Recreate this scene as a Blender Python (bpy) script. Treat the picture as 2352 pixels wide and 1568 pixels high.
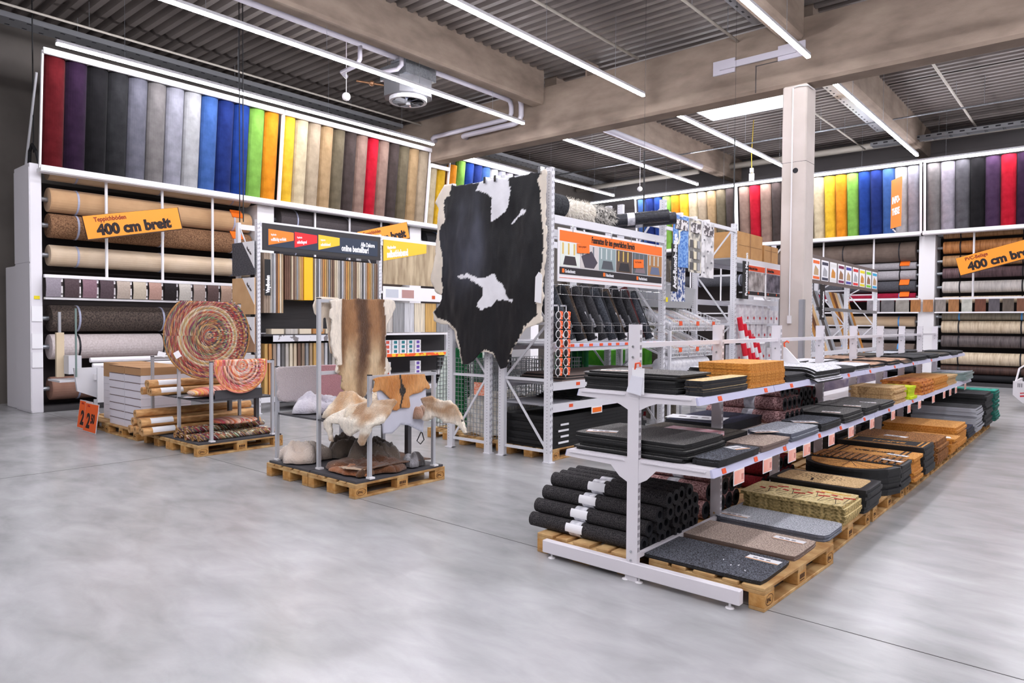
import bpy, math, random
from math import sin, cos, pi, radians, sqrt, atan2, floor as fl
from mathutils import Vector, Matrix, noise
random.seed(7)
SC = bpy.context.scene
COL = SC.collection
for _o in list(bpy.data.objects): bpy.data.objects.remove(_o)

# ---------------------------------------------------------------- camera
YAW, PITCH, ROLL, CAMH = .709, .0262, .0070, 1.72
_F = Vector((-sin(YAW)*cos(PITCH), cos(YAW)*cos(PITCH), -sin(PITCH)))
_R = Vector((cos(YAW), sin(YAW), 0)); _U = _R.cross(_F)
_r = cos(ROLL)*_R + sin(ROLL)*_U; _u = -sin(ROLL)*_R + cos(ROLL)*_U
cd = bpy.data.cameras.new('camera'); cam = bpy.data.objects.new('camera', cd); COL.objects.link(cam)
cd.sensor_width = 36; cd.lens = 1610/2352*36; cd.clip_end = 200
cam.matrix_world = Matrix(((_r.x, _u.x, -_F.x, 0), (_r.y, _u.y, -_F.y, 0), (_r.z, _u.z, -_F.z, CAMH), (0, 0, 0, 1)))
SC.camera = cam
# ---------------------------------------------------------------- world, exposure
w = bpy.data.worlds.new('world'); SC.world = w; w.use_nodes = True
w.node_tree.nodes['Background'].inputs[0].default_value = (.75, .85, 1, 1)
w.node_tree.nodes['Background'].inputs[1].default_value = 1.0
vs = SC.view_settings
vs.view_transform = 'Standard'; vs.look = 'None'; vs.gamma = 1; vs.use_curve_mapping = False
vs.exposure = 0.93
LAMP_POWER = 42.0

# ---------------------------------------------------------------- materials
def lin(c):
    if isinstance(c, str):
        c = [int(c[i:i+2], 16) for i in (0, 2, 4)]
    return tuple(((x/255)/12.92 if x/255 <= .04045 else ((x/255+.055)/1.055)**2.4) for x in c[:3])+(1,)
MATS = {}
def M(name, c1, c2=None, scale=8, rough=.6, metal=0, bump=0, stretch=(1, 1, 1), detail=3, spec=.4, bscale=None, emit=0, lo=.35, hi=.65, sheen=0, alpha=1, trans=0, coat=0):
    if name in MATS: return MATS[name]
    m = bpy.data.materials.new(name); m.use_nodes = True; N = m.node_tree.nodes; L = m.node_tree.links
    b = N['Principled BSDF']; MATS[name] = m
    b.inputs['Base Color'].default_value = lin(c1); b.inputs['Roughness'].default_value = rough
    b.inputs['Metallic'].default_value = metal; b.inputs['Specular IOR Level'].default_value = spec
    if sheen: b.inputs['Sheen Weight'].default_value = sheen; b.inputs['Sheen Roughness'].default_value = .5
    if coat: b.inputs['Coat Weight'].default_value = coat
    if alpha < 1: b.inputs['Alpha'].default_value = alpha
    if trans: b.inputs['Transmission Weight'].default_value = trans
    if emit:
        b.inputs['Emission Color'].default_value = lin(c1); b.inputs['Emission Strength'].default_value = emit
    if c2 is not None or bump:
        tc = N.new('ShaderNodeTexCoord'); mp = N.new('ShaderNodeMapping'); mp.inputs['Scale'].default_value = stretch
        L.new(tc.outputs['Object'], mp.inputs[0])
        nz = N.new('ShaderNodeTexNoise'); nz.inputs['Scale'].default_value = scale; nz.inputs['Detail'].default_value = detail
        L.new(mp.outputs[0], nz.inputs['Vector'])
        if c2 is not None:
            rp = N.new('ShaderNodeValToRGB'); rp.color_ramp.elements[0].position = lo; rp.color_ramp.elements[1].position = hi
            rp.color_ramp.elements[0].color = lin(c1); rp.color_ramp.elements[1].color = lin(c2)
            L.new(nz.outputs['Fac'], rp.inputs[0]); L.new(rp.outputs[0], b.inputs['Base Color'])
        if bump:
            bp = N.new('ShaderNodeBump'); bp.inputs['Strength'].default_value = bump; bp.inputs['Distance'].default_value = .02
            src = nz
            if bscale:
                src = N.new('ShaderNodeTexNoise'); src.inputs['Scale'].default_value = bscale; src.inputs['Detail'].default_value = 2
                L.new(mp.outputs[0], src.inputs['Vector'])
            L.new(src.outputs['Fac'], bp.inputs['Height']); L.new(bp.outputs[0], b.inputs['Normal'])
    return m
def vcol_mat(name, rough=.8, bump=.5, bscale=60, stretch=(1, 1, 1), sheen=.3, var=.25, vscale=25):
    """base colour from the vertex colour layer of the hide (its pigment; on the cowhide also a painted sheen), broken up by noise"""
    if name in MATS: return MATS[name]
    m = bpy.data.materials.new(name); m.use_nodes = True; N = m.node_tree.nodes; L = m.node_tree.links
    b = N['Principled BSDF']; MATS[name] = m; b.inputs['Roughness'].default_value = rough
    b.inputs['Sheen Weight'].default_value = sheen; b.inputs['Specular IOR Level'].default_value = .3
    at = N.new('ShaderNodeVertexColor'); at.layer_name = 'Col'
    tc = N.new('ShaderNodeTexCoord'); mp = N.new('ShaderNodeMapping'); mp.inputs['Scale'].default_value = stretch
    L.new(tc.outputs['Object'], mp.inputs[0])
    nz = N.new('ShaderNodeTexNoise'); nz.inputs['Scale'].default_value = vscale; nz.inputs['Detail'].default_value = 4; L.new(mp.outputs[0], nz.inputs['Vector'])
    mr = N.new('ShaderNodeMapRange'); mr.inputs[3].default_value = 1-var*1.6; mr.inputs[4].default_value = 1+var*1.6; L.new(nz.outputs['Fac'], mr.inputs[0])
    mx = N.new('ShaderNodeVectorMath'); mx.operation = 'SCALE'; L.new(at.outputs[0], mx.inputs[0]); L.new(mr.outputs[0], mx.inputs['Scale'])
    L.new(mx.outputs[0], b.inputs['Base Color'])
    n2 = N.new('ShaderNodeTexNoise'); n2.inputs['Scale'].default_value = bscale; L.new(mp.outputs[0], n2.inputs['Vector'])
    bp = N.new('ShaderNodeBump'); bp.inputs['Strength'].default_value = bump; bp.inputs['Distance'].default_value = .02
    L.new(n2.outputs['Fac'], bp.inputs['Height']); L.new(bp.outputs[0], b.inputs['Normal'])
    return m
def braid_mat(name, cols, rings=34, dash=70, axis='disc', mixf=.5):
    """braided rag rug: coloured rings broken into stitches"""
    if name in MATS: return MATS[name]
    m = bpy.data.materials.new(name); m.use_nodes = True; N = m.node_tree.nodes; L = m.node_tree.links
    b = N['Principled BSDF']; MATS[name] = m; b.inputs['Roughness'].default_value = .9
    tc = N.new('ShaderNodeTexCoord'); sp = N.new('ShaderNodeSeparateXYZ'); L.new(tc.outputs['Object'], sp.inputs[0])
    def mth(op, a, b_=None, c=None):
        n = N.new('ShaderNodeMath'); n.operation = op
        for i, v in enumerate((a, b_, c)):
            if v is None: continue
            if isinstance(v, (int, float)): n.inputs[i].default_value = v
            else: L.new(v, n.inputs[i])
        return n.outputs[0]
    X, Y, Z = sp.outputs
    if axis == 'disc':      # the braid winds round the local origin in the local YZ plane
        r = mth('SQRT', mth('ADD', mth('MULTIPLY', Y, Y), mth('MULTIPLY', Z, Z)))
        th = mth('ARCTAN2', Z, Y)
        wob = N.new('ShaderNodeTexNoise'); wob.inputs['Scale'].default_value = 3; L.new(tc.outputs['Object'], wob.inputs['Vector'])
        r = mth('ADD', r, mth('MULTIPLY', wob.outputs['Fac'], .012))
        rr = mth('ADD', mth('MULTIPLY', r, rings), mth('MULTIPLY', th, .159))
        al = mth('MULTIPLY', th, mth('MULTIPLY', r, dash))
    else:                   # rolled rug: rings become bands along the roll
        rr = mth('MULTIPLY', mth('ADD', X, mth('MULTIPLY', Y, .35)), rings); al = mth('MULTIPLY', mth('ADD', Y, Z), dash)
    ring = mth('FLOOR', rr); d = mth('FLOOR', mth('ADD', al, mth('MULTIPLY', ring, .37)))
    w1 = N.new('ShaderNodeTexWhiteNoise'); w1.noise_dimensions = '1D'; L.new(ring, w1.inputs['W'])
    cv = N.new('ShaderNodeCombineXYZ'); L.new(ring, cv.inputs[0]); L.new(d, cv.inputs[1])
    w2 = N.new('ShaderNodeTexWhiteNoise'); w2.noise_dimensions = '2D'; L.new(cv.outputs[0], w2.inputs['Vector'])
    out = []
    for wn in (w1, w2):
        rp = N.new('ShaderNodeValToRGB'); rp.color_ramp.interpolation = 'CONSTANT'; cr = rp.color_ramp
        n = len(cols)
        for i, c in enumerate(cols):
            e = cr.elements[i] if i < 2 else cr.elements.new(i/n)
            e.position = i/n; e.color = lin(c)
        L.new(wn.outputs['Value'], rp.inputs[0]); out.append(rp.outputs[0])
    mx = N.new('ShaderNodeMix'); mx.data_type = 'RGBA'; mx.inputs['Factor'].default_value = mixf
    L.new(out[0], mx.inputs['A']); L.new(out[1], mx.inputs['B']); L.new(mx.outputs['Result'], b.inputs['Base Color'])
    bp = N.new('ShaderNodeBump'); bp.inputs['Strength'].default_value = .5; bp.inputs['Distance'].default_value = .01
    fr = mth('PINGPONG', rr, .5); L.new(fr, bp.inputs['Height']); L.new(bp.outputs[0], b.inputs['Normal'])
    return m

# ---------------------------------------------------------------- mesh building
class MB:
    def __init__(s): s.v = []; s.f = []; s.mi = []; s.c = None
    def add(s, vs, fs, mi=0):
        o = len(s.v); s.v += [tuple(v) for v in vs]; s.f += [tuple(i+o for i in f) for f in fs]; s.mi += [mi]*len(fs); return s
    def box(s, x0, x1, y0, y1, z0, z1, mi=0, ch=0):
        if ch:   # chamfered vertical and top edges
            P = [(x0+ch, y0), (x1-ch, y0), (x1, y0+ch), (x1, y1-ch), (x1-ch, y1), (x0+ch, y1), (x0, y1-ch), (x0, y0+ch)]
            cx, cy = (x0+x1)/2, (y0+y1)/2; kx = 1-2*ch/max(x1-x0, 1e-6); ky = 1-2*ch/max(y1-y0, 1e-6)
            V = []
            for z, k in ((z0, 1), (z0+ch, 0), (z1-ch, 0), (z1, 1)):
                V += [(cx+(x-cx)*(kx if k else 1), cy+(y-cy)*(ky if k else 1), z) for x, y in P]
            F = [tuple(range(7, -1, -1)), tuple(range(24, 32))]
            for l in range(3):
                for i in range(8): j = (i+1) % 8; F.append((l*8+i, l*8+j, l*8+8+j, l*8+8+i))
            return s.add(V, F, mi)
        return s.add([(x0, y0, z0), (x1, y0, z0), (x1, y1, z0), (x0, y1, z0), (x0, y0, z1), (x1, y0, z1), (x1, y1, z1), (x0, y1, z1)],
                     [(3, 2, 1, 0), (4, 5, 6, 7), (0, 1, 5, 4), (1, 2, 6, 5), (2, 3, 7, 6), (3, 0, 4, 7)], mi)
    def cbox(s, c, d, mi=0, rz=0, ry=0, rx=0, ch=0):
        t = MB().box(-d[0]/2, d[0]/2, -d[1]/2, d[1]/2, -d[2]/2, d[2]/2, 0, ch)
        R = Matrix.Rotation(rz, 3, 'Z') @ Matrix.Rotation(ry, 3, 'Y') @ Matrix.Rotation(rx, 3, 'X')
        return s.add([R @ Vector(v)+Vector(c) for v in t.v], t.f, mi)
    def bar(s, p, q, w_, h, mi=0, up=(0, 0, 1)):
        p, q = Vector(p), Vector(q); d = (q-p).normalized(); u = Vector(up)
        if abs(d.dot(u)) > .98: u = Vector((1, 0, 0))
        a = d.cross(u).normalized()*w_/2; b = a.cross(d).normalized()*h/2
        V = [p-a-b, p+a-b, p+a+b, p-a+b, q-a-b, q+a-b, q+a+b, q-a+b]
        return s.add(V, [(3, 2, 1, 0), (4, 5, 6, 7), (0, 1, 5, 4), (1, 2, 6, 5), (2, 3, 7, 6), (3, 0, 4, 7)], mi)
    def tube(s, pts, r, n=8, mi=0, caps=True, flat=1):
        pts = [Vector(p) for p in pts]; rs = r if isinstance(r, (list, tuple)) else [r]*len(pts)
        V = []; F = []; pa = None
        for i, p in enumerate(pts):
            d = (pts[min(i+1, len(pts)-1)]-pts[max(i-1, 0)]).normalized()
            if pa is None:
                u = Vector((0, 0, 1)) if abs(d.z) < .9 else Vector((1, 0, 0)); a = d.cross(u).normalized()
            else: a = (pa-d*pa.dot(d)).normalized()
            pa = a; b = d.cross(a).normalized()
            for k in range(n): t = 2*pi*k/n; V.append(p+a*cos(t)*rs[i]+b*sin(t)*rs[i]*flat)
        for i in range(len(pts)-1):
            for k in range(n): j = (k+1) % n; F.append((i*n+k, i*n+j, i*n+n+j, i*n+n+k))
        if caps: F += [tuple(range(n-1, -1, -1)), tuple(range((len(pts)-1)*n, len(pts)*n))]
        return s.add(V, F, mi)
    def ring(s, p, q, ro, ri, n=20, mi=0, cmi=None):      # pipe with a hole
        p, q = Vector(p), Vector(q); d = (q-p).normalized(); u = Vector((0, 0, 1)) if abs(d.z) < .9 else Vector((1, 0, 0))
        a = d.cross(u).normalized(); b = d.cross(a); V = []
        for c, r in ((p, ro), (q, ro), (q, ri), (p, ri)):
            for k in range(n): t = 2*pi*k/n; V.append(c+a*cos(t)*r+b*sin(t)*r)
        o = len(s.v); s.v += [tuple(v) for v in V]
        for l in range(4):
            for k in range(n):
                j = (k+1) % n; m2 = (l+1) % 4
                s.f.append((o+l*n+k, o+l*n+j, o+m2*n+j, o+m2*n+k)); s.mi.append(mi if l in (0,) or cmi is None else cmi)
        return s
    def prism(s, poly, axis, a0, a1, mi=0):
        """poly: 2-D points; axis 0/1/2 = extrusion axis, points give the other two in xyz order"""
        def P(u, v, w_):
            return {0: (w_, u, v), 1: (u, w_, v), 2: (u, v, w_)}[axis]
        n = len(poly); V = [P(u, v, a0) for u, v in poly]+[P(u, v, a1) for u, v in poly]
        return s.add(V, [tuple(range(n-1, -1, -1)), tuple(range(n, 2*n))]+[(i, (i+1) % n, (i+1) % n+n, i+n) for i in range(n)], mi)
    def grid(s, fn, nu, nv, mi=0, closed=False):
        V = [fn(i/nu, j/nv) for j in range(nv+1) for i in range(nu+1)]
        return s.add(V, [(j*(nu+1)+i, j*(nu+1)+i+1, (j+1)*(nu+1)+i+1, (j+1)*(nu+1)+i) for j in range(nv) for i in range(nu)], mi)
    def ell(s, c, r, n=16, m=10, mi=0):
        def fn(u, v):
            a = 2*pi*u; b = pi*(v-.5); return (c[0]+r[0]*cos(a)*cos(b), c[1]+r[1]*sin(a)*cos(b), c[2]+r[2]*sin(b))
        return s.grid(fn, n, m, mi)
    def merge(s, o, off=(0, 0, 0), mi=None):
        return s.add([(v[0]+off[0], v[1]+off[1], v[2]+off[2]) for v in o.v], o.f, 0) if mi is None and not any(o.mi) else s._m(o, off, mi)
    def _m(s, o, off, mi):
        k = len(s.v); s.v += [(v[0]+off[0], v[1]+off[1], v[2]+off[2]) for v in o.v]
        s.f += [tuple(i+k for i in f) for f in o.f]; s.mi += [m_ if mi is None else mi for m_ in o.mi]; return s
def base_of(p):
    v = Vector((0, 0, 0))
    while p is not None: v += p.location; p = p.parent
    return v
def rawmesh(name, mb, mats, off=(0, 0, 0), smooth=False):
    me = bpy.data.meshes.new(name)
    me.from_pydata([(v[0]-off[0], v[1]-off[1], v[2]-off[2]) for v in mb.v], [], mb.f)
    for m in (mats if isinstance(mats, (list, tuple)) else [mats]): me.materials.append(m)
    if any(mb.mi): me.polygons.foreach_set('material_index', mb.mi)
    if smooth: me.polygons.foreach_set('use_smooth', [True]*len(me.polygons))
    if mb.c:
        ca = me.color_attributes.new('Col', 'FLOAT_COLOR', 'POINT')
        for i, c in enumerate(mb.c): ca.data[i].color = (c[0], c[1], c[2], 1)
    me.update(); return me
def part(name, mb, mats, parent, smooth=False, label=None):
    """a part, given in world coordinates, hung under its thing"""
    o = bpy.data.objects.new(name, rawmesh(name, mb, mats, base_of(parent), smooth))
    COL.objects.link(o); o.parent = parent
    if label: o['label'] = label
    return o
def tag(o, label, cat, group=None, kind=None):
    if label: o['label'] = label
    if cat: o['category'] = cat
    if group: o['group'] = group
    if kind: o['kind'] = kind
    return o
def thing(name, label, cat, loc=(0, 0, 0), group=None):
    o = bpy.data.objects.new(name, None); o.empty_display_size = .1; COL.objects.link(o); o.location = loc
    return tag(o, label, cat, group)
def solo(name, mb, mats, label, cat, group=None, smooth=False):
    xs = [v[0] for v in mb.v]; ys = [v[1] for v in mb.v]; zs = [v[2] for v in mb.v]
    loc = ((min(xs)+max(xs))/2, (min(ys)+max(ys))/2, min(zs))
    o = bpy.data.objects.new(name, rawmesh(name, mb, mats, loc, smooth)); COL.objects.link(o); o.location = loc
    return tag(o, label, cat, group)
def struct(name, mb, mats, smooth=False):
    o = bpy.data.objects.new(name, rawmesh(name, mb, mats, (0, 0, 0), smooth)); COL.objects.link(o); o['kind'] = 'structure'; return o
def dup(root, loc=None, rz=0, label=None, group=None, scale=None):
    r = root.copy(); COL.objects.link(r)
    if loc is not None: r.location = loc
    r.rotation_euler[2] += rz
    if scale: r.scale = scale
    if label: r['label'] = label
    if group: r['group'] = group
    def rec(a, b):
        for ch in list(a.children):
            c = ch.copy(); COL.objects.link(c); c.parent = b; rec(ch, c)
    rec(root, r); return r
def solidify(o, t, off=0):
    m = o.modifiers.new('thick', 'SOLIDIFY'); m.thickness = t; m.offset = off; return o
def text(name, s, size, origin, right, up, mat, parent, sx=.7, bold=.0, depth=.002, align='LEFT', label=None):
    """lettering as a mesh part; origin = baseline start, right/up = world directions"""
    cu = bpy.data.curves.new(name, 'FONT'); cu.body = s; cu.size = size; cu.extrude = depth; cu.offset = bold; cu.align_x = align
    cu.resolution_u = 3
    tmp = bpy.data.objects.new('tmp', cu); COL.objects.link(tmp)
    dg = bpy.context.evaluated_depsgraph_get(); me = bpy.data.meshes.new_from_object(tmp.evaluated_get(dg))
    bpy.data.objects.remove(tmp); bpy.data.curves.remove(cu)
    R = Vector(right).normalized(); U = Vector(up).normalized(); Nn = R.cross(U)
    off = Vector(origin)-base_of(parent)
    for v in me.vertices:
        c = v.co.copy(); v.co = off+R*c.x*sx+U*c.y+Nn*c.z
    me.materials.clear(); me.materials.append(mat); me.name = name
    o = bpy.data.objects.new(name, me); COL.objects.link(o); o.parent = parent
    if label: o['label'] = label
    return o

# common materials
WHITE = M('white_paint', (234, 232, 235), rough=.45)
GREYM = M('light_grey_metal', (208, 208, 213), rough=.4, spec=.5)
RACK = M('rack_grey', (220, 220, 226), rough=.45)
DARK = M('dark_slot', (40, 40, 44), rough=.8)
ALU = M('brushed_aluminium', (190, 192, 198), rough=.3, metal=.6)
STEEL = M('galvanised_steel', (150, 155, 162), (175, 180, 186), scale=30, rough=.35, metal=.8)
CHROME = M('chrome', (210, 212, 216), rough=.15, metal=1)
ORANGE = M('orange_print', (250, 118, 32), rough=.5)
SIGNO = M('orange_sign', (252, 152, 40), rough=.5)
BLACK = M('black_plastic', (24, 24, 27), rough=.5)
PAPER = M('paper', (238, 238, 242), rough=.6)
INK = M('ink', (38, 26, 26), rough=.7)
WOOD = M('pallet_wood', (160, 116, 66), (206, 172, 120), scale=6, stretch=(1, 1, 1), rough=.75, bump=.15, bscale=40, detail=6)
WOODE = M('pallet_block', (176, 124, 62), (205, 158, 96), scale=14, rough=.8, bump=.2, bscale=60)
BRAND = M('burn_mark', (66, 40, 22), rough=.9)
# ================================================================ SHELL
def floor_mat():
    m = bpy.data.materials.new('polished_concrete'); m.use_nodes = True; N = m.node_tree.nodes; L = m.node_tree.links; b = N['Principled BSDF']
    tc = N.new('ShaderNodeTexCoord')
    def nz(sc, det, st=(1, 1, 1), dist=0, rough=.6):
        mp = N.new('ShaderNodeMapping'); mp.inputs['Scale'].default_value = st; mp.inputs['Rotation'].default_value = (0, 0, .5); L.new(tc.outputs['Object'], mp.inputs[0])
        n = N.new('ShaderNodeTexNoise'); n.inputs['Scale'].default_value = sc; n.inputs['Detail'].default_value = det; n.inputs['Roughness'].default_value = rough
        n.inputs['Distortion'].default_value = dist; L.new(mp.outputs[0], n.inputs['Vector']); return n
    a = nz(.45, 3, dist=.2, rough=.5); c = nz(1.9, 4, (1, 2.2, 1), .3, .55); d = nz(40, 3)
    ad = N.new('ShaderNodeMath'); ad.operation = 'MULTIPLY_ADD'; L.new(c.outputs['Fac'], ad.inputs[0]); ad.inputs[1].default_value = .45
    s2 = N.new('ShaderNodeMath'); s2.operation = 'MULTIPLY'; L.new(a.outputs['Fac'], s2.inputs[0]); s2.inputs[1].default_value = .55; L.new(s2.outputs[0], ad.inputs[2])
    mr = N.new('ShaderNodeMapRange'); mr.inputs[1].default_value = .28; mr.inputs[2].default_value = .72; L.new(ad.outputs[0], mr.inputs[0])
    mx = N.new('ShaderNodeMix'); mx.data_type = 'RGBA'; mx.inputs['A'].default_value = lin((128, 128, 130)); mx.inputs['B'].default_value = lin((186, 186, 188)); L.new(mr.outputs[0], mx.inputs['Factor'])
    L.new(mx.outputs['Result'], b.inputs['Base Color'])
    b.inputs['Roughness'].default_value = .27
    b.inputs['Specular IOR Level'].default_value = .45
    bp = N.new('ShaderNodeBump'); bp.inputs['Strength'].default_value = .06; bp.inputs['Distance'].default_value = .01; L.new(d.outputs['Fac'], bp.inputs['Height']); L.new(bp.outputs[0], b.inputs['Normal'])
    return m
FL = floor_mat()
XW, XE, YS, YN, ZC = -17.2, 9.0, -10.0, 25.4, 7.8
struct('floor', MB().box(XW, XE, YS, YN, -.1, 0), FL)
CONC = M('beam_concrete', (122, 107, 95), (150, 134, 120), scale=1.6, rough=.85, bump=.15, bscale=30, detail=8, stretch=(1, 1, 2.5), lo=.3, hi=.7)
PANEL = M('dark_concrete_panel', (84, 79, 76), (104, 98, 93), scale=.7, rough=.85, detail=7)
METP = M('grey_wall_sheet', (100, 96, 97), (110, 106, 106), scale=.4, rough=.6)
JOINT = M('joint_seal', (70, 68, 70), rough=.9)
b = MB()
b.box(-17, 8.8, 4.186, 4.192, 0, .0012); b.box(-9.1, -9.094, -9.8, 25, 0, .0012)
struct('trim_1', b, JOINT)
b = MB()
for i in range(9): b.box(XW-.2, XW, YS+i*4+.01, YS+i*4+4 if i < 8 else YN, 0, ZC+.3)
struct('wall_left', b, PANEL)
b = MB()                                                     # profiled sheet, ribs along x
n = int((XE-XW)/.5)
b.box(XW, XE, YN, YN+.2, 0, ZC+.3)
for i in range(24): b.box(XW, XE, YN-.012, YN, .1+i*.32, .1+i*.32+.29)
struct('wall_back', b, METP)
struct('bounce_wall_right', MB().box(XE, XE+.2, YS, YN, 0, ZC+.3), M('bounce_wall', (190, 188, 186), rough=.8))  # unseen wall, added to bounce lamp light back into the hall
struct('bounce_wall_front', MB().box(XW, XE, YS-.2, YS, 0, ZC+.3), MATS['bounce_wall'])  # also unseen, added behind the camera for bounced light
# corrugated deck: trapezoid ribs running along x, opening for the rooflight
DECK = M('roof_deck_metal', (104, 96, 92), (116, 108, 104), scale=.6, rough=.5, spec=.5)
SKX0, SKX1, SKY0, SKY1 = -9.15, -6.6, 16.85, 19.75
def deck(x0, x1, y0, y1):
    prof = []; p = .27; y = y0
    while y < y1-1e-3:
        for dy, z in ((0, 0), (.11, 0), (.15, .13), (.23, .13), (.27, 0)):
            if y+dy <= y1+1e-6: prof.append((y+dy, ZC+z))
        y += p
    V = []
    for yy, z in prof: V += [(x0, yy, z), (x1, yy, z)]
    return V, [(2*i, 2*i+2, 2*i+3, 2*i+1) for i in range(len(prof)-1)]
b = MB()
for r in ((XW, XE, YS, SKY0), (XW, SKX0, SKY0, SKY1), (SKX1, XE, SKY0, SKY1), (XW, XE, SKY1, YN)): b.add(*deck(*r))
b.box(XW, XE, YS, SKY0, 7.97, 8.05); b.box(XW, XE, SKY1, YN, 7.97, 8.05); b.box(XW, SKX0, SKY0, SKY1, 7.97, 8.05); b.box(SKX1, XE, SKY0, SKY1, 7.97, 8.05)
struct('ceiling', b, DECK)
b = MB()
for x in (SKX0, SKX1-.04): b.box(x, x+.04, SKY0, SKY1, 7.74, 8.4)
for y in (SKY0, SKY1-.04): b.box(SKX0, SKX1, y, y+.04, 7.74, 8.4)
wf = struct('window_1', b, M('rooflight_curb', (228, 230, 234), rough=.5))
o = part('dome_glazing', MB().box(SKX0+.04, SKX1-.04, SKY0+.04, SKY1-.04, 8.3, 8.33), M('opal_glazing', (244, 250, 255), emit=3.2), wf)
# precast beams
def beam_x(y0, y1, z0, z1):
    return MB().prism([(y0+.04, z0), (y1-.04, z0), (y1, z0+.06), (y1, z1), (y0, z1), (y0, z0+.06)], 0, -16.9, 8.9)
b = beam_x(13.5, 13.98, 6.22, 7.43)
b.box(-5.39, -5.375, 13.494, 13.5, 6.22, 6.75, 1); b.box(-4.75, -4.735, 13.494, 13.5, 6.72, 7.43, 1); b.box(-5.39, -4.735, 13.494, 13.5, 6.73, 6.745, 1)
b.box(-9.4, -9.36, 13.5, 13.98, 7.43, 7.8); 
struct('trim_2', b, [CONC, JOINT])
k = 3
for x in (-10.98, -4.86, 1.25, 7.3):
    for y0, y1 in ((YS, 13.49), (13.99, YN)):
        b = MB().prism([(x+.04, 7.03), (x+.33, 7.03), (x+.37, 7.09), (x+.37, 7.86), (x, 7.86), (x, 7.09)], 1, y0, y1)
        struct('trim_%d' % k, b, CONC); k += 1
for x, y in ((-4.86, 13.5), (4.6, 13.5)):
    b = MB().box(x, x+.45, y, y+.5, 0, 6.22, ch=.02); b.tube([(x+.26, y-.001, 4.62), (x+.26, y-.003, 4.62)], .05, 16, 1)
    b.box(x-.001, x+.451, y-.001, y+.501, 4.78, 4.786, 1)
    c_ = struct('trim_%d' % k, b, [M('column_concrete', (194, 184, 176), (208, 198, 192), scale=1.2, rough=.85, detail=7), DARK]); k += 1
    if x < 0:
        part('conduit', MB().tube([(x+.2, y-.02, 1.9), (x+.2, y-.02, 6.16), (x+.3, y-.02, 6.18), (x+.47, y-.02, 6.16), (x+.48, y+.3, 6.16)], .012, 6).box(x+.17, x+.24, y-.05, y, 1.75, 1.9), WHITE, c_)
        part('corner_guard', MB().box(x+.37, x+.455, y-.012, y-.002, 0, 2.2).box(x+.452, x+.462, y-.012, y+.08, 0, 2.2).box(x-.012, x-.002, y-.012, y+.08, 0, 2.2), ALU, c_)
# steel tie plate on the beam
b = MB().box(-6.25, -5.8, 13.46, 13.5, 6.72, 7.0).box(-4.95, -4.45, 13.46, 13.5, 6.72, 7.0).box(-6.1, -4.6, 13.42, 13.46, 6.8, 6.92)
solo('tie_bracket', b, M('primer_grey', (186, 182, 192), rough=.6), 'light grey steel tie bracket bolted across the joint of the main concrete beam', 'bracket')

# ================================================================ LAMPS
LEM = M('lamp_diffuser', (250, 248, 255), emit=LAMP_POWER)
LH = M('lamp_housing', (210, 210, 216), rough=.4)
def lamp(name_lab, p, q, z=6.5):
    p = Vector((*p, z)); q = Vector((*q, z)); mid = (p+q)/2
    t = thing('linear_ceiling_lamp', name_lab, 'ceiling lamp', mid, 'linear ceiling lamps')
    ax = (q-p).normalized(); sd = Vector((-ax.y, ax.x, 0))
    part('housing', MB().bar(p+Vector((0, 0, .045)), q+Vector((0, 0, .045)), .075, .05), LH, t)
    part('diffuser', MB().bar(p+Vector((0, 0, .0)), q+Vector((0, 0, 0)), .066, .035), LEM, t)
    n = max(2, int((q-p).length/2.2))
    for i in range(n):
        c = p+(q-p)*((i+.5)/n); part('suspension_wire', MB().tube([c+Vector((0, 0, .06)), (c.x, c.y, ZC)], .004, 4), STEEL, t)
    return t
nearx = [(-14.0, 'above the left carpet wall'), (-10.85, 'second, passing the fan heater'), (-7.58, 'third, crossing mid ceiling'), (-4.24, 'fourth, ending near the tie bracket'), (-.9, 'outermost right, overhead')]
for x, w_ in nearx:
    lamp('long white strip lamp before the main beam, '+w_, (x, 4.15), (x, 13.02))
for x in (-10.85, -7.58, -4.24, -.9, 2.44, 5.8):
    lamp('strip lamp outside the picture behind the viewpoint', (x, -5.6), (x, 3.4))
for x, w_ in ((-14.3, 'closest to the left wall'), (-10.93, 'second, over the black hide rack'), (-7.68, 'third, left of the concrete column'), (-4.3, 'fourth, right of the concrete column'), (-.9, 'fifth, far right'), (2.44, 'sixth, outside the right edge')):
    lamp('long white strip lamp beyond the main beam, '+w_, (x, 14.75), (x, 22.45))
for x in (2.44, 5.8): lamp('strip lamp outside the picture to the right', (x, 4.15), (x, 13.02))
lamp('very long white strip lamp running along the back wall above the carpet rolls', (-15.9, 23.3), (4, 23.3))
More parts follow.
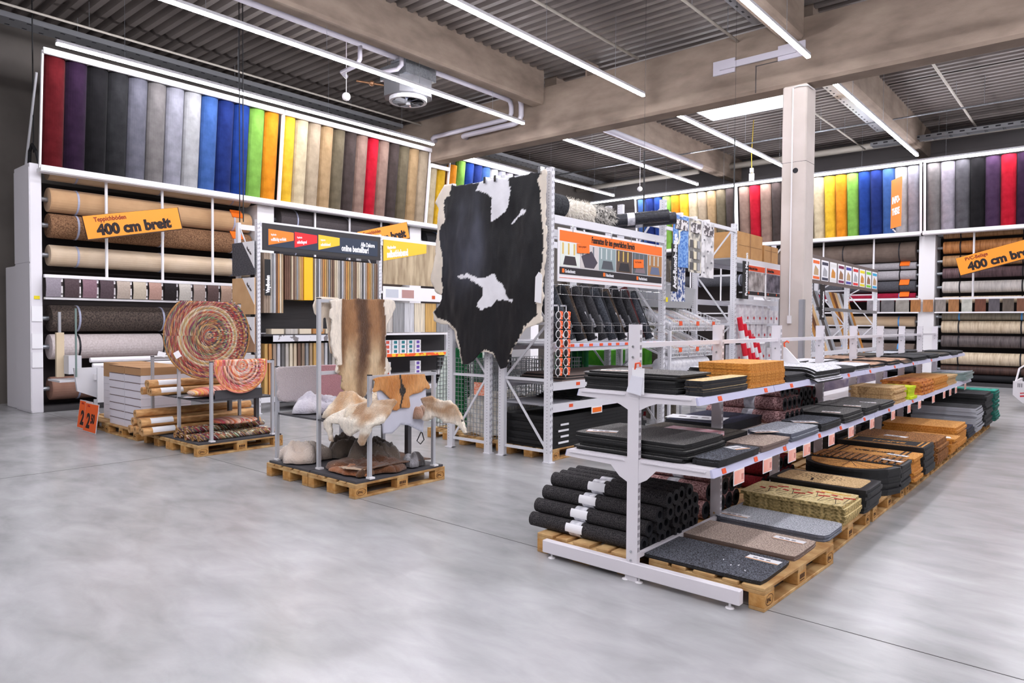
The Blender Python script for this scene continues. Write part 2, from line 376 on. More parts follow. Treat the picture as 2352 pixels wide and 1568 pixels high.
# ================================================================ CARPET ROLL WALLS (left wall: along y; back wall: along x)
CARP = {}
def carpet(nm, c):
    k = 'carpet_'+nm.replace(' ', '_')
    g_ = sum(c)/3; k_ = .60+.24*max(c)/255; c = tuple(int((v*.94+g_*.06)*k_) for v in c); d = tuple(max(0, int(x*.9)) for x in c)
    return M(k, d, tuple(min(255, x+8) for x in c), scale=5, rough=.9, sheen=.05, bump=.08, bscale=120, detail=5, spec=.1)
CC = {'dark red': (112, 14, 22), 'aubergine': (52, 24, 58), 'black': (26, 25, 28), 'charcoal': (48, 48, 52), 'blue grey': (118, 118, 132), 'taupe grey': (140, 134, 134),
      'silver grey': (165, 165, 178), 'pale grey': (190, 190, 194), 'cornflower blue': (62, 104, 180), 'navy blue': (24, 48, 130), 'royal blue': (24, 62, 158), 'lime green': (138, 200, 78),
      'orange': (244, 148, 22), 'sunny yellow': (248, 196, 44), 'cream': (224, 206, 168), 'sand beige': (198, 176, 148), 'tan': (196, 160, 116), 'olive brown': (126, 114, 88), 'dark brown': (84, 70, 66),
      'rosy brown': (166, 134, 118), 'bright red': (206, 14, 40), 'purple': (80, 50, 88), 'lilac grey': (176, 170, 184), 'mid grey': (104, 102, 108)}
def colname(i, seq): return seq[i]
def pole_roll(c, side, a0, a1, zb, zt, lean, front, nm, label, group):
    """half-unrolled upright sample roll of the colour display. side 'L': runs along y, faces +x; 'B': runs along x, faces -y"""
    b = MB(); n = 10; w_ = a1-a0
    V = []
    for z, off in ((zb, 0), (zt, lean)):
        for k in range(n+1):
            t = -1+2*k/n; bulge = .15*sqrt(max(0, 1-(t*.97)**2))-.02; a = a0+w_*(k/n)
            V.append((front+off+bulge-.13, a, z) if side == 'L' else (a, front-off-bulge+.13, z))
        V += [((front+off-.16, a1, z) if side == 'L' else (a1, front-off+.16, z)), ((front+off-.16, a0, z) if side == 'L' else (a0, front-off+.16, z))]
    m = n+3; F = [tuple(range(m-1, -1, -1)), tuple(range(m, 2*m))]+[(i, (i+1) % m, (i+1) % m+m, i+m) for i in range(m)]
    b.add(V, F)
    return solo('carpet_roll', b, carpet(nm, c), label, 'carpet roll', group, smooth=False)
seq1 = ['dark red', 'aubergine', 'black', 'charcoal', 'blue grey', 'taupe grey', 'silver grey', 'pale grey', 'cornflower blue', 'navy blue', 'royal blue', 'lime green', 'orange']
seq2 = ['sunny yellow', 'cream', 'sand beige', 'tan', 'olive brown', 'dark brown', 'rosy brown', 'bright red', 'rosy brown', 'dark brown', 'olive brown', 'tan', 'sand beige']
seq3 = ['orange', 'lime green', 'royal blue', 'navy blue', 'cornflower blue', 'pale grey', 'silver grey', 'lilac grey', 'mid grey', 'charcoal', 'black', 'aubergine', 'dark red']
LX = -14.86; ZB, ZT, LEAN = 4.47, 6.5, .22
def row_rolls(side, seq, a, p, front, where, grp, zts=None, lean=LEAN):
    for i, cn in enumerate(seq):
        pr = seq[i-1] if i else None; nx = seq[i+1] if i < len(seq)-1 else None
        lab = 'upright %s carpet roll, %s, ' % (cn, where)+('between %s and %s' % (pr, nx) if pr and nx else ('at the end beside %s' % (pr or nx)))
        pole_roll(CC[cn], side, a+i*p+.004, a+(i+1)*p-.004, ZB, (zts or {}).get(i, ZT), lean, front, cn, lab, grp)
row_rolls('L', seq1, 4.16, .3625, LX, 'left wall bay one', 'upright carpet rolls on the left wall')
row_rolls('L', seq2, 8.95, .352, LX, 'left wall bay two', 'upright carpet rolls on the left wall')
pole_roll(CC['cream'], 'L', 13.56, 13.88, ZB, 6.08, .18, LX, 'cream', 'upright cream carpet roll on the left wall, right under the main beam', 'upright carpet rolls on the left wall')
pole_roll(CC['sunny yellow'], 'L', 13.89, 14.22, ZB, 6.12, .18, LX, 'sunny yellow', 'upright yellow carpet roll on the left wall just beyond the main beam', 'upright carpet rolls on the left wall')
row_rolls('L', seq3, 14.29, .36, LX, 'left wall bay three', 'upright carpet rolls on the left wall', {0: 6.3})
RAIL = M('rack_white_rail', (236, 234, 237), rough=.4)
def display_frame(side, a0, a1, front, label, group, lean=LEAN, zt=ZT):
    t = thing('roll_display', label, 'frame', ((front, (a0+a1)/2, ZB-.1) if side == 'L' else ((a0+a1)/2, front, ZB-.1)), group)
    def pt(a, off, z): return (front+off, a, z) if side == 'L' else (a, front-off, z)
    part('top_rail', MB().bar(pt(a0, lean+.04, zt+.03), pt(a1, lean+.04, zt+.03), .05, .11), RAIL, t)
    part('bottom_ledge', MB().bar(pt(a0-.03, .04, ZB-.04), pt(a1+.0, .04, ZB-.04), .22, .07).bar(pt(a0-.03, .16, ZB-.01), pt(a1+.0, .16, ZB-.01), .03, .1), RAIL, t)
    for a in (a0, a1): part('side_rail', MB().bar(pt(a, .0, ZB), pt(a, lean, zt+.04), .03, .06, up=(0, 0, 1)), RAIL, t)
    return t
f1 = display_frame('L', 4.12, 8.9, LX, 'white frame round the colour rolls from dark red to orange', 'roll display frames')
part('brace', MB().bar((LX-.05, 4.1, 6.2), (LX-.75, 4.1, 4.6), .03, .05), GREYM, f1)
display_frame('L', 8.93, 13.5, LX, 'white frame round the brown and beige colour rolls on the left wall', 'roll display frames')
display_frame('L', 13.53, 14.25, LX, 'short white frame right under the main beam on the left wall', 'roll display frames', .18, zt=6.1)
display_frame('L', 14.27, 19.0, LX, 'white frame beyond the main beam on the left wall', 'roll display frames')
# ---- horizontal rolls on axles
def stripes(n, c1, c2, sc, st): return M(n, c1, c2, scale=sc, stretch=st, rough=.55, detail=5, lo=.3, hi=.7, bump=.05)
RM = {
 'beige': M('roll_beige', (196, 168, 136), (206, 182, 152), scale=3, rough=.9, sheen=.2),
 'tan': M('roll_tan', (186, 148, 108), (196, 158, 118), scale=3, rough=.9, sheen=.2),
 'speckled brown': M('roll_speckled_brown', (98, 68, 48), (158, 120, 88), scale=46, rough=.95, bump=.3, bscale=80),
 'pale beige': M('roll_pale_beige', (200, 178, 150), (210, 190, 165), scale=3, rough=.9),
 'woven dark brown': M('roll_woven_brown', (52, 44, 42), (96, 84, 76), scale=38, rough=.95, bump=.3),
 'pale pinkish': M('roll_pale_pink', (198, 186, 184), (216, 206, 205), scale=30, rough=.95),
 'dusty brown': M('roll_dusty_brown', (140, 104, 88), (152, 116, 100), scale=4, rough=.9),
 'dark grey': M('roll_dark_grey', (74, 68, 70), (86, 80, 82), scale=60, rough=.95),
 'black': M('roll_black', (26, 26, 30), rough=.8),
 'taupe': M('roll_taupe', (100, 86, 78), (112, 97, 88), scale=5, rough=.9),
 'light grey': M('roll_light_grey', (158, 154, 158), (172, 168, 172), scale=30, rough=.9),
 'anthracite': M('roll_anthracite', (70, 70, 76), (84, 84, 90), scale=30, rough=.9),
 'crimson': M('roll_crimson', (140, 10, 44), (158, 16, 54), scale=8, rough=.9),
 'orange wood look': stripes('roll_wood_orange', (150, 92, 46), (206, 142, 84), 4, (9, 1, 1)),
 'tan wood look': stripes('roll_wood_tan', (146, 108, 72), (186, 146, 104), 4, (9, 1, 1)),
 'mauve wood look': stripes('roll_wood_mauve', (78, 58, 62), (118, 92, 96), 4, (9, 1, 1)),
 'whitewashed wood look': stripes('roll_wood_white', (186, 180, 176), (220, 214, 208), 4, (9, 1, 1)),
 'cream wood look': stripes('roll_wood_cream', (190, 168, 138), (230, 214, 188), 4, (9, 1, 1)),
 'olive grey wood look': stripes('roll_wood_olive', (118, 110, 96), (150, 142, 124), 4, (9, 1, 1)),
 'dark grey wood look': stripes('roll_wood_dark', (70, 62, 62), (110, 100, 100), 4, (9, 1, 1)),
 'dark brown wood look': stripes('roll_wood_brown', (50, 32, 28), (84, 58, 50), 4, (9, 1, 1)),
}
BAND = M('strap_grey_blue', (168, 172, 196), rough=.4); BANDK = M('strap_black', (28, 26, 32), rough=.5); BANDB = M('strap_blue', (66, 150, 220), rough=.5)
CORE = M('cardboard', (186, 146, 100), rough=.85)
def hroll(side, a0, a1, x, z, r, mat, label, group, band=BAND, axle=True, nb=3, tagf=False):
    def P(a, dx=0, dz=0): return (x+dx, a, z+dz) if side == 'L' else (a, x+dx, z+dz)
    t = thing('flooring_roll', label, 'flooring roll', P((a0+a1)/2, 0, -r), group)
    part('roll', MB().tube([P(a0), P(a0+.02), P(a1-.02), P(a1)], [r*.97, r, r, r*.97], 28), mat, t, smooth=False)
    if axle: part('axle', MB().tube([P(a0-.16), P(a1+.06)], .045, 10), STEEL, t)
    for i in range(nb):
        a = a0+(a1-a0)*(.11+.39*i); part('strap', MB().ring(P(a), P(a+.035), r+.006, r-.004, 28), band, t)
    if tagf:
        s_ = 1 if side == 'L' else -1
        c = P(a1-.35, s_*(r*.72)+.0, r*.72) if side == 'L' else P(a1-.3, -r*.72, r*.72)
        o = MB().cbox(c, (.02, .26, .22) if side == 'L' else (.26, .02, .22), 0, 0, (-.7 if side == 'L' else 0), (0 if side == 'L' else -.7))
        part('price_tag', o, ORANGE, t)
    return t
G1 = 'horizontal rolls in the left wall rack'
for z, r, mn, tg in ((4.55, .2, 'beige', False), (3.98, .23, 'tan', True), (3.5, .23, 'speckled brown', True), (2.94, .2, 'pale beige', False), (1.75, .25, 'woven dark brown', False), (1.21, .24, 'pale pinkish', False), (.42, .22, 'dusty brown', False)):
    hroll('L', 4.36, 8.38, -15.3, z, r, RM[mn], 'horizontal %s carpet roll in the first left wall bay' % mn, G1, BANDK if mn == 'pale pinkish' else BAND, tagf=tg)
hroll('L', 9.1, 12.95, -15.3, 4.16, .28, RM['dark grey'], 'dark grey carpet roll under the beige display, behind the sample stand', G1, BAND, tagf=True)
for z, r, mn in ((3.5, .22, 'anthracite'), (2.9, .2, 'taupe'), (1.7, .24, 'beige'), (1.15, .24, 'anthracite')):
    hroll('L', 9.1, 12.95, -15.3, z, r, RM[mn], '%s carpet roll in the second left wall bay, %s' % (mn, 'upper part' if z > 2.5 else 'lower part'), G1, nb=2)
hroll('L', 13.75, 17.8, -15.3, 4.1, .28, RM['black'], 'black carpet roll with blue strap beyond the second bay, beside the spotted hide', G1, BANDB)
hroll('L', 13.75, 17.8, -15.3, 3.4, .26, RM['taupe'], 'taupe carpet roll below the black one in the third bay', G1, BANDB)
def wall_rack(side, a0, a1, x, zt, label, rods=(.25, .5, .75), group='carpet roll racks', both=False):
    s_ = 1 if side == 'L' else -1
    def bx(b, xa, xb, ya, yb, za, zb, mi=0):
        xs = sorted((x+s_*xa, x+s_*xb))
        return b.box(xs[0], xs[1], ya, yb, za, zb, mi) if side == 'L' else b.box(ya, yb, xs[0], xs[1], za, zb, mi)
    t = thing('carpet_rack', label, 'carpet rack', ((x, (a0+a1)/2, 0) if side == 'L' else ((a0+a1)/2, x, 0)), group)
    part('column_panel', bx(MB(), -.55, .3, a1-.44, a1-.02, 0, zt), RAIL, t)
    b = MB(); bx(b, -.75, -.7, a0, a1, 0, zt); part('back_panel', b, M('rack_back_grey', (58, 52, 52), rough=.9), t)  # back panel in one even dark grey
    for f in rods:
        a = a0+(a1-.45-a0)*f; p = (x+s_*.33, a) if side == 'L' else (a, x+s_*.33)
        part('guard_rod', MB().tube([(*p, 2.5), (*p, zt)], .028, 8), RAIL, t)
    part('sample_rail', bx(bx(MB(), .3, .38, a0, a1-.4, 2.5, 2.56), .3, .4, a0, a1-.4, 2.1, 2.14), RAIL, t)
    part('base_plinth', bx(MB(), -.5, .25, a0, a1, 0, .1), M('plinth_dark', (60, 58, 60), rough=.7), t)
    return t
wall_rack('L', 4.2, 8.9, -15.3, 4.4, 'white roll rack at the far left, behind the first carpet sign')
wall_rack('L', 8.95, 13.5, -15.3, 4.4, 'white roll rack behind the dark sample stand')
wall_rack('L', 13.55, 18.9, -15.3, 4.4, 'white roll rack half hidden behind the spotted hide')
# drive tower
t = thing('drive_tower', 'tall pale grey steel drive cabinet at the left end of the roll rack', 'cabinet', (-15.6, 4.15, 0))
part('tower_body', MB().box(-15.95, -15.02, 4.0, 4.19, 0, 4.58, ch=.01), M('cabinet_grey', (226, 224, 230), rough=.4), t)
part('tower_panel', MB().box(-15.94, -15.03, 3.992, 4.0, .05, 2.75).box(-15.94, -15.03, 3.992, 4.0, 2.78, 4.5), MATS['cabinet_grey'], t)
for z in (1.85, 1.35, 1.0): part('notice', MB().box(-15.012, -15.0, 4.01, 4.18, z-.16, z+.12), PAPER, t)
part('warning_sticker', MB().box(-15.012, -15.005, 4.05, 4.14, 2.1, 2.16), M('yellow_sticker', (240, 220, 20), rough=.5), t)
part('cable_bundle', MB().tube([(-15.4, 4.1, 4.58), (-15.35, 4.1, 4.85), (-15.2, 4.1, 4.95), (-15.05, 4.12, 4.8), (-15.0, 4.15, 4.58)], .03, 6), BLACK, t)
solo('side_cabinet', MB().box(-16.7, -16.07, 4.03, 4.6, 0, 2.75, ch=.01), MATS['cabinet_grey'], 'low grey cabinet at the left picture edge beside the drive tower', 'cabinet')
# sample swatches
sw1 = [('lilac grey', (150, 142, 152)), ('mauve brown', (84, 70, 74)), ('mauve', (140, 112, 122)), ('plum brown', (88, 74, 80)), ('speckled beige', (186, 172, 160)), ('light beige', (200, 188, 170)), ('rose beige', (188, 152, 140)), ('black', (40, 34, 36)),
       ('off white', (206, 200, 192)), ('pinkish grey', (172, 154, 146)), ('brown', (104, 84, 82)), ('rose tan', (190, 160, 142)), ('oat', (196, 184, 170)), ('greige', (176, 162, 150))]
for i, (nm, c) in enumerate(sw1):
    a = 4.18+i*.302; m = M('swatch_'+nm.replace(' ', '_'), tuple(max(0, v-12) for v in c), c, scale=40, rough=.9, bump=.2)
    b = MB().grid(lambda u, v: (-14.88+.03*sin(pi*v), a+.02+.24*u, 2.15+.34*v), 2, 6)
    t = thing('carpet_sample', '%s carpet sample flap on the left rack rail, %s' % (nm, 'at the left end' if i == 0 else 'right of '+sw1[i-1][0]), 'carpet sample', (-14.88, a+.14, 2.15), 'sample flaps on the left rack')
    solidify(part('flap', b, m, t), .02)
    part('label_strip', MB().box(-14.885, -14.87, a+.262, a+.295, 2.15, 2.49), M('swatch_label_%d' % (i % 2), [(232, 228, 230), (220, 110, 60)][i % 3 == 2], (60, 50, 50), scale=14, rough=.6, stretch=(1, .1, 1), lo=.5, hi=.52), t)
def orange_sign(p0, right, up, w_, h, s1, s2, label, arm):
    R = Vector(right).normalized(); U = Vector(up).normalized(); N = R.cross(U)
    P0 = Vector(p0); t = thing('hanging_sign', label, 'sign', P0+R*w_/2, 'orange roll width signs')
    c = P0+R*w_/2+U*h/2; b = MB()
    def q(a, bb, n_): return tuple(P0+R*a+U*bb+N*n_)
    def slab(b, a0, a1, b0, b1, n0, n1):
        V = [q(a0, b0, n0), q(a1, b0, n0), q(a1, b1, n0), q(a0, b1, n0), q(a0, b0, n1), q(a1, b0, n1), q(a1, b1, n1), q(a0, b1, n1)]
        return b.add(V, [(3, 2, 1, 0), (4, 5, 6, 7), (0, 1, 5, 4), (1, 2, 6, 5), (2, 3, 7, 6), (3, 0, 4, 7)])
    part('board', slab(b, 0, w_, 0, h, -.03, -.002), M('sign_edge', (70, 48, 34), rough=.6), t)
    part('face', slab(MB(), .008, w_-.02, .02, h-.005, -.002, .004), SIGNO, t)
    for f in ((.32, .5), (.75, .6)):
        hp = Vector(q(w_*f[0], h*f[1], -.03)); part('arm', MB().bar(hp, hp-N*arm, .02, .02), RAIL, t)
    text('lettering', s1, h*.26, q(w_*.1, h*.72, .005), R, U, M('maroon_ink', (120, 30, 14), rough=.6), t, .86, .003)
    text('lettering', s2, h*.6, q(w_*.11, h*.17, .005), R, U, INK, t, .98, .016)
    return t
a_ = radians(12.5)
orange_sign((-14.5, 4.78, 3.2), (0, cos(a_), sin(a_)), (0, -sin(a_), cos(a_)), 1.8, .45, 'Teppichböden', '400 cm breit', 'tilted orange sign reading 400 cm breit, Teppichböden, at the left', .42)
a_ = radians(15)
orange_sign((-3.32, 23.35, 3.14), (cos(a_), 0, sin(a_)), (-sin(a_), 0, cos(a_)), 2.1, .52, 'PVC-Beläge', '400 cm breit', 'tilted orange sign reading 400 cm breit, PVC-Beläge, at the right', .47)
orange_sign((-14.5, 11.0, 3.55), (0, cos(a_), sin(a_)), (0, -sin(a_), cos(a_)), 1.7, .45, 'Teppichböden', '400 cm breit', 'tilted orange sign peeking out above the dark sample stand', .42)

# ---- back wall, bays along x (from the right)
BY = 23.72
seqA = ['silver grey', 'pale grey', 'cornflower blue', 'navy blue', 'royal blue', 'lime green', 'orange', 'sunny yellow', 'cream', 'sand beige', 'tan', 'olive brown', 'dark brown']
seqB = ['rosy brown', 'bright red', 'rosy brown', 'dark brown']
seqR = ['taupe grey', 'lilac grey', 'mid grey', 'black', 'purple', 'bright red', 'aubergine', 'pale grey', 'silver grey', 'cornflower blue', 'navy blue', 'lime green', 'orange']
def brow(names, xr, p, where):
    for i, cn in enumerate(names):
        x1 = xr-i*p if p > 0 else xr-p*(i+1)
        lab = 'upright %s carpet roll, %s' % (cn, where)+(', next to %s' % names[i-1] if i else '')
        pole_roll(CC[cn], 'B', x1-abs(p)+.004, x1-.004, ZB, ZT-.05, LEAN, BY, cn, lab, 'upright carpet rolls on the back wall')
brow(seqR[:7], -4.27, -.36, 'back wall far right')
brow(['pale grey', 'silver grey', 'cornflower blue', 'navy blue', 'lime green', 'orange'], -1.74, -.36, 'back wall beyond the right edge')
brow(seqA[:9], -4.43, .339, 'back wall right of the column')
brow(['sand beige', 'tan', 'olive brown', 'dark brown'], -7.49, .335, 'back wall behind the column')
brow(['rosy brown', 'bright red', 'rosy brown'], -8.84, .375, 'back wall left of the column')
brow(['dark brown', 'olive brown', 'tan', 'sand beige', 'cream', 'sunny yellow', 'orange', 'lime green', 'royal blue', 'navy blue', 'cornflower blue'], -10.09, .352, 'back wall above anti-slip bay')
for a0, a1, w_ in ((-4.3, .45, 'the taupe to purple rolls at the right'), (-10.0, -4.4, 'the silver to red rolls across the column'), (-14.0, -10.06, 'the green and yellow rolls above the anti-slip bay')):
    display_frame('B', a0, a1, BY, 'white frame on the back wall round '+w_, 'roll display frames')
G2 = 'horizontal rolls in the back wall rack'
OR_ = ['topmost', 'second', 'third', 'fourth', 'fifth', 'sixth', 'seventh', 'eighth', 'ninth', 'tenth', 'eleventh', 'lowest']
for q_, (z, r, mn, bd) in enumerate(((4.42, .12, 'tan wood look', BANDK), (4.04, .18, 'orange wood look', BANDK), (3.64, .16, 'tan wood look', BANDK), (3.28, .15, 'mauve wood look', BANDK), (2.87, .17, 'whitewashed wood look', BANDK), (2.5, .1, 'cream wood look', BANDK),
                     (2.0, .1, 'olive grey wood look', BANDB), (1.7, .18, 'cream wood look', BANDK), (1.28, .17, 'dark grey wood look', BANDK), (.78, .18, 'cream wood look', BANDK), (.45, .12, 'dark brown wood look', BANDK), (.22, .1, 'black', BANDK))):
    hroll('B', -3.88, -.06, 24.2, z, r, RM[mn], '%s vinyl roll on the far right back wall, %s' % (mn, OR_[q_]), G2, bd, tagf=False)
for q_, (z, r, mn, bd) in enumerate(((3.99, .3, 'taupe', BANDK), (3.56, .11, 'light grey', BANDK), (3.27, .15, 'light grey', BANDK), (2.93, .17, 'anthracite', BANDK), (2.6, .13, 'crimson', BANDB), (1.85, .16, 'beige', BANDB), (1.45, .18, 'light grey', BANDK), (.98, .2, 'taupe', BANDB), (.5, .2, 'anthracite', BANDK))):
    hroll('B', -8.7, -4.58, 24.2, z, r, RM[mn], '%s carpet roll in the middle back rack, %s' % (mn, OR_[q_]), G2, bd, tagf=mn in ('anthracite', 'crimson') or z == 3.56)
for z, r, mn in ((3.98, .28, 'dark grey'), (3.3, .2, 'anthracite'), (1.8, .2, 'light grey')):
    hroll('B', -13.6, -9.65, 24.2, z, r, RM[mn], '%s carpet roll on the back wall, deep behind the anti-slip bay' % mn, G2)
wall_rack('B', -9.0, -4.03, 24.2, 4.4, 'roll rack on the back wall behind the skirting boards', rods=(.4, .73))
wall_rack('B', -4.02, .5, 24.2, 4.4, 'roll rack on the back wall at the right picture edge', rods=(.23, .54))
wall_rack('B', -14.2, -9.05, 24.2, 4.4, 'roll rack on the back wall left of the concrete column')
sw2 = [('lilac grey', (150, 144, 150), 0), ('dark grey', (112, 108, 110), 0), ('stone', (160, 154, 146), 0), ('orange wood', (176, 118, 66), 1), ('honey wood', (190, 132, 84), 1), ('ash grey', (150, 140, 134), 1), ('copper wood', (170, 116, 70), 1), ('checkered', (200, 200, 190), 0), ('walnut', (110, 62, 42), 1),
       ('slate', (92, 86, 92), 1), ('smoky brown', (96, 84, 74), 1), ('chestnut', (122, 78, 54), 1), ('mahogany', (104, 66, 50), 1), ('oak', (160, 120, 80), 1)]
for i, (nm, c, wd) in enumerate(sw2):
    x0 = -5.62+i*.325 if i > 2 else -5.7+i*.4-.15
    wdt = .26 if i > 2 else .36
    m = M('vinyl_swatch_'+nm.replace(' ', '_'), tuple(int(v*.82) for v in c), c, scale=5, stretch=(5, 1, 1) if wd else (1, 1, 1), rough=.5, detail=5)
    solo('flooring_sample', MB().box(x0, x0+wdt, 23.8, 23.83, 2.14, 2.5), m, '%s flooring sample plate on the back rack rail, %s' % (nm, 'at the left end' if i == 0 else 'right of '+sw2[i-1][0]), 'flooring sample', 'sample plates on the back rack')
# projecting orange sign
t = thing('projecting_sign', 'orange projecting sign with white lettering in front of the blue rolls', 'sign', (-5.0, 23.2, 4.5))
P0 = Vector((-5.12, 23.35, 4.62)); Rr = Vector((.36, -.5, 0)); W_ = Rr.length; Rr.normalize(); Nr = Rr.cross(Vector((0, 0, 1)))
b = MB(); V = []
for n_ in (-.015, .015):
    for a, z in ((0, 4.62), (W_, 4.62), (W_, 6.05), (0, 6.05)): V.append(P0+Rr*a+Nr*n_+Vector((0, 0, z-4.62)))
b.add(V, [(0, 1, 2, 3), (7, 6, 5, 4), (0, 4, 5, 1), (1, 5, 6, 2), (2, 6, 7, 3), (3, 7, 4, 0)]); part('board', b, M('orange_board', (236, 132, 52), rough=.5), t)
part('arm', MB().bar(P0+Vector((.05, 0, -.02)), P0+Vector((.05, .3, -.06)), .03, .03), RAIL, t)
text('lettering', 'INFO-', .27, P0+Rr*.08+Nr*.018+Vector((0, 0, .72)), Rr, (0, 0, 1), PAPER, t, .68, .012)
text('lettering', 'THEKE', .27, P0+Rr*.08+Nr*.018+Vector((0, 0, .38)), Rr, (0, 0, 1), PAPER, t, .6, .012)
# ================================================================ PALLETS
ORD = ['topmost', 'second', 'third', 'fourth', 'fifth', 'sixth', 'seventh', 'eighth', 'ninth', 'tenth', 'eleventh', 'twelfth', 'thirteenth', 'fourteenth']
def make_pallet(label, group, loc, mark=True):
    t = thing('wooden_pallet', label, 'pallet', (0, 0, 0), group)
    xs = [(0, .145), (.1725, .2725), (.3275, .4725), (.5275, .6275), (.655, .8)]
    for a, b_ in xs: part('deck_board', MB().box(a, b_, 0, 1.2, .122, .144, ch=.003), WOOD, t)
    for y in (0, .5275, 1.055): part('cross_board', MB().box(0, .8, y, y+.145, .1, .122, ch=.002), WOOD, t)
    for x in (0, .3275, .7):
        w_ = .145 if x == .3275 else .1
        part('bottom_board', MB().box(x, x+w_, 0, 1.2, 0, .022, ch=.003), WOOD, t)
        for y in (0, .5275, 1.055):
            o = part('block', MB().box(x, x+w_, y, y+.145, .022, .1, ch=.003), WOODE, t)
            if mark and x == .7:
                if y != .5275:
                    R_ = MB(); V = []; n = 28
                    for rr in (1, .9):
                        for k in range(n): V.append((.8008, y+.0725+.058*rr*cos(2*pi*k/n), .061+.034*rr*sin(2*pi*k/n)))
                    R_.add(V, [(k, (k+1) % n, n+(k+1) % n, n+k) for k in range(n)]); part('stamp', R_, BRAND, o)
                    text('lettering', 'EPAL', .036, (.8008, y+.03, .049), (0, 1, 0), (0, 0, 1), BRAND, o, .82, .001, .0004)
                else:
                    b2 = MB()
                    for k in range(4): b2.box(.8003, .801, y+.03+.022*k, y+.046+.022*k, .055, .085)
                    b2.box(.8003, .801, y+.03, y+.11, .04, .046); part('stamp', b2, BRAND, o)
    t.location = loc; return t
PAL = make_pallet('wooden pallet under the black rubber mats at the near right corner of the shelving', 'pallets under the mat shelving', (-2.345, 4.165, 0))
PAL.rotation_euler[2] = radians(-2.2)
def pal(x, y, label, group, rz=0): return dup(PAL, (x, y, 0), rz-PAL.rotation_euler[2], label, group)
for i, (y, w_) in enumerate(((5.4, 'under the poppy and tree doormats'), (6.69, 'under the half-round doormats'), (7.98, 'under the striped and framed doormats'), (9.27, 'under the brown brush doormats'), (10.56, 'under the folded tan doormats'), (11.85, 'under the black mats with white edges'), (13.14, 'at the far end of the mat shelving'))):
    pal(-2.362, y, 'wooden pallet '+w_, 'pallets under the mat shelving')
for i, y in enumerate((4.115, 5.4, 6.69, 7.98)):
    pal(-3.265, y, ('wooden pallet under the black rolled mats at the near left corner', 'wooden pallet under the pink carpet rolls', 'wooden pallet on the far side of the shelving under dark red rolls', 'wooden pallet on the far side of the shelving, fourth in line')[i], 'pallets under the mat shelving')

# ================================================================ GONDOLA
GX = -2.412; G0 = 4.07; GP = 1.29; NB = 8
g = thing('gondola_shelf', 'long pale grey double-sided shelving unit carrying doormats, in the right foreground', 'shelving unit', (GX, G0+4*GP, 0))
GM = M('gondola_grey', (222, 218, 224), rough=.42)
PST = M('price_strip', (205, 205, 232), rough=.25, spec=.6)
for i in range(NB+1):
    y = G0+i*GP
    b = MB().box(GX-.042, GX+.042, y-.015, y+.02, .0, 1.717)
    for k in range(30): b.box(GX+.0415, GX+.0425, y-.009, y-.003, .2+k*.05, .23+k*.05, 1)
    for k in range(30): b.box(GX+.0415, GX+.0425, y+.006, y+.012, .2+k*.05, .23+k*.05, 1)
    u_ = part('upright', b, [GM, DARK], g)
    for z in (1.57, 1.5, .2, .14): part('bolt', MB().tube([(GX-.005, y-.022, z), (GX-.005, y-.014, z)], .008, 8), CHROME, u_)
    if i not in (0, NB): fo = None
    else: fo = part('foot', MB().box(GX-.75, GX+.75, y-.025, y+.03, .035, .125, ch=.004), GM, g)
    for dx in (-.68, -.05, .05, .68) if fo else (): part('levelling_pad', MB().tube([(GX+dx, y, 0), (GX+dx, y, .006), (GX+dx, y, .01), (GX+dx, y, .036)], [.028, .025, .008, .008], 10), WHITE, fo)
    if i < NB:
        part('top_rail', MB().box(GX-.02, GX+.02, y+.021, y+GP-.016, 1.565, 1.597), GM, g)
        part('base_rail', MB().box(GX+.0, GX+.03, y+.031, y+GP-.026, .15, .18), GM, g)
    for zt, d in ((1.262, .44), (.822, .54)):
        for s_ in (-1, 1):
            x0 = GX+s_*.043; x1 = GX+s_*d
            h = .085 if zt > 1 else .13
            P = [(x0, zt-.001), (x1, zt-.001), (x1+s_*.01, zt-.05), (x0+s_*.13, zt-.06), (x0+s_*.06, zt-h), (x0, zt-h-.03)]
            if s_ < 0: P = P[::-1]
            part('bracket', MB().prism([(a, c_) for a, c_ in P], 1, y-.012, y-.007), GM, g)
            part('bracket_lip', MB().box(min(x0, x1)+.02, max(x0, x1)-.02, y-.02, y-.012, zt-.02, zt-.012), GM, g)
            if i < NB:
                xa, xb = sorted((x0, x1-s_*.002)); sh = part('shelf_panel', MB().box(xa, xb, y-.005, y+GP-.013, zt-.03, zt), GM, g)
                xf = x1; part('price_rail', MB().prism([(xf, zt-.002), (xf+s_*.012, zt-.004), (xf+s_*.026, zt-.05), (xf, zt-.052)][::s_], 1, y-.003, y+GP-.015), PST, sh)
def spot(y0, y1):
    c_ = (y0+y1)/2; k_ = int(round((c_-4.07)/1.29)); return ('before' if c_ < 4.07+1.29*k_ else 'beyond')+' the %s upright' % ['front', 'second', 'third', 'fourth', 'fifth', 'sixth', 'seventh', 'eighth', 'last'][max(0, min(k_, 8))]
TAGO = M('tag_orange', (236, 92, 50), rough=.5); TAGP = M('tag_pink', (244, 150, 128), (250, 196, 180), scale=6, rough=.4)
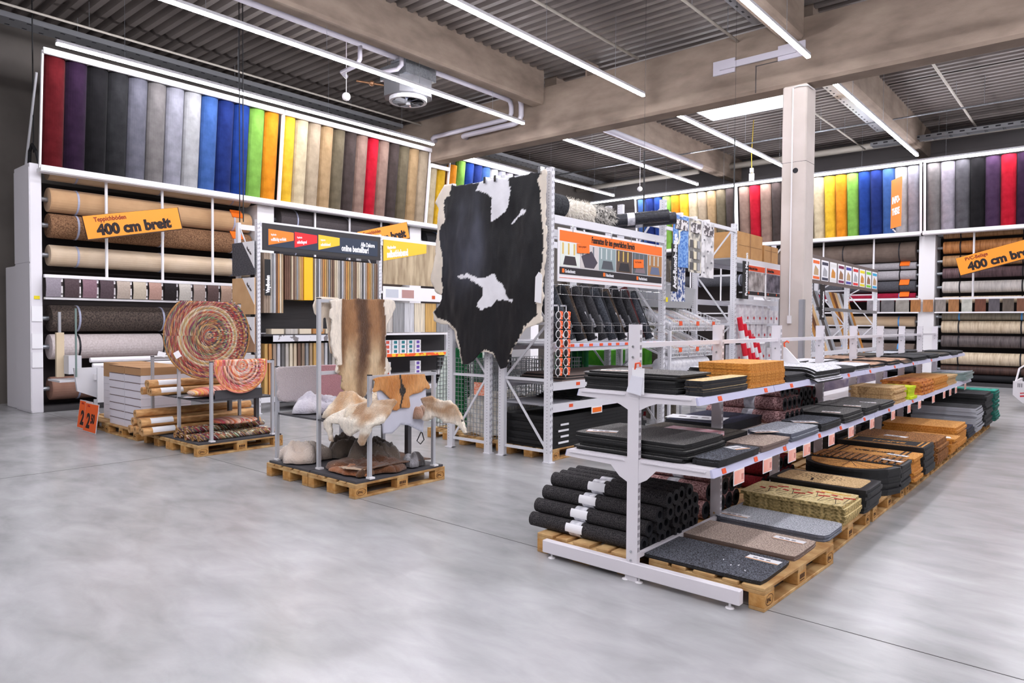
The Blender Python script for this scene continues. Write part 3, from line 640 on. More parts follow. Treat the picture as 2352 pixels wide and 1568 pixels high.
# price cards
yy = [4.36, 4.86, 5.36, 5.7, 6.35, 6.95, 7.7, 8.6, 9.4, 10.0, 10.9, 11.7, 12.2, 12.7, 13.6]
for i, y in enumerate(yy):
    o = thing('price_card', 'pinkish orange price card hanging under the lower shelf, %s from the near end' % (['first', 'second', 'third', 'fourth', 'fifth', 'sixth', 'seventh', 'eighth', 'ninth', 'tenth', 'eleventh', 'twelfth', 'thirteenth', 'fourteenth', 'fifteenth'][i]), 'price card', (GX+.572, y, .66), 'price cards on the lower shelf edge')
    part('frame', MB().box(GX+.567, GX+.57, y, y+.17, .675, .775), PAPER, o)
    part('card', MB().box(GX+.57, GX+.572, y+.008, y+.162, .682, .768), TAGP, o)
    b = MB()
    for k in range(3): b.box(GX+.572, GX+.5725, y+.12+.012*k, y+.127+.012*k, .70, .74)
    part('print', b, M('tag_print', (200, 110, 100), rough=.6), o)
for zt, xf, ys in ((1.262, GX+.455, (4.35, 5.15, 5.7, 7.3, 8.1, 9.2, 10.2, 11.4)), (.822, GX+.556, (4.2, 4.72, 5.28, 6.1, 6.7, 7.5, 8.5, 9.7))):
    for y in ys: solo('shelf_tag', MB().prism([(xf, zt-.012), (xf+.004, zt-.014), (xf+.012, zt-.042), (xf+.006, zt-.04)], 1, y, y+.055), TAGO, 'small orange tag on the %s shelf edge, %s' % ('upper' if zt > 1 else 'lower', spot(y-.03, y+.06)+(', nearer one' if y in (4.2, 8.1, 10.2) else '')), 'shelf tag', 'orange tags on the shelf edges')
# white info tag on an orange hook, front upright
t = thing('hanging_booklet', 'white booklet hanging from an orange hook on the front upright', 'booklet', (GX+.05, 4.03, 1.25))
part('hook', MB().tube([(GX+.02, 4.04, 1.42), (GX+.03, 4.03, 1.46), (GX+.06, 4.03, 1.465), (GX+.065, 4.03, 1.44)], .007, 6), TAGO, t)
part('page', MB().box(GX+.0, GX+.09, 4.035, 4.039, 1.26, 1.43), PAPER, t)
part('cover', MB().prism([(GX-.04, 1.27), (GX+.07, 1.25), (GX+.085, 1.37), (GX+.0, 1.38)], 1, 4.028, 4.033), M('clear_sleeve', (226, 226, 236), rough=.15), t)

# ================================================================ MATS
def rrect(x0, x1, y0, y1, r, n=3):
    P = []
    for cx, cy, a0 in ((x1-r, y0+r, -pi/2), (x1-r, y1-r, 0), (x0+r, y1-r, pi/2), (x0+r, y0+r, pi)):
        for k in range(n+1): a = a0+pi/2*k/n; P.append((cx+r*cos(a), cy+r*sin(a)))
    return P
def matmesh(x0, x1, y0, y1, z, t, r=.02, sag=0, inset=.0, shape=None, wave=0):
    """flat mat with rim (mat 0) and top pile (mat 1); sag bends the front x1 edge down/up"""
    nx, ny = 14, 6; b = MB()
    def Z(u, v): return sag*max(0, (u-.72)/.28)**2+wave*sin(u*9+v*3)*.5
    def XY(u, v):
        x = x0+(x1-x0)*u; y = y0+(y1-y0)*v
        if shape == 'half':   # half-round, straight side towards +y
            k = sqrt(max(0, 1-(2*u-1)**2)); y = y1-(y1-y0)*(1-v)*max(k, .08)
        elif r:               # pull the corners in
            du = min(u, 1-u)*(x1-x0); dv = min(v, 1-v)*(y1-y0)
            if du < r and dv < r*.999:
                x += (r*.3)*(1 if u < .5 else -1)*(1-du/r); y += (r*.3)*(1 if v < .5 else -1)*(1-dv/r)
        return x, y
    for l, zz in ((0, 0), (1, t)):
        V = [(*XY(i/nx, j/ny), z+zz+Z(i/nx, j/ny)) for j in range(ny+1) for i in range(nx+1)]
        F = [(j*(nx+1)+i, j*(nx+1)+i+1, (j+1)*(nx+1)+i+1, (j+1)*(nx+1)+i) for j in range(ny) for i in range(nx)]
        if not l: F = [f[::-1] for f in F]
        b.add(V, F, l)
    N0 = 0; N1 = (nx+1)*(ny+1)
    rim = [(i, 0) for i in range(nx+1)]+[(nx, j) for j in range(1, ny+1)]+[(i, ny) for i in range(nx-1, -1, -1)]+[(0, j) for j in range(ny-1, 0, -1)]
    idx = [j*(nx+1)+i for i, j in rim]; m = len(idx)
    b.f += [(idx[k], idx[(k+1) % m], idx[(k+1) % m]+N1, idx[k]+N1) for k in range(m)]; b.mi += [0]*m
    return b
RUB = M('rubber_black', (15, 16, 18), rough=.55, spec=.5); RUBG = M('rubber_greyblack', (28, 29, 34), rough=.5)
def pile(nm, c1, c2, sc=90, **k): return M('pile_'+nm, c1, c2, scale=sc, rough=.95, bump=.5, sheen=.1, detail=2, lo=.4, hi=.6, spec=.15, **k)
PL = {'speckled grey': pile('speckled_grey', (48, 46, 46), (140, 138, 136), 170), 'speckled black': pile('speckled_black', (12, 13, 18), (104, 108, 120), 110), 'near black': pile('near_black', (24, 25, 28), (52, 52, 56), 70),
 'dark brown': pile('dark_brown', (48, 42, 36), (82, 74, 64), 100), 'beige': pile('beige', (146, 126, 116), (206, 188, 174), 100), 'light grey': pile('light_grey', (140, 144, 154), (206, 210, 218), 100), 'navy': pile('navy', (26, 28, 52), (40, 44, 74), 70),
 'coir': pile('coir', (180, 118, 50), (226, 168, 92), 70), 'pale coir': pile('pale_coir', (196, 160, 112), (230, 200, 152), 70), 'cream coir': pile('cream_coir', (206, 184, 128), (234, 216, 166), 60), 'brown brush': pile('brown_brush', (96, 58, 26), (190, 130, 70), 60),
 'white grey': pile('white_grey', (170, 170, 176), (224, 224, 230), 60), 'patterned brown': pile('patterned_brown', (70, 52, 44), (190, 150, 122), 14), 'blue grey': pile('blue_grey', (96, 100, 130), (130, 134, 164), 60), 'lime': pile('lime', (190, 206, 10), (222, 236, 40), 30),
 'rust': pile('rust', (150, 70, 26), (224, 150, 76), 26), 'stripe bw': pile('stripe_bw', (50, 50, 54), (214, 214, 218), 10, stretch=(1, 9, 1)), 'green': pile('green', (10, 110, 96), (30, 170, 150), 20)}
def stack(name, x0, x1, y0, y1, z0, n, t, top, rim, what, where, jit=.012, r=.03, sag=0, shape=None, gap=.0, cat='doormat', cur=.0):
    """n mats piled one on the other, each an object of its own; returns the top one"""
    last = None
    for i in range(n):
        k = n-1-i; jx, jy = random.uniform(-jit, jit), random.uniform(-jit, jit)
        lab = '%s mat, %s, %s' % (what, 'topmost' if k == 0 else 'bottom one' if i == 0 else ORD[k]+' from top', where)
        z = z0+i*(t+gap)+.0006
        b = matmesh(x0+jx, x1+jx, y0+jy, y1+jy, z, t-.0008, r, sag, shape=shape)
        o = solo(name, b, [rim, PL[top] if isinstance(top, str) else top], lab, cat, 'mats in the stack '+where)
        last = o
    return last, z0+n*(t+gap)
def inlay(parent, name, mb, mat): return part(name, mb, mat, parent)
def leaflet(cx, cy, z, w_, d, rz, label, c=PAPER, strip=True):
    t = thing('leaflet', label, 'leaflet', (cx, cy, z), 'paper leaflets on the mats')
    part('sheet', MB().cbox((cx, cy, z+.002), (w_, d, .002), 0, rz), c, t)
    if strip: part('coloured_edge', MB().cbox((cx+d*.42*sin(rz), cy-d*.42*cos(rz), z+.0035), (w_, d*.14, .001), 0, rz), M('leaflet_edge', (214, 150, 96), rough=.6), t)
    b = MB()
    for k in range(3): b.cbox((cx+w_*(-.25+.2*k)*cos(rz), cy+w_*(-.25+.2*k)*sin(rz), z+.0036), (w_*.13, d*.2, .0008), 0, rz)
    part('print', b, M('leaflet_print', (120, 116, 120), rough=.7), t)
    return t
U, Lw, Pz = 1.262, .822, .144
# upper shelf
stack('rubber_mat', -2.85, -2.12, 4.13, 4.6, U, 9, .014, 'speckled grey', RUB, 'black rubber', 'left of the front upright on the upper shelf', .02, .03)
leaflet(-2.68, 4.25, U+.126, .2, .1, .5, 'white leaflet on the speckled grey mats, upper shelf near end')
o, z_ = stack('rubber_doormat', -2.10, -1.962, 4.15, 4.88, U, 7, .014, 'pale coir', RUBG, 'black', 'with tan top right of the front upright', .008, .03)
stack('rubber_doormat', -2.84, -2.14, 4.64, 4.9, U, 5, .014, 'speckled grey', RUBG, 'black', 'behind the speckled grey mats', .015, .03)
stack('coir_doormat', -2.37, -1.965, 4.92, 5.62, U, 8, .022, 'coir', M('coir_edge', (176, 108, 36), (214, 148, 66), scale=60, rough=.9, bump=.5), 'orange woven', 'on the upper shelf edge', .008, .02)
stack('thin_mat', -2.84, -2.47, 4.95, 5.6, U, 4, .012, 'blue grey', RUB, 'blue grey', 'left of the orange coir mats', .01)
leaflet(-2.65, 5.2, U+.049, .3, .12, .1, 'white card on the blue grey mats, upper shelf')
stack('rubber_doormat', -2.36, -1.97, 5.66, 6.16, U, 4, .014, 'near black', RUBG, 'greenish black', 'just beyond the orange coir mats', .008)
stack('ribbed_mat', -2.36, -1.9, 6.2, 6.95, U+.0, 7, .014, 'white grey', RUB, 'white and grey ribbed', 'sagging over the upper shelf edge', .02, .03, -.035)
stack('thin_mat', -2.85, -2.46, 5.7, 6.6, U, 6, .014, 'white grey', RUB, 'pale grey', 'on the far half of the upper shelf', .02)
stack('thin_mat', -2.85, -2.46, 6.7, 7.7, U, 6, .014, 'white grey', RUB, 'pale grey', 'on the far half, second along', .02)
for i, (y0, y1, n, tp, w_) in enumerate(((7.05, 7.6, 4, 'near black', 'black'), (7.65, 8.25, 4, 'white grey', 'grey white'), (8.3, 8.9, 3, 'patterned brown', 'black and tan'), (8.98, 9.6, 4, 'patterned brown', 'brown patterned'), (9.66, 10.2, 3, 'patterned brown', 'brown and black'), (10.3, 11.2, 4, 'near black', 'black'), (11.3, 12.1, 4, 'near black', 'dark'), (12.2, 13.0, 3, 'dark brown', 'dark brown'), (13.05, 13.7, 4, 'near black', 'black'), (13.75, 14.35, 3, 'near black', 'black'))):
    stack('patterned_mat' if 'pattern' in tp else 'rubber_doormat', -2.36, -1.96, y0, y1, U, n, .014, tp, RUB, w_, 'upper shelf, '+spot(y0, y1), .02, sag=-.01)
for i, y0 in enumerate((7.8, 9.0, 10.2, 11.4, 12.6)):
    stack('thin_mat', -2.85, -2.46, y0, y0+1.0, U, 4, .014, ['white grey', 'patterned brown', 'dark brown', 'light grey', 'near black'][i], RUB, 'flat', 'far half of upper shelf, '+spot(y0, y0+1), .02)
t = thing('scraper', 'white ice-scraper shaped display holder with red hook on the upper shelf', 'display holder', (-2.3, 6.0, U))
part('holder_blade', MB().prism([(-2.36, 1.375), (-2.2, 1.36), (-2.33, 1.5), (-2.36, 1.52)], 1, 6.68, 6.7), WHITE, t); part('hook', MB().tube([(-2.35, 6.69, 1.5), (-2.355, 6.69, 1.55), (-2.33, 6.69, 1.57), (-2.31, 6.69, 1.555)], .008, 6), TAGO, t)
# lower shelf
stack('rubber_mat', -2.93, -2.06, 4.12, 4.74, Lw, 9, .0135, 'speckled grey', RUB, 'large black', 'at the near end of the lower shelf', .02, .04, cur=.1)
leaflet(-2.78, 4.25, Lw+.1225, .22, .1, .4, 'white leaflet on the large black mats, lower shelf near end')
stack('loop_mat', -2.04, -1.845, 4.15, 4.82, Lw, 3, .016, 'speckled black', RUB, 'blue black speckled', 'at the near corner of the lower shelf', .008)
leaflet(-1.95, 4.66, Lw+.049, .13, .12, 1.2, 'white leaflet on the speckled corner mat, lower shelf')
stack('loop_mat', -2.9, -2.16, 4.8, 5.4, Lw, 4, .016, 'dark brown', RUB, 'dark brown', 'behind the large black mats', .01)
stack('loop_mat', -2.13, -1.845, 4.86, 5.42, Lw, 3, .016, 'beige', M('mat_rim_beige', (120, 104, 98), rough=.8), 'beige', 'on the lower shelf front', .008)
stack('loop_mat', -2.2, -1.845, 5.46, 6.12, Lw, 4, .016, 'light grey', M('mat_rim_grey', (96, 100, 112), rough=.8), 'light grey', 'on the lower shelf front', .01)
stack('loop_mat', -2.2, -1.85, 6.17, 6.75, Lw, 4, .016, 'speckled black', RUB, 'dark grey', 'beyond the light grey mats', .01)
leaflet(-2.05, 5.42, Lw+.066, .2, .1, .9, 'white leaflet between the beige and light grey mats'); leaflet(-2.0, 6.2, Lw+.066, .2, .12, .6, 'white leaflet with orange edge on the dark grey mats')
stack('loop_mat', -2.95, -2.4, 5.46, 6.3, Lw, 4, .02, 'navy', RUBG, 'navy blue', 'on the far half of the lower shelf', .012)
leaflet(-2.75, 5.7, Lw+.083, .5, .25, .2, 'large white sheets on the navy blue mats', strip=False)
t = solo('booklet_pile', MB().box(-2.62, -2.2, 4.86, 5.02, Lw+.066, Lw+.1), M('booklet_red', (214, 130, 140), (236, 220, 226), scale=9, rough=.5, stretch=(1, 1, 6)), 'flat pile of pink and white booklets on the dark brown mats', 'booklets')
for i, (y0, y1, n, tp, w_) in enumerate(((6.85, 7.5, 5, 'speckled grey', 'dark grey'), (7.55, 8.1, 5, 'speckled grey', 'grey'), (8.15, 8.8, 4, 'speckled grey', 'mid grey'))):
    stack('loop_mat', -2.36, -1.85, y0, y1, Lw, n, .016, tp, RUB, w_, 'lower shelf, '+spot(y0, y1), .01)
    leaflet(-2.0, y0+.1, Lw+n*.016+.001, .16, .1, .2, 'pale leaflet on the %s mats of the lower shelf' % w_)
COE = MATS['coir_edge']; CPE = M('coir_pale_edge', (170, 132, 90), (214, 182, 132), scale=50, rough=.9, bump=.4)
stack('coir_doormat', -2.36, -1.87, 8.9, 9.5, Lw, 7, .026, 'pale coir', CPE, 'pale', 'on the lower shelf before the lime mats', .02)
stack('grass_mat', -2.2, -1.86, 9.6, 10.0, Lw, 5, .03, 'lime', M('lime_edge', (186, 204, 8), rough=.7), 'bright lime green', 'on the lower shelf', .02)
stack('coir_doormat', -2.36, -1.87, 10.35, 11.2, Lw, 6, .028, 'rust', M('rust_edge', (128, 52, 20), (226, 150, 70), scale=14, rough=.9), 'rust brown', 'just beyond the lime mats', .02)
stack('coir_doormat', -2.36, -1.87, 11.25, 12.3, Lw, 6, .028, 'coir', COE, 'orange brown', 'mid lower shelf beyond the rust mats', .02)
stack('coir_doormat', -2.36, -1.87, 12.35, 13.1, Lw, 5, .028, 'pale coir', CPE, 'tan', 'at the far part of the lower shelf', .02)
stack('boot_tray', -2.3, -1.8, 13.5, 14.3, Lw, 5, .026, 'light grey', M('tray_grey', (130, 150, 146), rough=.3), 'grey green', 'at the far end of the lower shelf', .02, sag=.02, cat='boot tray')
# rolls
def crush(nm): return MATS[nm]
PINK = M('pink_shag', (120, 78, 78), (222, 178, 176), scale=70, rough=.95, bump=.6, detail=3, lo=.35, hi=.65)
BLKC = M('black_loop', (18, 18, 21), (70, 66, 68), scale=150, rough=.9, bump=.5, lo=.4, hi=.62)
REDC = M('dark_red_loop', (90, 8, 16), (130, 20, 30), scale=70, rough=.95, bump=.4)
FOIL = M('clear_wrap', (176, 176, 186), (226, 226, 232), scale=18, rough=.12, spec=.9, bump=.3)
def rolled(x0, x1, y, z, r, mat, label, group, wrap=True, rim=RUBG, paper=False, wx=None, name='rolled_mat'):
    t = thing(name, label, 'rolled mat', ((x0+x1)/2, y, z-r), group)
    part('mat', MB().ring((x0, y, z), (x1, y, z), r, r*.5, 18, 0, 1), [mat, rim], t)
    b = MB()
    for rr in (.68, .86):
        for xx in (x0, x1): b.ring((xx-.001, y, z), (xx+.001, y, z), r*rr, r*(rr-.05), 18)
    part('spiral_edge', b, DARK, t)
    if wrap:
        wx_ = wx if wx is not None else x0+(x1-x0)*.33
        part('wrap', MB().ring((wx_, y, z), (wx_+.1, y, z), r+.003, r-.004, 18), FOIL, t)
        if paper: part('paper_label', MB().grid(lambda u, v: (wx_-.03+.15*u, y+(r+.005)*cos(pi*(1.1-.35*v)), z+(r+.005)*sin(pi*(1.1-.35*v))), 2, 5), PAPER, t)
    return t
k = 0
for row, n in enumerate((8, 7, 6, 4)):
    for j in range(n):
        y = 4.24+.052*row+j*.112; x0 = -3.42+.035*row+random.uniform(-.015, .015)
        rolled(x0, x0+1.0+random.uniform(-.02, .02), y, .2+.099*row, .0545, BLKC, 'black rolled mat, %s row from the pallet, %s from the front' % (['bottom', 'second', 'third', 'top'][row], ['first', 'second', 'third', 'fourth', 'fifth', 'sixth', 'seventh', 'eighth'][j]), 'black rolled mats', j < 2, paper=j == 0, wx=x0+.38)
for row, n in enumerate((5, 5, 4)):
    for j in range(n):
        y = 5.3+.07*row+j*.15
        rolled(-3.2+.02*row, -2.47, y, .218+.135*row, .072, PINK, 'pink shag roll on the floor pallet, %s row, %s from the front' % (['bottom', 'middle', 'top'][row], ORD[j] if j else 'first'), 'pink shag rolls on the pallet', True, wx=-2.85+.02*row)
for row, n in enumerate((4, 4, 3)):
    for j in range(n):
        y = 6.36+.05*row+j*.125
        rolled(-2.95, -2.2-.04*row, y, Lw+.062+.118*row, .06, PINK, 'mauve shag roll on the lower shelf, %s row, %s from the front' % (['bottom', 'middle', 'top'][row], ORD[j] if j else 'first'), 'mauve shag rolls on the lower shelf', True, wx=-2.6)
for row, n in enumerate((7, 6)):
    for j in range(n):
        y = 7.0+.06*row+j*.135
        rolled(-2.95, -2.4, y, Lw+.066+.125*row, .062, REDC if (j+row) % 3 == 0 else BLKC, 'dark roll deep on the lower shelf, %s row, %s along' % (['lower', 'upper'][row], ORD[j] if j else 'first'), 'dark rolls deep on the lower shelf', False)
        rolled(-3.2, -2.5, y-.4, .21+.125*row, .062, REDC, 'dark red roll on the far pallet, %s row, %s along' % (['lower', 'upper'][row], ORD[j] if j else 'first'), 'dark red rolls on the far pallet', False)
# floor pallets, right side
X0, X1 = -2.41, -1.575
o, z = stack('rubber_mat', X0, X1, 4.17, 4.68, Pz, 2, .012, 'speckled black', RUB, 'black speckled', 'on the near corner pallet', .004, .03)
leaflet(-1.72, 4.57, z+.001, .22, .08, -.05, 'white leaflet on the near corner black mat')
b = MB()
for p in ((-1.84, 4.33), (-1.8, 4.36), (-1.73, 4.29), (-1.92, 4.4)): b.cbox((*p, z+.003), (.018, .006, .002), 0, random.uniform(0, 3))
solo('paper_scraps', b, PAPER, 'tiny white paper scraps on the near corner black mat', 'paper scraps')['kind'] = 'stuff'
o, z = stack('loop_mat', X0, X1, 4.74, 5.2, Pz, 3, .012, 'beige', MATS['mat_rim_beige'], 'brownish beige', 'on the floor pallet', .006, .03)
leaflet(-1.73, 5.08, z+.001, .22, .08, -.05, 'white leaflet with orange edge on the beige floor mat')
o, z = stack('loop_mat', X0, X1+.03, 5.3, 5.76, Pz, 4, .012, 'light grey', MATS['mat_rim_grey'], 'blue grey', 'between the beige and poppy mats', .006, .06)
leaflet(-2.27, 5.42, z+.001, .22, .08, 0, 'leaflet on the blue grey floor mat beside the upright')
CRE = M('coir_cream_edge', (120, 104, 62), (216, 190, 130), scale=40, rough=.95, bump=.5)
o, z = stack('coir_doormat', -2.38, -1.56, 5.8, 6.3, Pz, 6, .028, 'cream coir', CRE, 'cream', 'with the poppy print', .018, .02)
b = MB(); bg = MB(); by = MB()
zz = z+.0005-.0
for i in range(12):
    x = -2.28+i*.062; y = 6.04+.09*((i*37) % 5-2)/2.5
    b.cbox((x, y+.05, z+.001), (.05+.02*(i % 3), .028, .0016), 0, .3*((i*7) % 3-1))
    bg.cbox((x+.005, y-.05, z+.0006), (.005, .17, .001), 0, .25*((i*5) % 3-1)); bg.cbox((x+.03, y-.12, z+.0006), (.004, .1, .001), 0, -.4)
by.cbox((-1.78, 6.2, z+.001), (.14, .018, .0016), 0, -.1); by.cbox((-1.66, 6.19, z+.001), (.09, .014, .0016), 0, .1)
inlay(o, 'poppy_print', b, M('poppy_red', (186, 20, 20), rough=.9)); inlay(o, 'stem_print', bg, M('stem_black', (46, 36, 24), rough=.9)); inlay(o, 'yellow_print', by, M('print_yellow', (230, 170, 20), rough=.9))
o, z = stack('rubber_doormat', -2.36, -1.53, 6.34, 6.86, Pz, 7, .028, RUBG, RUB, 'black rubber', 'with the tree motif', .018, .03)
inlay(o, 'coir_field', MB().prism(rrect(-2.31, -1.6, 6.39, 6.81, .06), 2, z-.002, z+.004), PL['pale coir'])
b = MB()
for i in range(60):
    a = i*2.4; r = .02*sqrt(i); b.cbox((-1.98+r*1.3*cos(a), 6.63+r*.8*sin(a), z+.0045), (.016, .008, .001), 0, a)
b.cbox((-2.02, 6.5, z+.0045), (.02, .12, .001), 0, .2); inlay(o, 'tree_print', b, INK)
o, z = stack('half_round_mat', -2.36, -1.5, 6.98, 7.42, Pz, 9, .027, RUBG, RUB, 'black half-round', 'on the second pallet', .015, .02, shape='half')
V = [(-2.3+.74*k/14, 7.39-.36*max(.05, sqrt(1-(2*k/14-1)**2))) for k in range(15)]
inlay(o, 'coir_field', MB().prism(V+[(-1.56, 7.39), (-2.3, 7.39)], 2, z-.003, z+.004), PL['coir'])
b = MB()
for k in range(-3, 4): b.bar((-1.93, 7.38, z+.0045), (-1.93+.12*k, 7.09+.02*abs(k), z+.0045), .006, .001)
inlay(o, 'sun_line', b, INK)
o, z = stack('striped_doormat', -2.36, -1.5, 7.46, 7.9, Pz, 9, .027, RUBG, RUB, 'black', 'with brown brush bars', .012, .02)
for k in range(13): inlay(o, 'brush_bar', MB().box(-2.33+.064*k, -2.29+.064*k, 7.49, 7.87, z-.002, z+.012, ch=.004), PL['brown brush'])
leaflet(-1.62, 7.62, z+.013, .2, .06, -.3, 'white tag on the brush bar doormats', strip=False)
o, z = stack('coir_doormat', -2.34, -1.5, 7.95, 8.4, Pz, 8, .03, 'coir', COE, 'tan', 'with black end stripes', .02, .02)
b = MB()
for x in (-2.26, -2.22, -1.66, -1.61): b.box(x, x+.02, 7.97, 8.38, z, z+.002)
inlay(o, 'stripe_print', b, INK); text('lettering', 'WELCOME', .1, (-2.1, 8.13, z+.001), (1, 0, 0), (0, 1, 0), INK, o, .8, .003, .001)
leaflet(-1.66, 8.05, z+.003, .2, .07, -.2, 'white tag on the tan doormats with stripes', strip=False)
o, z = stack('rubber_doormat', -2.36, -1.48, 8.46, 9.0, Pz, 9, .031, 'near black', RUB, 'black framed', 'with a tan border', .012, .02)
b = MB()
for d in (.04, .09):
    b.box(-2.36+d, -1.48-d, 8.46+d, 8.475+d, z, z+.002); b.box(-2.36+d, -1.48-d, 8.985-d, 9.0-d, z, z+.002); b.box(-2.36+d, -2.34+d, 8.46+d, 9-d, z, z+.002); b.box(-1.5-d, -1.48-d, 8.46+d, 9-d, z, z+.002)
inlay(o, 'border_print', b, PL['coir']); text('lettering', 'HOME', .13, (-2.05, 8.66, z+.001), (1, 0, 0), (0, 1, 0), PL['coir'], o, .9, .003, .001)
BRE = M('brush_edge', (84, 48, 20), (168, 110, 56), scale=50, rough=.95, bump=.6)
o, z = stack('brush_doormat', -2.36, -1.5, 9.2, 9.9, Pz, 7, .036, 'brown brush', BRE, 'brown', 'on the third pallet', .02, .02)
leaflet(-1.95, 9.35, z+.002, .25, .1, -.2, 'white leaflet on the brown brush doormats', strip=False)
o, z = stack('coir_doormat', -2.0, -1.46, 9.98, 10.4, Pz, 6, .032, 'coir', COE, 'loosely folded tan', 'with white papers between', .03, .02)
leaflet(-1.6, 10.1, z+.001, .2, .12, .3, 'white papers on the loosely folded tan doormats', strip=False)
o, z = stack('coir_doormat', -2.36, -1.5, 10.5, 11.3, Pz, 8, .034, 'coir', COE, 'plain tan', 'beyond the brush doormats', .02, .02)
o, z = stack('rubber_doormat', -2.36, -1.5, 11.45, 12.1, Pz, 5, .03, 'navy', RUB, 'black and blue', 'on the fifth pallet', .02, .02)
leaflet(-1.75, 11.7, z+.001, .35, .2, 0, 'blue and white sheet on the black and blue mats', strip=False)
stack('rubber_doormat', -2.36, -1.5, 12.3, 13.0, Pz, 12, .03, 'near black', M('white_edge', (170, 172, 180), rough=.4), 'black white-edged', 'on the sixth pallet', .02, .02)
stack('rubber_doormat', -2.36, -1.5, 13.2, 14.0, Pz, 14, .036, 'near black', RUB, 'thick black', 'on the last pallet', .02, .02)
stack('grass_mat', -2.2, -1.46, 14.05, 14.6, Pz, 14, .036, 'green', M('green_edge', (14, 120, 104), (20, 30, 30), scale=8, rough=.7, stretch=(.1, .1, 6)), 'teal green', 'at the very end of the shelving', .02, .02)
for i, y0 in enumerate((9.0, 10.3, 11.6, 12.9)):
    stack('rubber_doormat', -3.2, -2.5, y0, y0+1.1, 0.001, 10, .04, 'near black', RUB, 'dark', 'far side on the floor, '+spot(y0, y0+1.1), .02)
    
# ================================================================ HIDES (outlines traced, hung at their own place)
COW = [(-7.16,3.39),(-6.98,3.596),(-6.847,3.587),(-6.736,3.558),(-6.482,3.553),(-6.323,3.549),(-6.22,3.566),(-6.135,3.563),(-6.017,3.572),(-5.836,3.542),(-5.612,3.542),(-5.366,3.557),(-5.234,3.57),(-5.21,3.532),(-5.22,3.323),(-5.241,3.068),(-5.209,2.855),(-5.207,2.621),(-5.234,2.365),(-5.276,2.178),(-5.266,2.036),(-5.288,1.871),(-5.281,1.729),(-5.377,1.693),(-5.5,1.656),(-5.593,1.558),(-5.719,1.409),(-5.783,1.284),(-5.847,1.158),(-5.946,1.128),(-6.014,1.25),(-6.065,1.324),(-6.202,1.345),(-6.253,1.33),(-6.393,1.21),(-6.5,1.167),(-6.59,1.176),(-6.609,1.253),(-6.684,1.434),(-6.759,1.617),(-6.872,1.69),(-7.064,1.699),(-7.201,1.761),(-7.23,1.856),(-7.073,1.963),(-7.028,2.096),(-7.145,2.152),(-7.264,2.318),(-7.206,2.505),(-7.149,2.772),(-7.131,3.039),(-7.093,3.276)]
COWB = [(-6.829,3.575),(-6.865,3.437),(-6.979,3.397),(-6.978,3.238),(-6.939,3.128),(-7.091,2.955),(-7.071,2.793),(-7.012,2.683),(-7.0,2.549),(-7.029,2.337),(-7.009,2.202),(-7.066,1.989),(-7.206,1.883),(-7.143,1.801),(-6.873,1.727),(-6.722,1.617),(-6.647,1.435),(-6.609,1.253),(-6.59,1.15),(-6.392,1.158),(-6.185,1.371),(-6.048,1.337),(-5.945,1.104),(-5.846,1.108),(-5.719,1.409),(-5.593,1.575),(-5.562,1.631),(-5.47,1.728),(-5.348,1.824),(-5.35,1.99),(-5.336,2.132),(-5.323,2.274),(-5.264,2.46),(-5.252,2.741),(-5.285,3.002),(-5.317,3.217),(-5.303,3.333),(-5.35,3.456),(-5.306,3.544),(-5.337,3.642),(-6.829,3.669)]
COW1 = [(-6.324,3.63),(-6.323,3.549),(-6.375,3.459),(-6.305,3.413),(-6.15,3.395),(-6.099,3.302),(-6.113,3.029),(-5.996,3.056),(-5.865,3.129),(-5.817,3.222),(-5.786,3.365),(-5.82,3.564)]
COW2 = [(-5.798,2.964),(-5.734,3.02),(-5.639,3.071),(-5.608,3.128),(-5.515,3.107),(-5.545,3.062),(-5.655,3.036),(-5.75,2.977)]
COW3 = [(-6.72,2.351),(-6.509,2.369),(-6.366,2.325),(-6.314,2.31),(-6.192,2.306),(-6.023,2.362),(-6.006,2.274),(-5.906,2.221),(-5.856,2.121),(-5.789,2.022),(-5.699,2.008),(-5.741,1.972),(-5.822,1.998),(-6.004,2.025),(-6.087,1.939),(-6.241,1.89),(-6.335,1.941),(-6.311,2.005),(-6.225,2.08),(-6.243,2.181),(-6.366,2.248),(-6.472,2.303),(-6.69,2.324)]
DEER = [(4.388,1.952),(4.454,1.965),(4.562,1.968),(4.872,1.978),(5.155,1.978),(5.248,1.965),(5.264,1.887),(5.202,1.777),(5.156,1.704),(5.126,1.608),(5.111,1.512),(5.126,1.416),(5.126,1.32),(5.188,1.245),(5.204,1.172),(5.127,1.127),(5.021,1.109),(4.903,1.068),(4.852,1.036),(4.845,0.919),(4.787,0.865),(4.674,0.85),(4.591,0.874),(4.542,0.929),(4.549,0.986),(4.522,0.999),(4.515,1.034),(4.536,1.123),(4.454,1.206),(4.468,1.319),(4.428,1.365),(4.414,1.477),(4.401,1.589),(4.414,1.657),(4.375,1.768),(4.401,1.857)]
SHEEP = [(4.23,1.889),(4.268,1.973),(4.333,1.986),(4.533,1.981),(4.561,1.965),(4.561,1.356),(4.452,1.382),(4.426,1.621),(4.399,1.768),(4.353,1.762),(4.346,1.61),(4.323,1.61),(4.297,1.767),(4.249,1.806)]
GOAT = [(4.342,1.16),(4.407,1.174),(4.692,1.184),(4.805,1.181),(5.025,1.174),(5.04,1.115),(5.071,1.08),(5.098,1.033),(5.079,1.006),(5.026,1.026),(4.981,0.99),(4.922,0.978),(4.849,0.972),(4.806,0.953),(4.821,0.853),(4.807,0.835),(4.693,0.843),(4.638,0.821),(4.583,0.831),(4.569,0.875),(4.582,0.927),(4.514,0.986),(4.461,1.032),(4.421,1.045),(4.355,1.024),(4.336,1.041),(4.355,1.081),(4.368,1.132)]
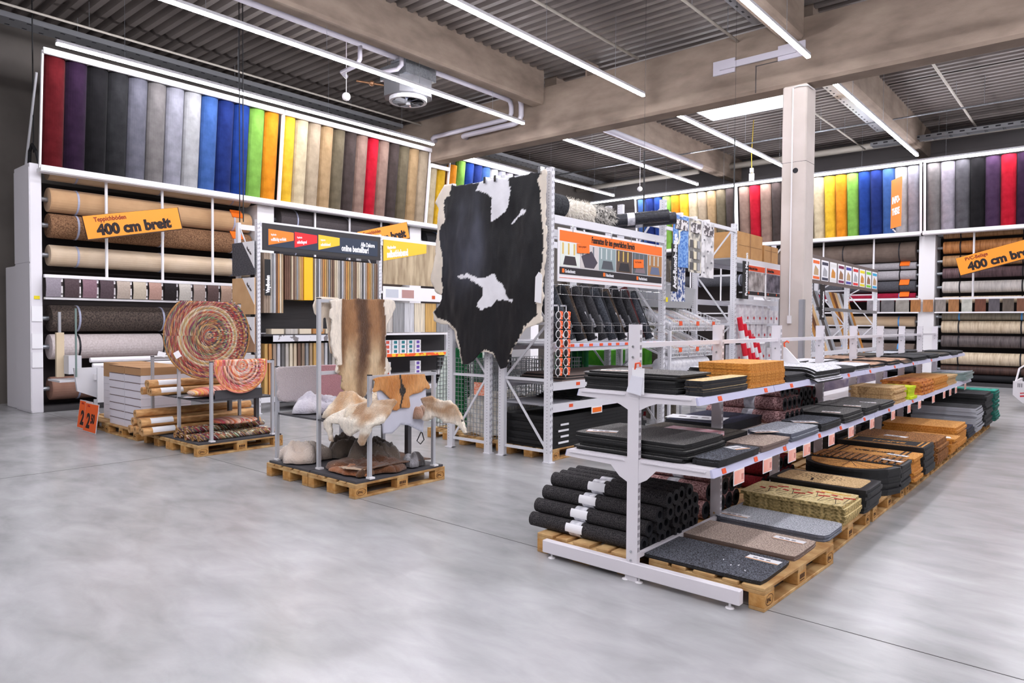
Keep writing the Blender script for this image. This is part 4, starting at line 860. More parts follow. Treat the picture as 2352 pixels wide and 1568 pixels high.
LEATH = [(4.4,1.149),(5.047,1.163),(5.063,0.92),(5.034,0.731),(5.019,0.552),(4.814,0.652),(4.714,0.668),(4.603,0.588),(4.481,0.603),(4.454,0.818),(4.413,0.98)]
LILAC = [(4.198,1.19),(4.243,1.214),(4.743,1.209),(4.742,0.831),(4.538,0.798),(4.321,0.815),(4.242,0.833),(4.21,0.907),(4.23,0.965),(4.21,1.06)]
PINKF = [(4.747,1.209),(5.03,1.206),(5.106,1.194),(5.106,0.88),(5.03,0.796),(4.91,0.812),(4.75,0.855)]
DSK1 = [(-6.152,0.703),(-6.041,0.778),(-5.862,0.858),(-5.655,0.927),(-5.455,0.953),(-5.247,0.97),(-5.247,0.82),(-5.262,0.768),(-5.389,0.715),(-5.414,0.662),(-5.487,0.583),(-5.536,0.51),(-5.586,0.514),(-5.629,0.54),(-5.57,0.635),(-5.57,0.666),(-5.688,0.622),(-5.757,0.583),(-5.862,0.603),(-5.933,0.681),(-6.041,0.692),(-6.069,0.592),(-6.032,0.499),(-6.096,0.502),(-6.143,0.628)]
DSK2 = [(-5.43,0.942),(-5.302,0.968),(-5.176,0.929),(-5.023,0.946),(-4.933,0.895),(-4.874,0.837),(-4.815,0.78),(-4.771,0.65),(-4.8,0.636),(-4.873,0.691),(-4.962,0.708),(-5.082,0.712),(-5.144,0.749),(-5.237,0.762),(-5.364,0.696),(-5.428,0.711),(-5.381,0.836)]
def inpoly(x, y, P):
    c = False; j = len(P)-1
    for i in range(len(P)):
        if (P[i][1] > y) != (P[j][1] > y) and x < (P[j][0]-P[i][0])*(y-P[i][1])/(P[j][1]-P[i][1])+P[i][0]: c = not c
        j = i
    return c
def hnoise(x, y, s=1.0):
    return noise.fractal((x*s*3.2, y*s*3.2, 4.7), 1.0, 2.0, 4)*1.3
def hide(name, poly, axis, k, colfn, mat, label, cat, group=None, cell=.02, wave=.015, thick=.008, top=None, parent=None, rag=0, depth=None):
    """flat hide hanging in the plane <axis>=k; vertices on the rim are drawn onto the outline"""
    xs = [p[0] for p in poly]; ys = [p[1] for p in poly]; x0, y0 = min(xs), min(ys)
    nx = int((max(xs)-x0)/cell)+2; ny = int((max(ys)-y0)/cell)+2
    cells = [(i, j) for j in range(ny) for i in range(nx) if inpoly(x0+(i+.5)*cell, y0+(j+.5)*cell, poly)]
    idx = {}; V = []; cnt = {}
    F = []
    for i, j in cells:
        f = []
        for a, b in ((i, j), (i+1, j), (i+1, j+1), (i, j+1)):
            if (a, b) not in idx: idx[(a, b)] = len(V); V.append([x0+a*cell, y0+b*cell])
            cnt[(a, b)] = cnt.get((a, b), 0)+1; f.append(idx[(a, b)])
        F.append(tuple(f))
    for (a, b), n in cnt.items():
        if n < 4:
            p = V[idx[(a, b)]]; best = None
            for q in range(len(poly)):
                A, B = poly[q], poly[(q+1) % len(poly)]; dx, dy = B[0]-A[0], B[1]-A[1]; L2 = dx*dx+dy*dy or 1
                t = max(0, min(1, ((p[0]-A[0])*dx+(p[1]-A[1])*dy)/L2)); c = (A[0]+dx*t, A[1]+dy*t); d = (c[0]-p[0])**2+(c[1]-p[1])**2
                if best is None or d < best[0]: best = (d, c)
            if best[0] < (cell*1.2)**2:
                r = rag*hnoise(p[0]*3, p[1]*3); V[idx[(a, b)]] = [best[1][0]+r, best[1][1]+r*.6]
    mb = MB(); out = []; mb.c = []
    cx = sum(xs)/len(xs); zt = max(ys)
    for x, y in V:
        fall = min(1, (zt-y)/.5+.15)
        d = wave*(hnoise(x*.5, y*.16)*1.6+.4*hnoise(x*1.4, y*.4))*fall+(depth(x, y) if depth else 0)
        out.append({'x': (k+d, x, y), 'y': (x, k-d, y), 'z': (x, y, k+d)}[axis]); c = colfn(x, y)
        mb.c.append(lin(c)[:3])
    if axis == 'y' or axis == 'z': pass
    mb.v = out; mb.f = F; mb.mi = [0]*len(F)
    if parent is not None: o = part(name, mb, mat, parent, smooth=True)
    else: o = solo(name, mb, mat, label, cat, group, smooth=True)
    return solidify(o, thick)
def mixc(a, b, t): t = max(0, min(1, t)); return tuple(a[i]+(b[i]-a[i])*t for i in range(3))
HIDE = vcol_mat('cowhide', rough=.45, bump=.15, bscale=120, sheen=.1, var=.12, vscale=5)
FURM = vcol_mat('deer_fur', rough=.85, bump=.6, bscale=90, stretch=(1, 1, .35), sheen=.3, var=.2, vscale=30)
PLUSH = vcol_mat('plush', rough=.95, bump=.6, bscale=70, sheen=.5, var=.06, vscale=40)
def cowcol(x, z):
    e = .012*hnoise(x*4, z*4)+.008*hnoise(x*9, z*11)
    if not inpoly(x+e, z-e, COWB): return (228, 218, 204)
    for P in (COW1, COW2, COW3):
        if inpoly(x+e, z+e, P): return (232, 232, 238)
    s = .5+.6*hnoise(x*.5, z*.3); a_ = max(0, min(1, (-6.12-x)/.25))*max(0, min(1, (z-1.9)/.4)); return mixc((20, 20, 24), (72, 74, 86), a_*s*.9+max(0, s-.6)*.35)  # blue-grey sheen painted into the black, strongest at the upper left
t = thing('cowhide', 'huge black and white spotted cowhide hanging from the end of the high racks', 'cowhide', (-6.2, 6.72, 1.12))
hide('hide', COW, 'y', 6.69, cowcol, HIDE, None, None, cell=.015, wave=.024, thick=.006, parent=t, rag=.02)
for x, z in ((-6.2, 3.57), (-6.02, 3.57), (-5.3, 3.58)): part('clip', MB().box(x-.02, x+.02, 6.66, 6.747, z-.05, z+.03), CHROME, t)
part('price_ticket', MB().prism([(-5.34, 1.98), (-5.24, 1.96), (-5.23, 2.3), (-5.28, 2.34), (-5.33, 2.28)], 1, 6.64, 6.645), PAPER, t)
def deercol(y, z):
    c = 4.79+.02*sin(z*5); d = abs(y-c)+.012*hnoise(y*6, z*4)
    if (y < 4.52 and z > 1.25) or d > .31: return (232, 222, 208)
    t_ = max(0, min(1, (1.62-z)/.3)); k = max(0, min(1, (1.3-z)/.25))
    mid = mixc((150, 108, 72), (206, 182, 148), t_*min(1, d/.1))
    mid = mixc(mid, (112, 78, 50), max(0, (d-.2)/.06)*(1-k))
    base = mixc((82, 56, 38), mid, (d-.035+.02*hnoise(y*4, z*3))/.09)
    return mixc(base, (196, 170, 134), k*min(1, .35+d/.2))
# ================================================================ RUG + FUR DISPLAYS
STAND = M('display_aluminium', (196, 198, 204), rough=.35, metal=.35); PLATE = M('display_board_grey', (74, 73, 77), rough=.6)
def display(xr, y0, what):
    """two pallets wide; three hoops parallel to y, right low, middle tall, left low"""
    t = thing('pallet_display', 'aluminium pallet display stand with %s' % what, 'display stand', (xr-.8, y0+.6, .144), 'aluminium display stands')
    for x in (xr-.8, xr-1.6): part('base_board', MB().box(x+.01, x+.79, y0+.02, y0+1.18, .145, .168), PLATE, t)
    for x, h, ya in ((xr-.035, 1.19, y0+.2), (xr-.8, 1.96, y0+.13), (xr-1.56, 1.21, y0+.1)):
        yb = ya+.86
        for y in (ya, yb):
            p_ = part('post', MB().box(x-.018, x+.018, y-.018, y+.018, .169, h), STAND, t)
            part('post_foot', MB().box(x-.02, x+.05, y-.03, y+.03, .168, .186), WHITE, p_)
            part('end_cap', MB().box(x-.019, x+.019, y-.019, y+.019, h, h+.01), BLACK, p_)
        part('hanging_bar', MB().box(x-.018, x+.018, ya+.019, yb-.019, h-.036, h), STAND, t)
        if h > 1.5: part('cross_bar', MB().box(x-.018, x+.018, ya+.019, yb-.019, 1.16, 1.196), STAND, t)
    for xa, xb in ((xr-1.54, xr-.825), (xr-.775, xr-.06)):
        part('shelf_board', MB().box(xa, xb, y0+.1, y0+1.1, .68, .7), PLATE, t)
        part('shelf_leg', MB().box(xa+.3, xa+.36, y0+1.03, y0+1.08, .168, .68), M('leg_grey', (96, 96, 100), rough=.5), t)
    return t
FX, FY = -5.54, 4.14
for i, x in enumerate((FX-.8, FX-1.615)):
    p_ = dup(PAL, (x, FY, 0), -PAL.rotation_euler[2], 'wooden pallet under the fur display, %s one' % ('right hand' if i == 0 else 'left hand'), 'pallets under the displays')
RX, RY = -8.73, 4.1
for i, x in enumerate((RX-.8, RX-1.615)):
    p_ = dup(PAL, (x, RY, 0), -PAL.rotation_euler[2], 'wooden pallet under the braided rug display, %s one' % ('right hand' if i == 0 else 'left hand'), 'pallets under the displays')
display(FX, FY, 'furs and hides'); display(RX, RY, 'round braided rugs')
t = thing('deer_hide', 'long brown and white deer hide draped over the tall bar of the fur display', 'hide', (-6.3, 4.75, .85))
hide('pelt', DEER, 'x', -6.3, deercol, FURM, None, None, cell=.016, wave=.02, thick=.02, parent=t, rag=.02)
hide('sheep_hide', SHEEP, 'x', -6.385, lambda y, z: (226, 212, 194) if z > 1.6 else (206, 182, 160), FURM, 'cream sheep hide hanging behind the tall bar of the fur display', 'hide', 'hanging hides', thick=.02)
hide('goat_hide', GOAT, 'x', -5.53, lambda y, z: (30, 22, 16) if abs(y-4.70-.02*sin(z*14)) < .012+.035*max(0, 1-abs(z-1.02)/.07) else mixc((178, 112, 50), (206, 150, 92), .5+.8*hnoise(y, z)), FURM, 'ginger goat hide with black stripe over the right low bar', 'hide', 'hanging hides', cell=.012, thick=.012)
hide('leather_hide', LEATH, 'x', -5.552, lambda y, z: (216, 218, 230), M('white_leather', (206, 208, 222), rough=.5), 'white leather side of a hide hanging under the ginger goat hide', 'hide', 'hanging hides', thick=.004, wave=.012)
part('ear_flap', MB().tube([(-5.55, 5.0, .56), (-5.56, 4.95, .47), (-5.56, 5.0, .43), (-5.56, 5.05, .47), (-5.55, 5.01, .56)], .006, 5), BLACK, bpy.data.objects['leather_hide'])
hide('plush_throw', LILAC, 'x', -7.07, lambda y, z: (190, 180, 182), PLUSH, 'lilac grey plush pelt over the left low bar of the fur display', 'pelt', 'hanging hides', thick=.03)
hide('plush_throw', PINKF, 'x', -7.07, lambda y, z: (206, 150, 156), PLUSH, 'pink plush pelt beside the lilac grey one on the left bar', 'pelt', 'hanging hides', thick=.03)
def dsk(x, z): return mixc((232, 222, 206), (166, 128, 92), .35+1.3*hnoise(x*.6, z*1.6))
hide('deer_skin', DSK1, 'y', 4.2, dsk, FURM, 'beige deer skin with hanging legs spilling over the front of the fur shelf', 'hide', 'draped skins', thick=.03, wave=.05, rag=.02, depth=lambda x, z: -.25*max(0, (z-.72))/.3)
hide('deer_skin', DSK2, 'y', 4.9, dsk, FURM, 'brown and cream skin whose legs droop off the right end of the fur shelf', 'hide', 'draped skins', thick=.03, wave=.03, rag=.02)
def heap(name, cx, cy, z, rx, ry, h, c1, c2, label, mat, seed=0, folds=1.0, group='heaped furs', cat='fur heap'):
    mb = MB(); nu, nv = 44, 20; mb.c = []
    def fn(u, v):
        a = 2*pi*u; r = v
        rr = 1+.14*sin(3*a+seed)+.09*sin(5*a+seed*2.3)+.05*sin(11*a+seed)
        x = cx+rx*r*rr*cos(a); y = cy+ry*r*rr*sin(a)
        q = noise.noise((x*5.5+seed, y*5.5, seed)); q2 = noise.noise((x*12, y*12+seed, 3.1)); hh = h*(1-r**3)**.5*(.72+.55*folds*q+.22*folds*(1-abs(q2)*2.5)) if r < 1 else 0
        return (x, y, z+max(.004, hh)+(.006 if r < 1 else 0))
    mb.grid(fn, nu, nv)
    for j in range(nv+1):
        for i in range(nu+1):
            a = 2*pi*i/nu; v_ = mb.v[j*(nu+1)+i]; mb.c.append(lin(mixc(c1, c2, .5+1.3*noise.noise((v_[0]*6, v_[1]*6, seed))))[:3])
    o = solo(name, mb, mat, label, cat, group, smooth=True); return solidify(o, .008, -1)
heap('fur_pelt', -6.78, 4.58, .708, .24, .28, .2, (196, 192, 206), (226, 222, 230), 'pale grey plush pelt heaped on the left shelf of the fur display', PLUSH, 1)
heap('fur_pelt', -6.5, 4.75, .708, .14, .2, .16, (120, 108, 108), (186, 176, 178), 'grey furry pelt tucked behind the tall post on the left shelf', FURM, 2)
heap('fur_pelt', -5.97, 4.62, .708, .36, .4, .24, (226, 212, 190), (190, 150, 110), 'cream and brown deer pelt heaped on the right shelf', FURM, 3)
heap('fur_pelt', -5.72, 4.98, .708, .3, .1, .2, (150, 112, 90), (226, 210, 196), 'brown and cream pelt at the back of the right shelf', FURM, 5)
heap('fur_pelt', -6.85, 4.42, .178, .26, .26, .2, (226, 212, 200), (208, 188, 172), 'cream sheepskin heaped on the left base board', PLUSH, 4)
heap('fur_pelt', -6.72, 4.9, .178, .24, .2, .22, (136, 122, 110), (108, 96, 86), 'taupe pelt heaped behind the cream sheepskin', PLUSH, 6)
heap('fur_pelt', -6.1, 4.8, .178, .26, .26, .25, (118, 104, 92), (92, 80, 72), 'dark taupe pelts heaped between the posts of the fur display', PLUSH, 7, 1.4)
heap('goat_pelt', -5.98, 4.66, .178, .38, .36, .11, (126, 78, 44), (92, 58, 36), 'flat brown goat pelts on the right base board', FURM, 8)
heap('goat_pelt', -5.9, 4.36, .178, .24, .14, .06, (190, 124, 78), (150, 92, 56), 'tan goat pelt at the front of the right base board', FURM, 9)
heap('goat_pelt', -5.7, 5.02, .178, .1, .12, .14, (206, 206, 214), (40, 34, 32), 'white and black pelt corner near the right back post', FURM, 10)
heap('goat_pelt', -5.68, 4.36, .178, .06, .1, .07, (176, 110, 50), (30, 22, 18), 'small ginger and black pelt tip hanging at the right front post', FURM, 11)
hide('goat_pelt', [(-6.106, 4.311), (-5.763, 4.2), (-5.62, 4.359), (-5.6, 4.545), (-5.628, 5.026), (-5.6, 5.2), (-5.912, 5.25), (-6.25, 5.2), (-6.3, 4.95), (-6.25, 4.7), (-6.2, 4.5)], 'z', .235, lambda x, y: (206, 178, 150) if y < 4.33 else mixc((150, 96, 56), (96, 62, 38), .5+hnoise(x, y)), FURM, 'wide flat brown goat hide spread on top of the pelts, right base board', 'hide', 'heaped furs', thick=.008, wave=.03, rag=.02)
# ---- braided rugs
BC1 = ['6a2028', 'b49a74', '2c4c50', 'b07a3c', '7c3450', 'd4c8b0', '4a3c30', '9c5434', '64805a', 'a43c3c', '303e5c', 'b49c60']
BC2 = ['f0e4d8', 'e0805c', '3a3034', 'c83c64', 'e8b04c', 'f4c4b0', '7a3a3a', 'e08060', 'b8b0a0', 'd86048']
def disc_rug(name, x, cy, cz, r, ztop, mat, edge, label, tags=True, low=None):
    P = []; n = 72
    for k in range(n):
        a = 2*pi*k/n; y, z = cy+r*cos(a), cz+r*sin(a)
        P.append((y, min(z, ztop)))
    t = thing(name, label, 'rug', (x, cy, cz), 'round braided rugs on the bars')
    mb = MB(); m = 26; rings = []
    for l in range(m+1):
        for k in range(n):
            f = l/m; a = 2*pi*k/n; y = cy+r*f*cos(a); z = cz+r*f*sin(a)
            over = max(0, z-ztop); zz = z; xx = x+.012*sin(a*3+f*5)*f
            if over > 0: zz = ztop+.012; xx = x-min(.09, over); zz = ztop+.01-max(0, over-.09); y = y
            mb.v.append((xx, y, zz))
    for l in range(m):
        for k in range(n): j = (k+1) % n; mb.f.append((l*n+k, l*n+j, l*n+n+j, l*n+n+k))
    mb.mi = [0]*len(mb.f)
    solidify(part('braid', mb, mat, t, smooth=True), .012)
    V = []
    for k in range(n+1):
        a = 2*pi*k/n; z = cz+r*sin(a)
        if z < ztop: V.append((x, cy+r*cos(a), z))
    # rim braid as a tube below the bar
    V2 = [(x, cy+r*cos(a), cz+r*sin(a)) for a in [pi-math.asin(min(1, (ztop-cz)/r))+(pi+2*math.asin(min(1, (ztop-cz)/r)))*q/60 for q in range(61)]]
    part('rim', MB().tube(V2, .012, 6), edge, t)
    if tags:
        part('tag', MB().cbox((x+.015, cy-r*.72, cz-r*.42), (.003, .08, .09), 0, 0, 0, .5), PAPER, t); part('tag', MB().cbox((x-.0, cy-r*1.05, cz-r*.4), (.003, .1, .06), 0, 0, 0, -.3), PAPER, t)
    return t
JUTE = M('jute_rim', (146, 104, 62), (176, 132, 84), scale=40, rough=.95)
disc_rug('round_rug', -9.49, 4.62, 1.52, .6, 1.975, braid_mat('braided_rug_large', BC1, 40, 75, 'disc', .55), JUTE, 'large round multicoloured braided rug hanging over the tall bar')
disc_rug('round_rug', -8.727, 4.69, 1.14, .36, 1.2, braid_mat('braided_rug_small', BC2, 42, 70), M('pink_rim', (226, 140, 120), rough=.9), 'small round pink and orange braided rug over the right low bar', False)
KR = M('kraft_paper', (176, 124, 72), (222, 176, 120), scale=7, rough=.55, bump=.15, detail=5, stretch=(3, 1, 3))
BR3 = braid_mat('braided_roll', BC1+['f0f0e0', '2a2a30'], 30, 60, 'roll', .7)
def kraft(x, y0, y1, z, r, label, mat=KR, group='kraft wrapped rolls', lbl=False, core=CORE, dx=0):
    t = thing('wrapped_roll', label, 'rug roll', (x, (y0+y1)/2, z-r), group)
    part('roll', MB().ring((x, y0, z), (x+dx, y1, z), r, r*.45, 16, 0, 1), [mat, core], t)
    if lbl: part('label_sheet', MB().grid(lambda u, v: (x+(r+.003)*cos(-.2+1.6*v), y0+.12+.3*u, z+(r+.003)*sin(-.2+1.6*v)), 2, 6), PAPER, t)
    return t
for i, (x, z) in enumerate(((-10.22, .23), (-10.09, .23), (-9.96, .23), (-9.8, .23), (-10.16, .34), (-10.0, .34), (-9.86, .345), (-10.08, .45))):
    kraft(x, 3.86+.02*(i % 3), 5.5+.05*(i % 2), z, .055, 'brown paper wrapped rug roll on the left base board, %s' % (['leftmost below', 'second below', 'third below', 'rightmost below', 'left of the middle row', 'centre of the middle row', 'right of the middle row', 'topmost'][i]), lbl=i in (3, 6))
for i, (x, z) in enumerate(((-10.1, .755), (-9.96, .755), (-9.82, .755), (-10.03, .855), (-9.9, .855))):
    kraft(x, 3.98+.03*(i % 2), 5.25, z, .052, 'brown paper wrapped rug roll on the upper left shelf, %s' % (['lower left', 'lower middle', 'lower right', 'upper left', 'upper right'][i]), lbl=i in (2, 4))
for i, (x, z, r, dx) in enumerate(((-9.42, .205, .036, 0), (-9.33, .205, .036, 0), (-9.22, .212, .043, 0), (-9.1, .205, .036, .02), (-8.97, .21, .04, 0), (-8.87, .208, .038, .0), (-9.36, .275, .036, .02), (-9.17, .285, .036, 0))):
    kraft(x, 4.12+.03*(i % 3), 5.2+.06*(i % 2), z, r, 'rolled multicoloured braided rug on the right base board, %s' % (['leftmost', 'second', 'third', 'fourth', 'fifth', 'front one', 'upper left', 'upper right'][i]), BR3, 'rolled braided rugs', core=JUTE, dx=dx)
disc = MB().ell((-9.12, 4.8, .37), (.3, .3, .045), 40, 10); solo('folded_rug', disc, MATS['braided_rug_small'], 'red and orange braided rug folded flat on top of the rug rolls', 'rug', smooth=True)
t = thing('wrapped_rug', 'pink braided rug in clear film on the right shelf of the rug display', 'rug', (-9.15, 4.6, .7))
part('rug', MB().ell((-9.15, 4.6, .775), (.3, .42, .07), 24, 10), MATS['braided_rug_small'], t, smooth=True)
part('film', MB().ell((-9.2, 4.4, .72), (.14, .26, .018), 20, 8), FOIL, t, smooth=True)
part('front_board', MB().box(-8.80, -8.785, 4.36, 5.02, .705, .82), PLATE, t)
# ---- white boxes on a pallet with the 2.50 signs
BOXW = M('box_white', (222, 218, 226), rough=.5); BOXB = M('box_kraft', (176, 136, 98), rough=.8)
p_ = dup(PAL, (-11.68, 4.1, 0), radians(-90)-PAL.rotation_euler[2], 'wooden pallet under the stacked white boxes', 'pallets under the displays'); p_.location = (-11.72, 4.88, 0)
p_ = dup(PAL, (-12.9, 4.1, 0), radians(-90)-PAL.rotation_euler[2], 'empty looking pallet behind the orange 2.50 signs', 'pallets under the displays'); p_.location = (-12.98, 4.9, 0)
for col_, (x0, x1) in enumerate(((-11.7, -11.13), (-11.12, -10.54))):
    for i in range(8):
        x_ = random.uniform(-.006, .006); lab = '%s flat box, %s from top in the %s stack beside the rug display' % ('brown' if i == 7 else 'white', ORD[7-i], 'left' if col_ == 0 else 'right')
        t = thing('flooring_box', lab, 'box', ((x0+x1)/2, 4.5, .146+i*.112), 'flat boxes on the pallet')
        part('carton', MB().box(x0+x_, x1-.004+x_, 4.14, 4.86, .1465+i*.112, .2555+i*.112), BOXB if i == 7 else BOXW, t)
        part('seam', MB().box(x0+x_+.003, x1-.007+x_, 4.137, 4.14, .2475+i*.112, .2545+i*.112), M('box_seam', (96, 70, 60), rough=.9), t)
for i in range(8):
    t = solo('flooring_box', MB().box(-12.4, -11.76, 4.3, 4.88, .1465+i*.112, .2555+i*.112), BOXB if i > 5 else BOXW, '%s flat box, %s from top in the rear stack left of the others' % ('brown' if i > 5 else 'white', ORD[7-i]), 'box', 'flat boxes on the pallet')
for i, (x0, y) in enumerate(((-12.56, 3.96), (-12.12, 3.9))):
    t = thing('price_sign', 'orange 2.50 price sign leaning on the white boxes, %s' % ('left, partly covered' if i == 0 else 'right, in front'), 'price sign', (x0+.15, y, 0), 'orange 2.50 price signs')
    w_, h_ = .54, .44
    def Q(a, z, n_=0): return (x0+a, y+z*.12-n_, z+.005)
    def slab(a0, a1, z0, z1, n0, n1):
        V = [Q(a0, z0, n0), Q(a1, z0, n0), Q(a1, z1, n0), Q(a0, z1, n0), Q(a0, z0, n1), Q(a1, z0, n1), Q(a1, z1, n1), Q(a0, z1, n1)]
        return MB().add(V, [(0, 1, 2, 3), (7, 6, 5, 4), (0, 4, 5, 1), (1, 5, 6, 2), (2, 6, 7, 3), (3, 7, 4, 0)])
    part('frame', slab(0, w_, 0, h_, -.004, .004), GREYM, t); part('sheet', slab(.012, w_-.012, .012, h_-.012, .004, .006), M('orange_poster', (240, 98, 34), rough=.5), t)
    text('lettering', '2', .3, Q(.12, .07, .007), (1, 0, 0), (0, .12, 1), INK, t, .95, .012); text('lettering', '50', .19, Q(.29, .145, .007), (1, 0, 0), (0, .12, 1), INK, t, .8, .008)
    text('lettering', 'Aktion', .045, Q(.1, .38, .007), (1, 0, 0), (0, .12, 1), M('poster_red_ink', (180, 44, 20), rough=.6), t, .8, .002)
# ---- carpet cutting trolley in front of the left rack
t = thing('cutting_trolley', 'white wheeled carpet cutting machine in front of the left roll rack', 'cutting machine', (-13.4, 5.2, 0))
for dy, z, r in ((0, 1.02, .045), (.0, .86, .03), (.12, .93, .04)): part('roller', MB().tube([(-13.6+dy, 4.5, z), (-13.6+dy, 8.3, z)], r, 14), WHITE, t)
part('table_beam', MB().box(-13.75, -13.4, 4.5, 8.3, .68, .78), WHITE, t)
for z in (.55, .45, .35): part('roller', MB().tube([(-13.3, 4.55, z), (-13.3, 5.4, z)], .04, 12), WHITE, t)
part('side_plate', MB().prism([(4.2, .9), (4.62, .9), (4.75, .45), (4.6, .35), (4.25, .5)], 0, -13.5, -13.44), GREYM, t)
part('side_plate', MB().prism([(4.5, .9), (4.7, .9), (4.7, .3), (4.5, .3)], 0, -13.3, -13.26), GREYM, t)
part('handle_post', MB().tube([(-13.4, 4.22, .75), (-13.4, 4.22, 1.92)], .016, 8), M('post_green_grey', (130, 150, 146), rough=.4, metal=.4), t)
part('blade_cover', MB().box(-14.05, -13.98, 4.1, 4.22, .72, 1.5), M('beige_cover', (212, 194, 164), rough=.6), t)
part('blade_guide', MB().box(-14.04, -14.0, 4.14, 4.18, 1.5, 1.86), ALU, t)
part('motor', MB().box(-13.95, -13.7, 4.2, 4.4, .78, 1.1), GREYM, t)
part('tray', MB().box(-14.1, -13.5, 4.0, 4.5, .66, .69), GREYM, t)
for x, y in ((-13.35, 4.5), (-13.3, 4.8), (-13.35, 8.1)):
    w_ = part('castor', MB().tube([(x-.02, y, .075), (x+.02, y, .075)], .075, 16), M('castor_grey', (170, 170, 178), rough=.5), t); part('castor_fork', MB().box(x-.035, x+.035, y-.02, y+.02, .08, .35), GREYM, w_)
# ================================================================ HIGH RACKS
SLOT = M('slot_dark', (96, 98, 104), rough=.8)
def rpost(b, x, y, h, fx=1, d=.08):
    """perforated post, face towards +x or -x and -y"""
    b.box(x-.035 if fx < 0 else x-.06, x+.06 if fx < 0 else x+.035, y-.03, y+.03, 0, h)
    b.box(x-.06, x+.06, y-.05, y+.05, 0, .012)
    n = int(h/.075)
    for i in range(n):
        z = .12+i*.075
        if z > h-.04: break
        xf = (x+.0355) if fx > 0 else (x-.0355)
        b.box(min(xf, xf+.001*fx), max(xf, xf+.001*fx), y-.02, y-.012, z, z+.032, 1); b.box(min(xf, xf+.001*fx), max(xf, xf+.001*fx), y+.012, y+.02, z+.01, z+.042, 1)
        b.box(x-.012, x-.004, y-.031, y-.03, z, z+.01, 1); b.box(x-.012, x-.004, y-.031, y-.03, z+.037, z+.047, 1)
def rack(label, x0, x1, ys, h, shelves, back=True, group='high racks', name='pallet_rack', flip=False, htop=None, deckm=None):
    t = thing(name, label, 'rack', ((x0+x1)/2, (ys[0]+ys[-1])/2, 0), group)
    for y in ys:
        for x, fx in ((x1-.035, 1), (x0+.035, -1)):
            b = MB(); rpost(b, x, y, h, fx); part('post', b, [RACK, SLOT], t)
        for z in (.12, 1.0, 1.7, 2.6): 
            if z < h-.2: part('cross_tie', MB().box(x0+.1, x1-.1, y-.012, y+.012, z, z+.035), RACK, t)
        zz = [.15, 1.02, 1.72, 2.62, h-.1]
        for k in range(4):
            if zz[k+1] <= h: 
                a, c_ = (x0+.08, x1-.08) if (k % 2) != flip else (x1-.08, x0+.08)
                part('diagonal_brace', MB().bar((a, y+.014, zz[k]), (c_, y+.014, zz[k+1]), .03, .012, up=(0, 1, 0)), RACK, t)
    for i in range(len(ys)-1):
        ya, yb = ys[i]+.035, ys[i+1]-.035
        for z, dk in shelves:
            for x in (x1-.02, x0+.02): part('beam', MB().box(x-.02, x+.02, ya, yb, z-.1, z), RACK, t)
            if dk: part('shelf_deck', MB().box(x0+.045, x1-.045, ya, yb, z-.03, z-.004), deckm or M('deck_grey', (150, 150, 156), rough=.5), t)
    return t
CX0, CX1 = -6.06, -5.215
rk = rack('high white pallet rack behind the cowhide, carrying dark mats and the orange mat sign', CX0, CX1, (6.83, 9.66), 3.62, ((3.05, 0), (1.47, 1), (.99, 1), (.72, 1)))
part('tag_strip', MB().box(CX1+.0, CX1+.012, 6.9, 9.6, 1.42, 1.462), PST, rk)
rack('second white pallet rack back to back behind the wire baskets', -6.98, -6.19, (6.8, 9.66), 3.62, ((3.05, 0), (1.47, 1)), flip=True)
part('hanging_rod', MB().tube([(-7.0, 6.757, 3.56), (-5.2, 6.757, 3.56)], .01, 6), RACK, rk)
for i, y in enumerate((7.0, 7.2, 7.4, 7.62, 7.86, 8.07, 8.27, 8.5, 8.65, 8.85, 9.1, 9.3)): solo('shelf_tag', MB().box(CX1+.012, CX1+.016, y, y+.08, 1.425, 1.46), TAGO, 'orange price tag on the rack shelf below the standing rolls, %s from left' % (['first', 'second', 'third', 'fourth', 'fifth', 'sixth', 'seventh', 'eighth', 'ninth', 'tenth', 'eleventh', 'twelfth'][i]), 'shelf tag', 'orange tags below the standing rolls')
for i, (y, z) in enumerate(((7.35, .93), (8.3, .93), (7.2, .66), (8.6, .66))): solo('shelf_tag', MB().box(CX1, CX1+.004, y, y+.08, z, z+.04), TAGO, 'orange tag on the %s rack shelf, %s' % ('upper' if z > .8 else 'lower', 'left' if i % 2 == 0 else 'right'), 'shelf tag', 'orange tags on the low rack shelves')
o = thing('price_card', 'orange price card hanging under the low rack shelf', 'price card', (CX1+.03, 7.75, .52)); part('card', MB().box(CX1+.0, CX1+.006, 7.7, 7.95, .53, .62), PAPER, o); part('print', MB().box(CX1+.006, CX1+.009, 7.72, 7.93, .545, .605), ORANGE, o)
# mats in the rack
for i in range(9):
    solo('rubber_sheet', matmesh(-6.1+random.uniform(-.02, .02), -5.28, 6.93+random.uniform(-.02, .02), 9.2+random.uniform(-.1, .1), .1446+i*.045, .043, .03), RUB, 'large black rubber sheet on the rack pallet, %s' % ('topmost' if i == 8 else 'bottom one' if i == 0 else ORD[8-i]+' from top'), 'rubber mat', 'large black rubber sheets')
for i in range(4): solo('sheet_tag', MB().box(-5.279, -5.274, 7.06+.05*(i % 2), 7.28, .2+.075*i, .225+.075*i), PAPER, 'white tag on the black rubber sheets, %s from top' % ORD[3-i], 'tag', 'white tags on the black sheets')
p_ = dup(PAL, (-6.08, 6.95, 0), -PAL.rotation_euler[2], 'wooden pallet under the large black rubber sheets', 'pallets in the racks'); dup(p_, (-6.08, 8.2, 0), 0, 'wooden pallet further back under the large black rubber sheets')
for i in range(4): solo('thin_mat', matmesh(-6.0, -5.25, 7.5+.05*i, 9.3, .7205+i*.016, .015, .03), RUB, 'thin black mat on the lowest rack shelf, %s' % (ORD[3-i]), 'mat', 'thin mats on the lowest rack shelf')
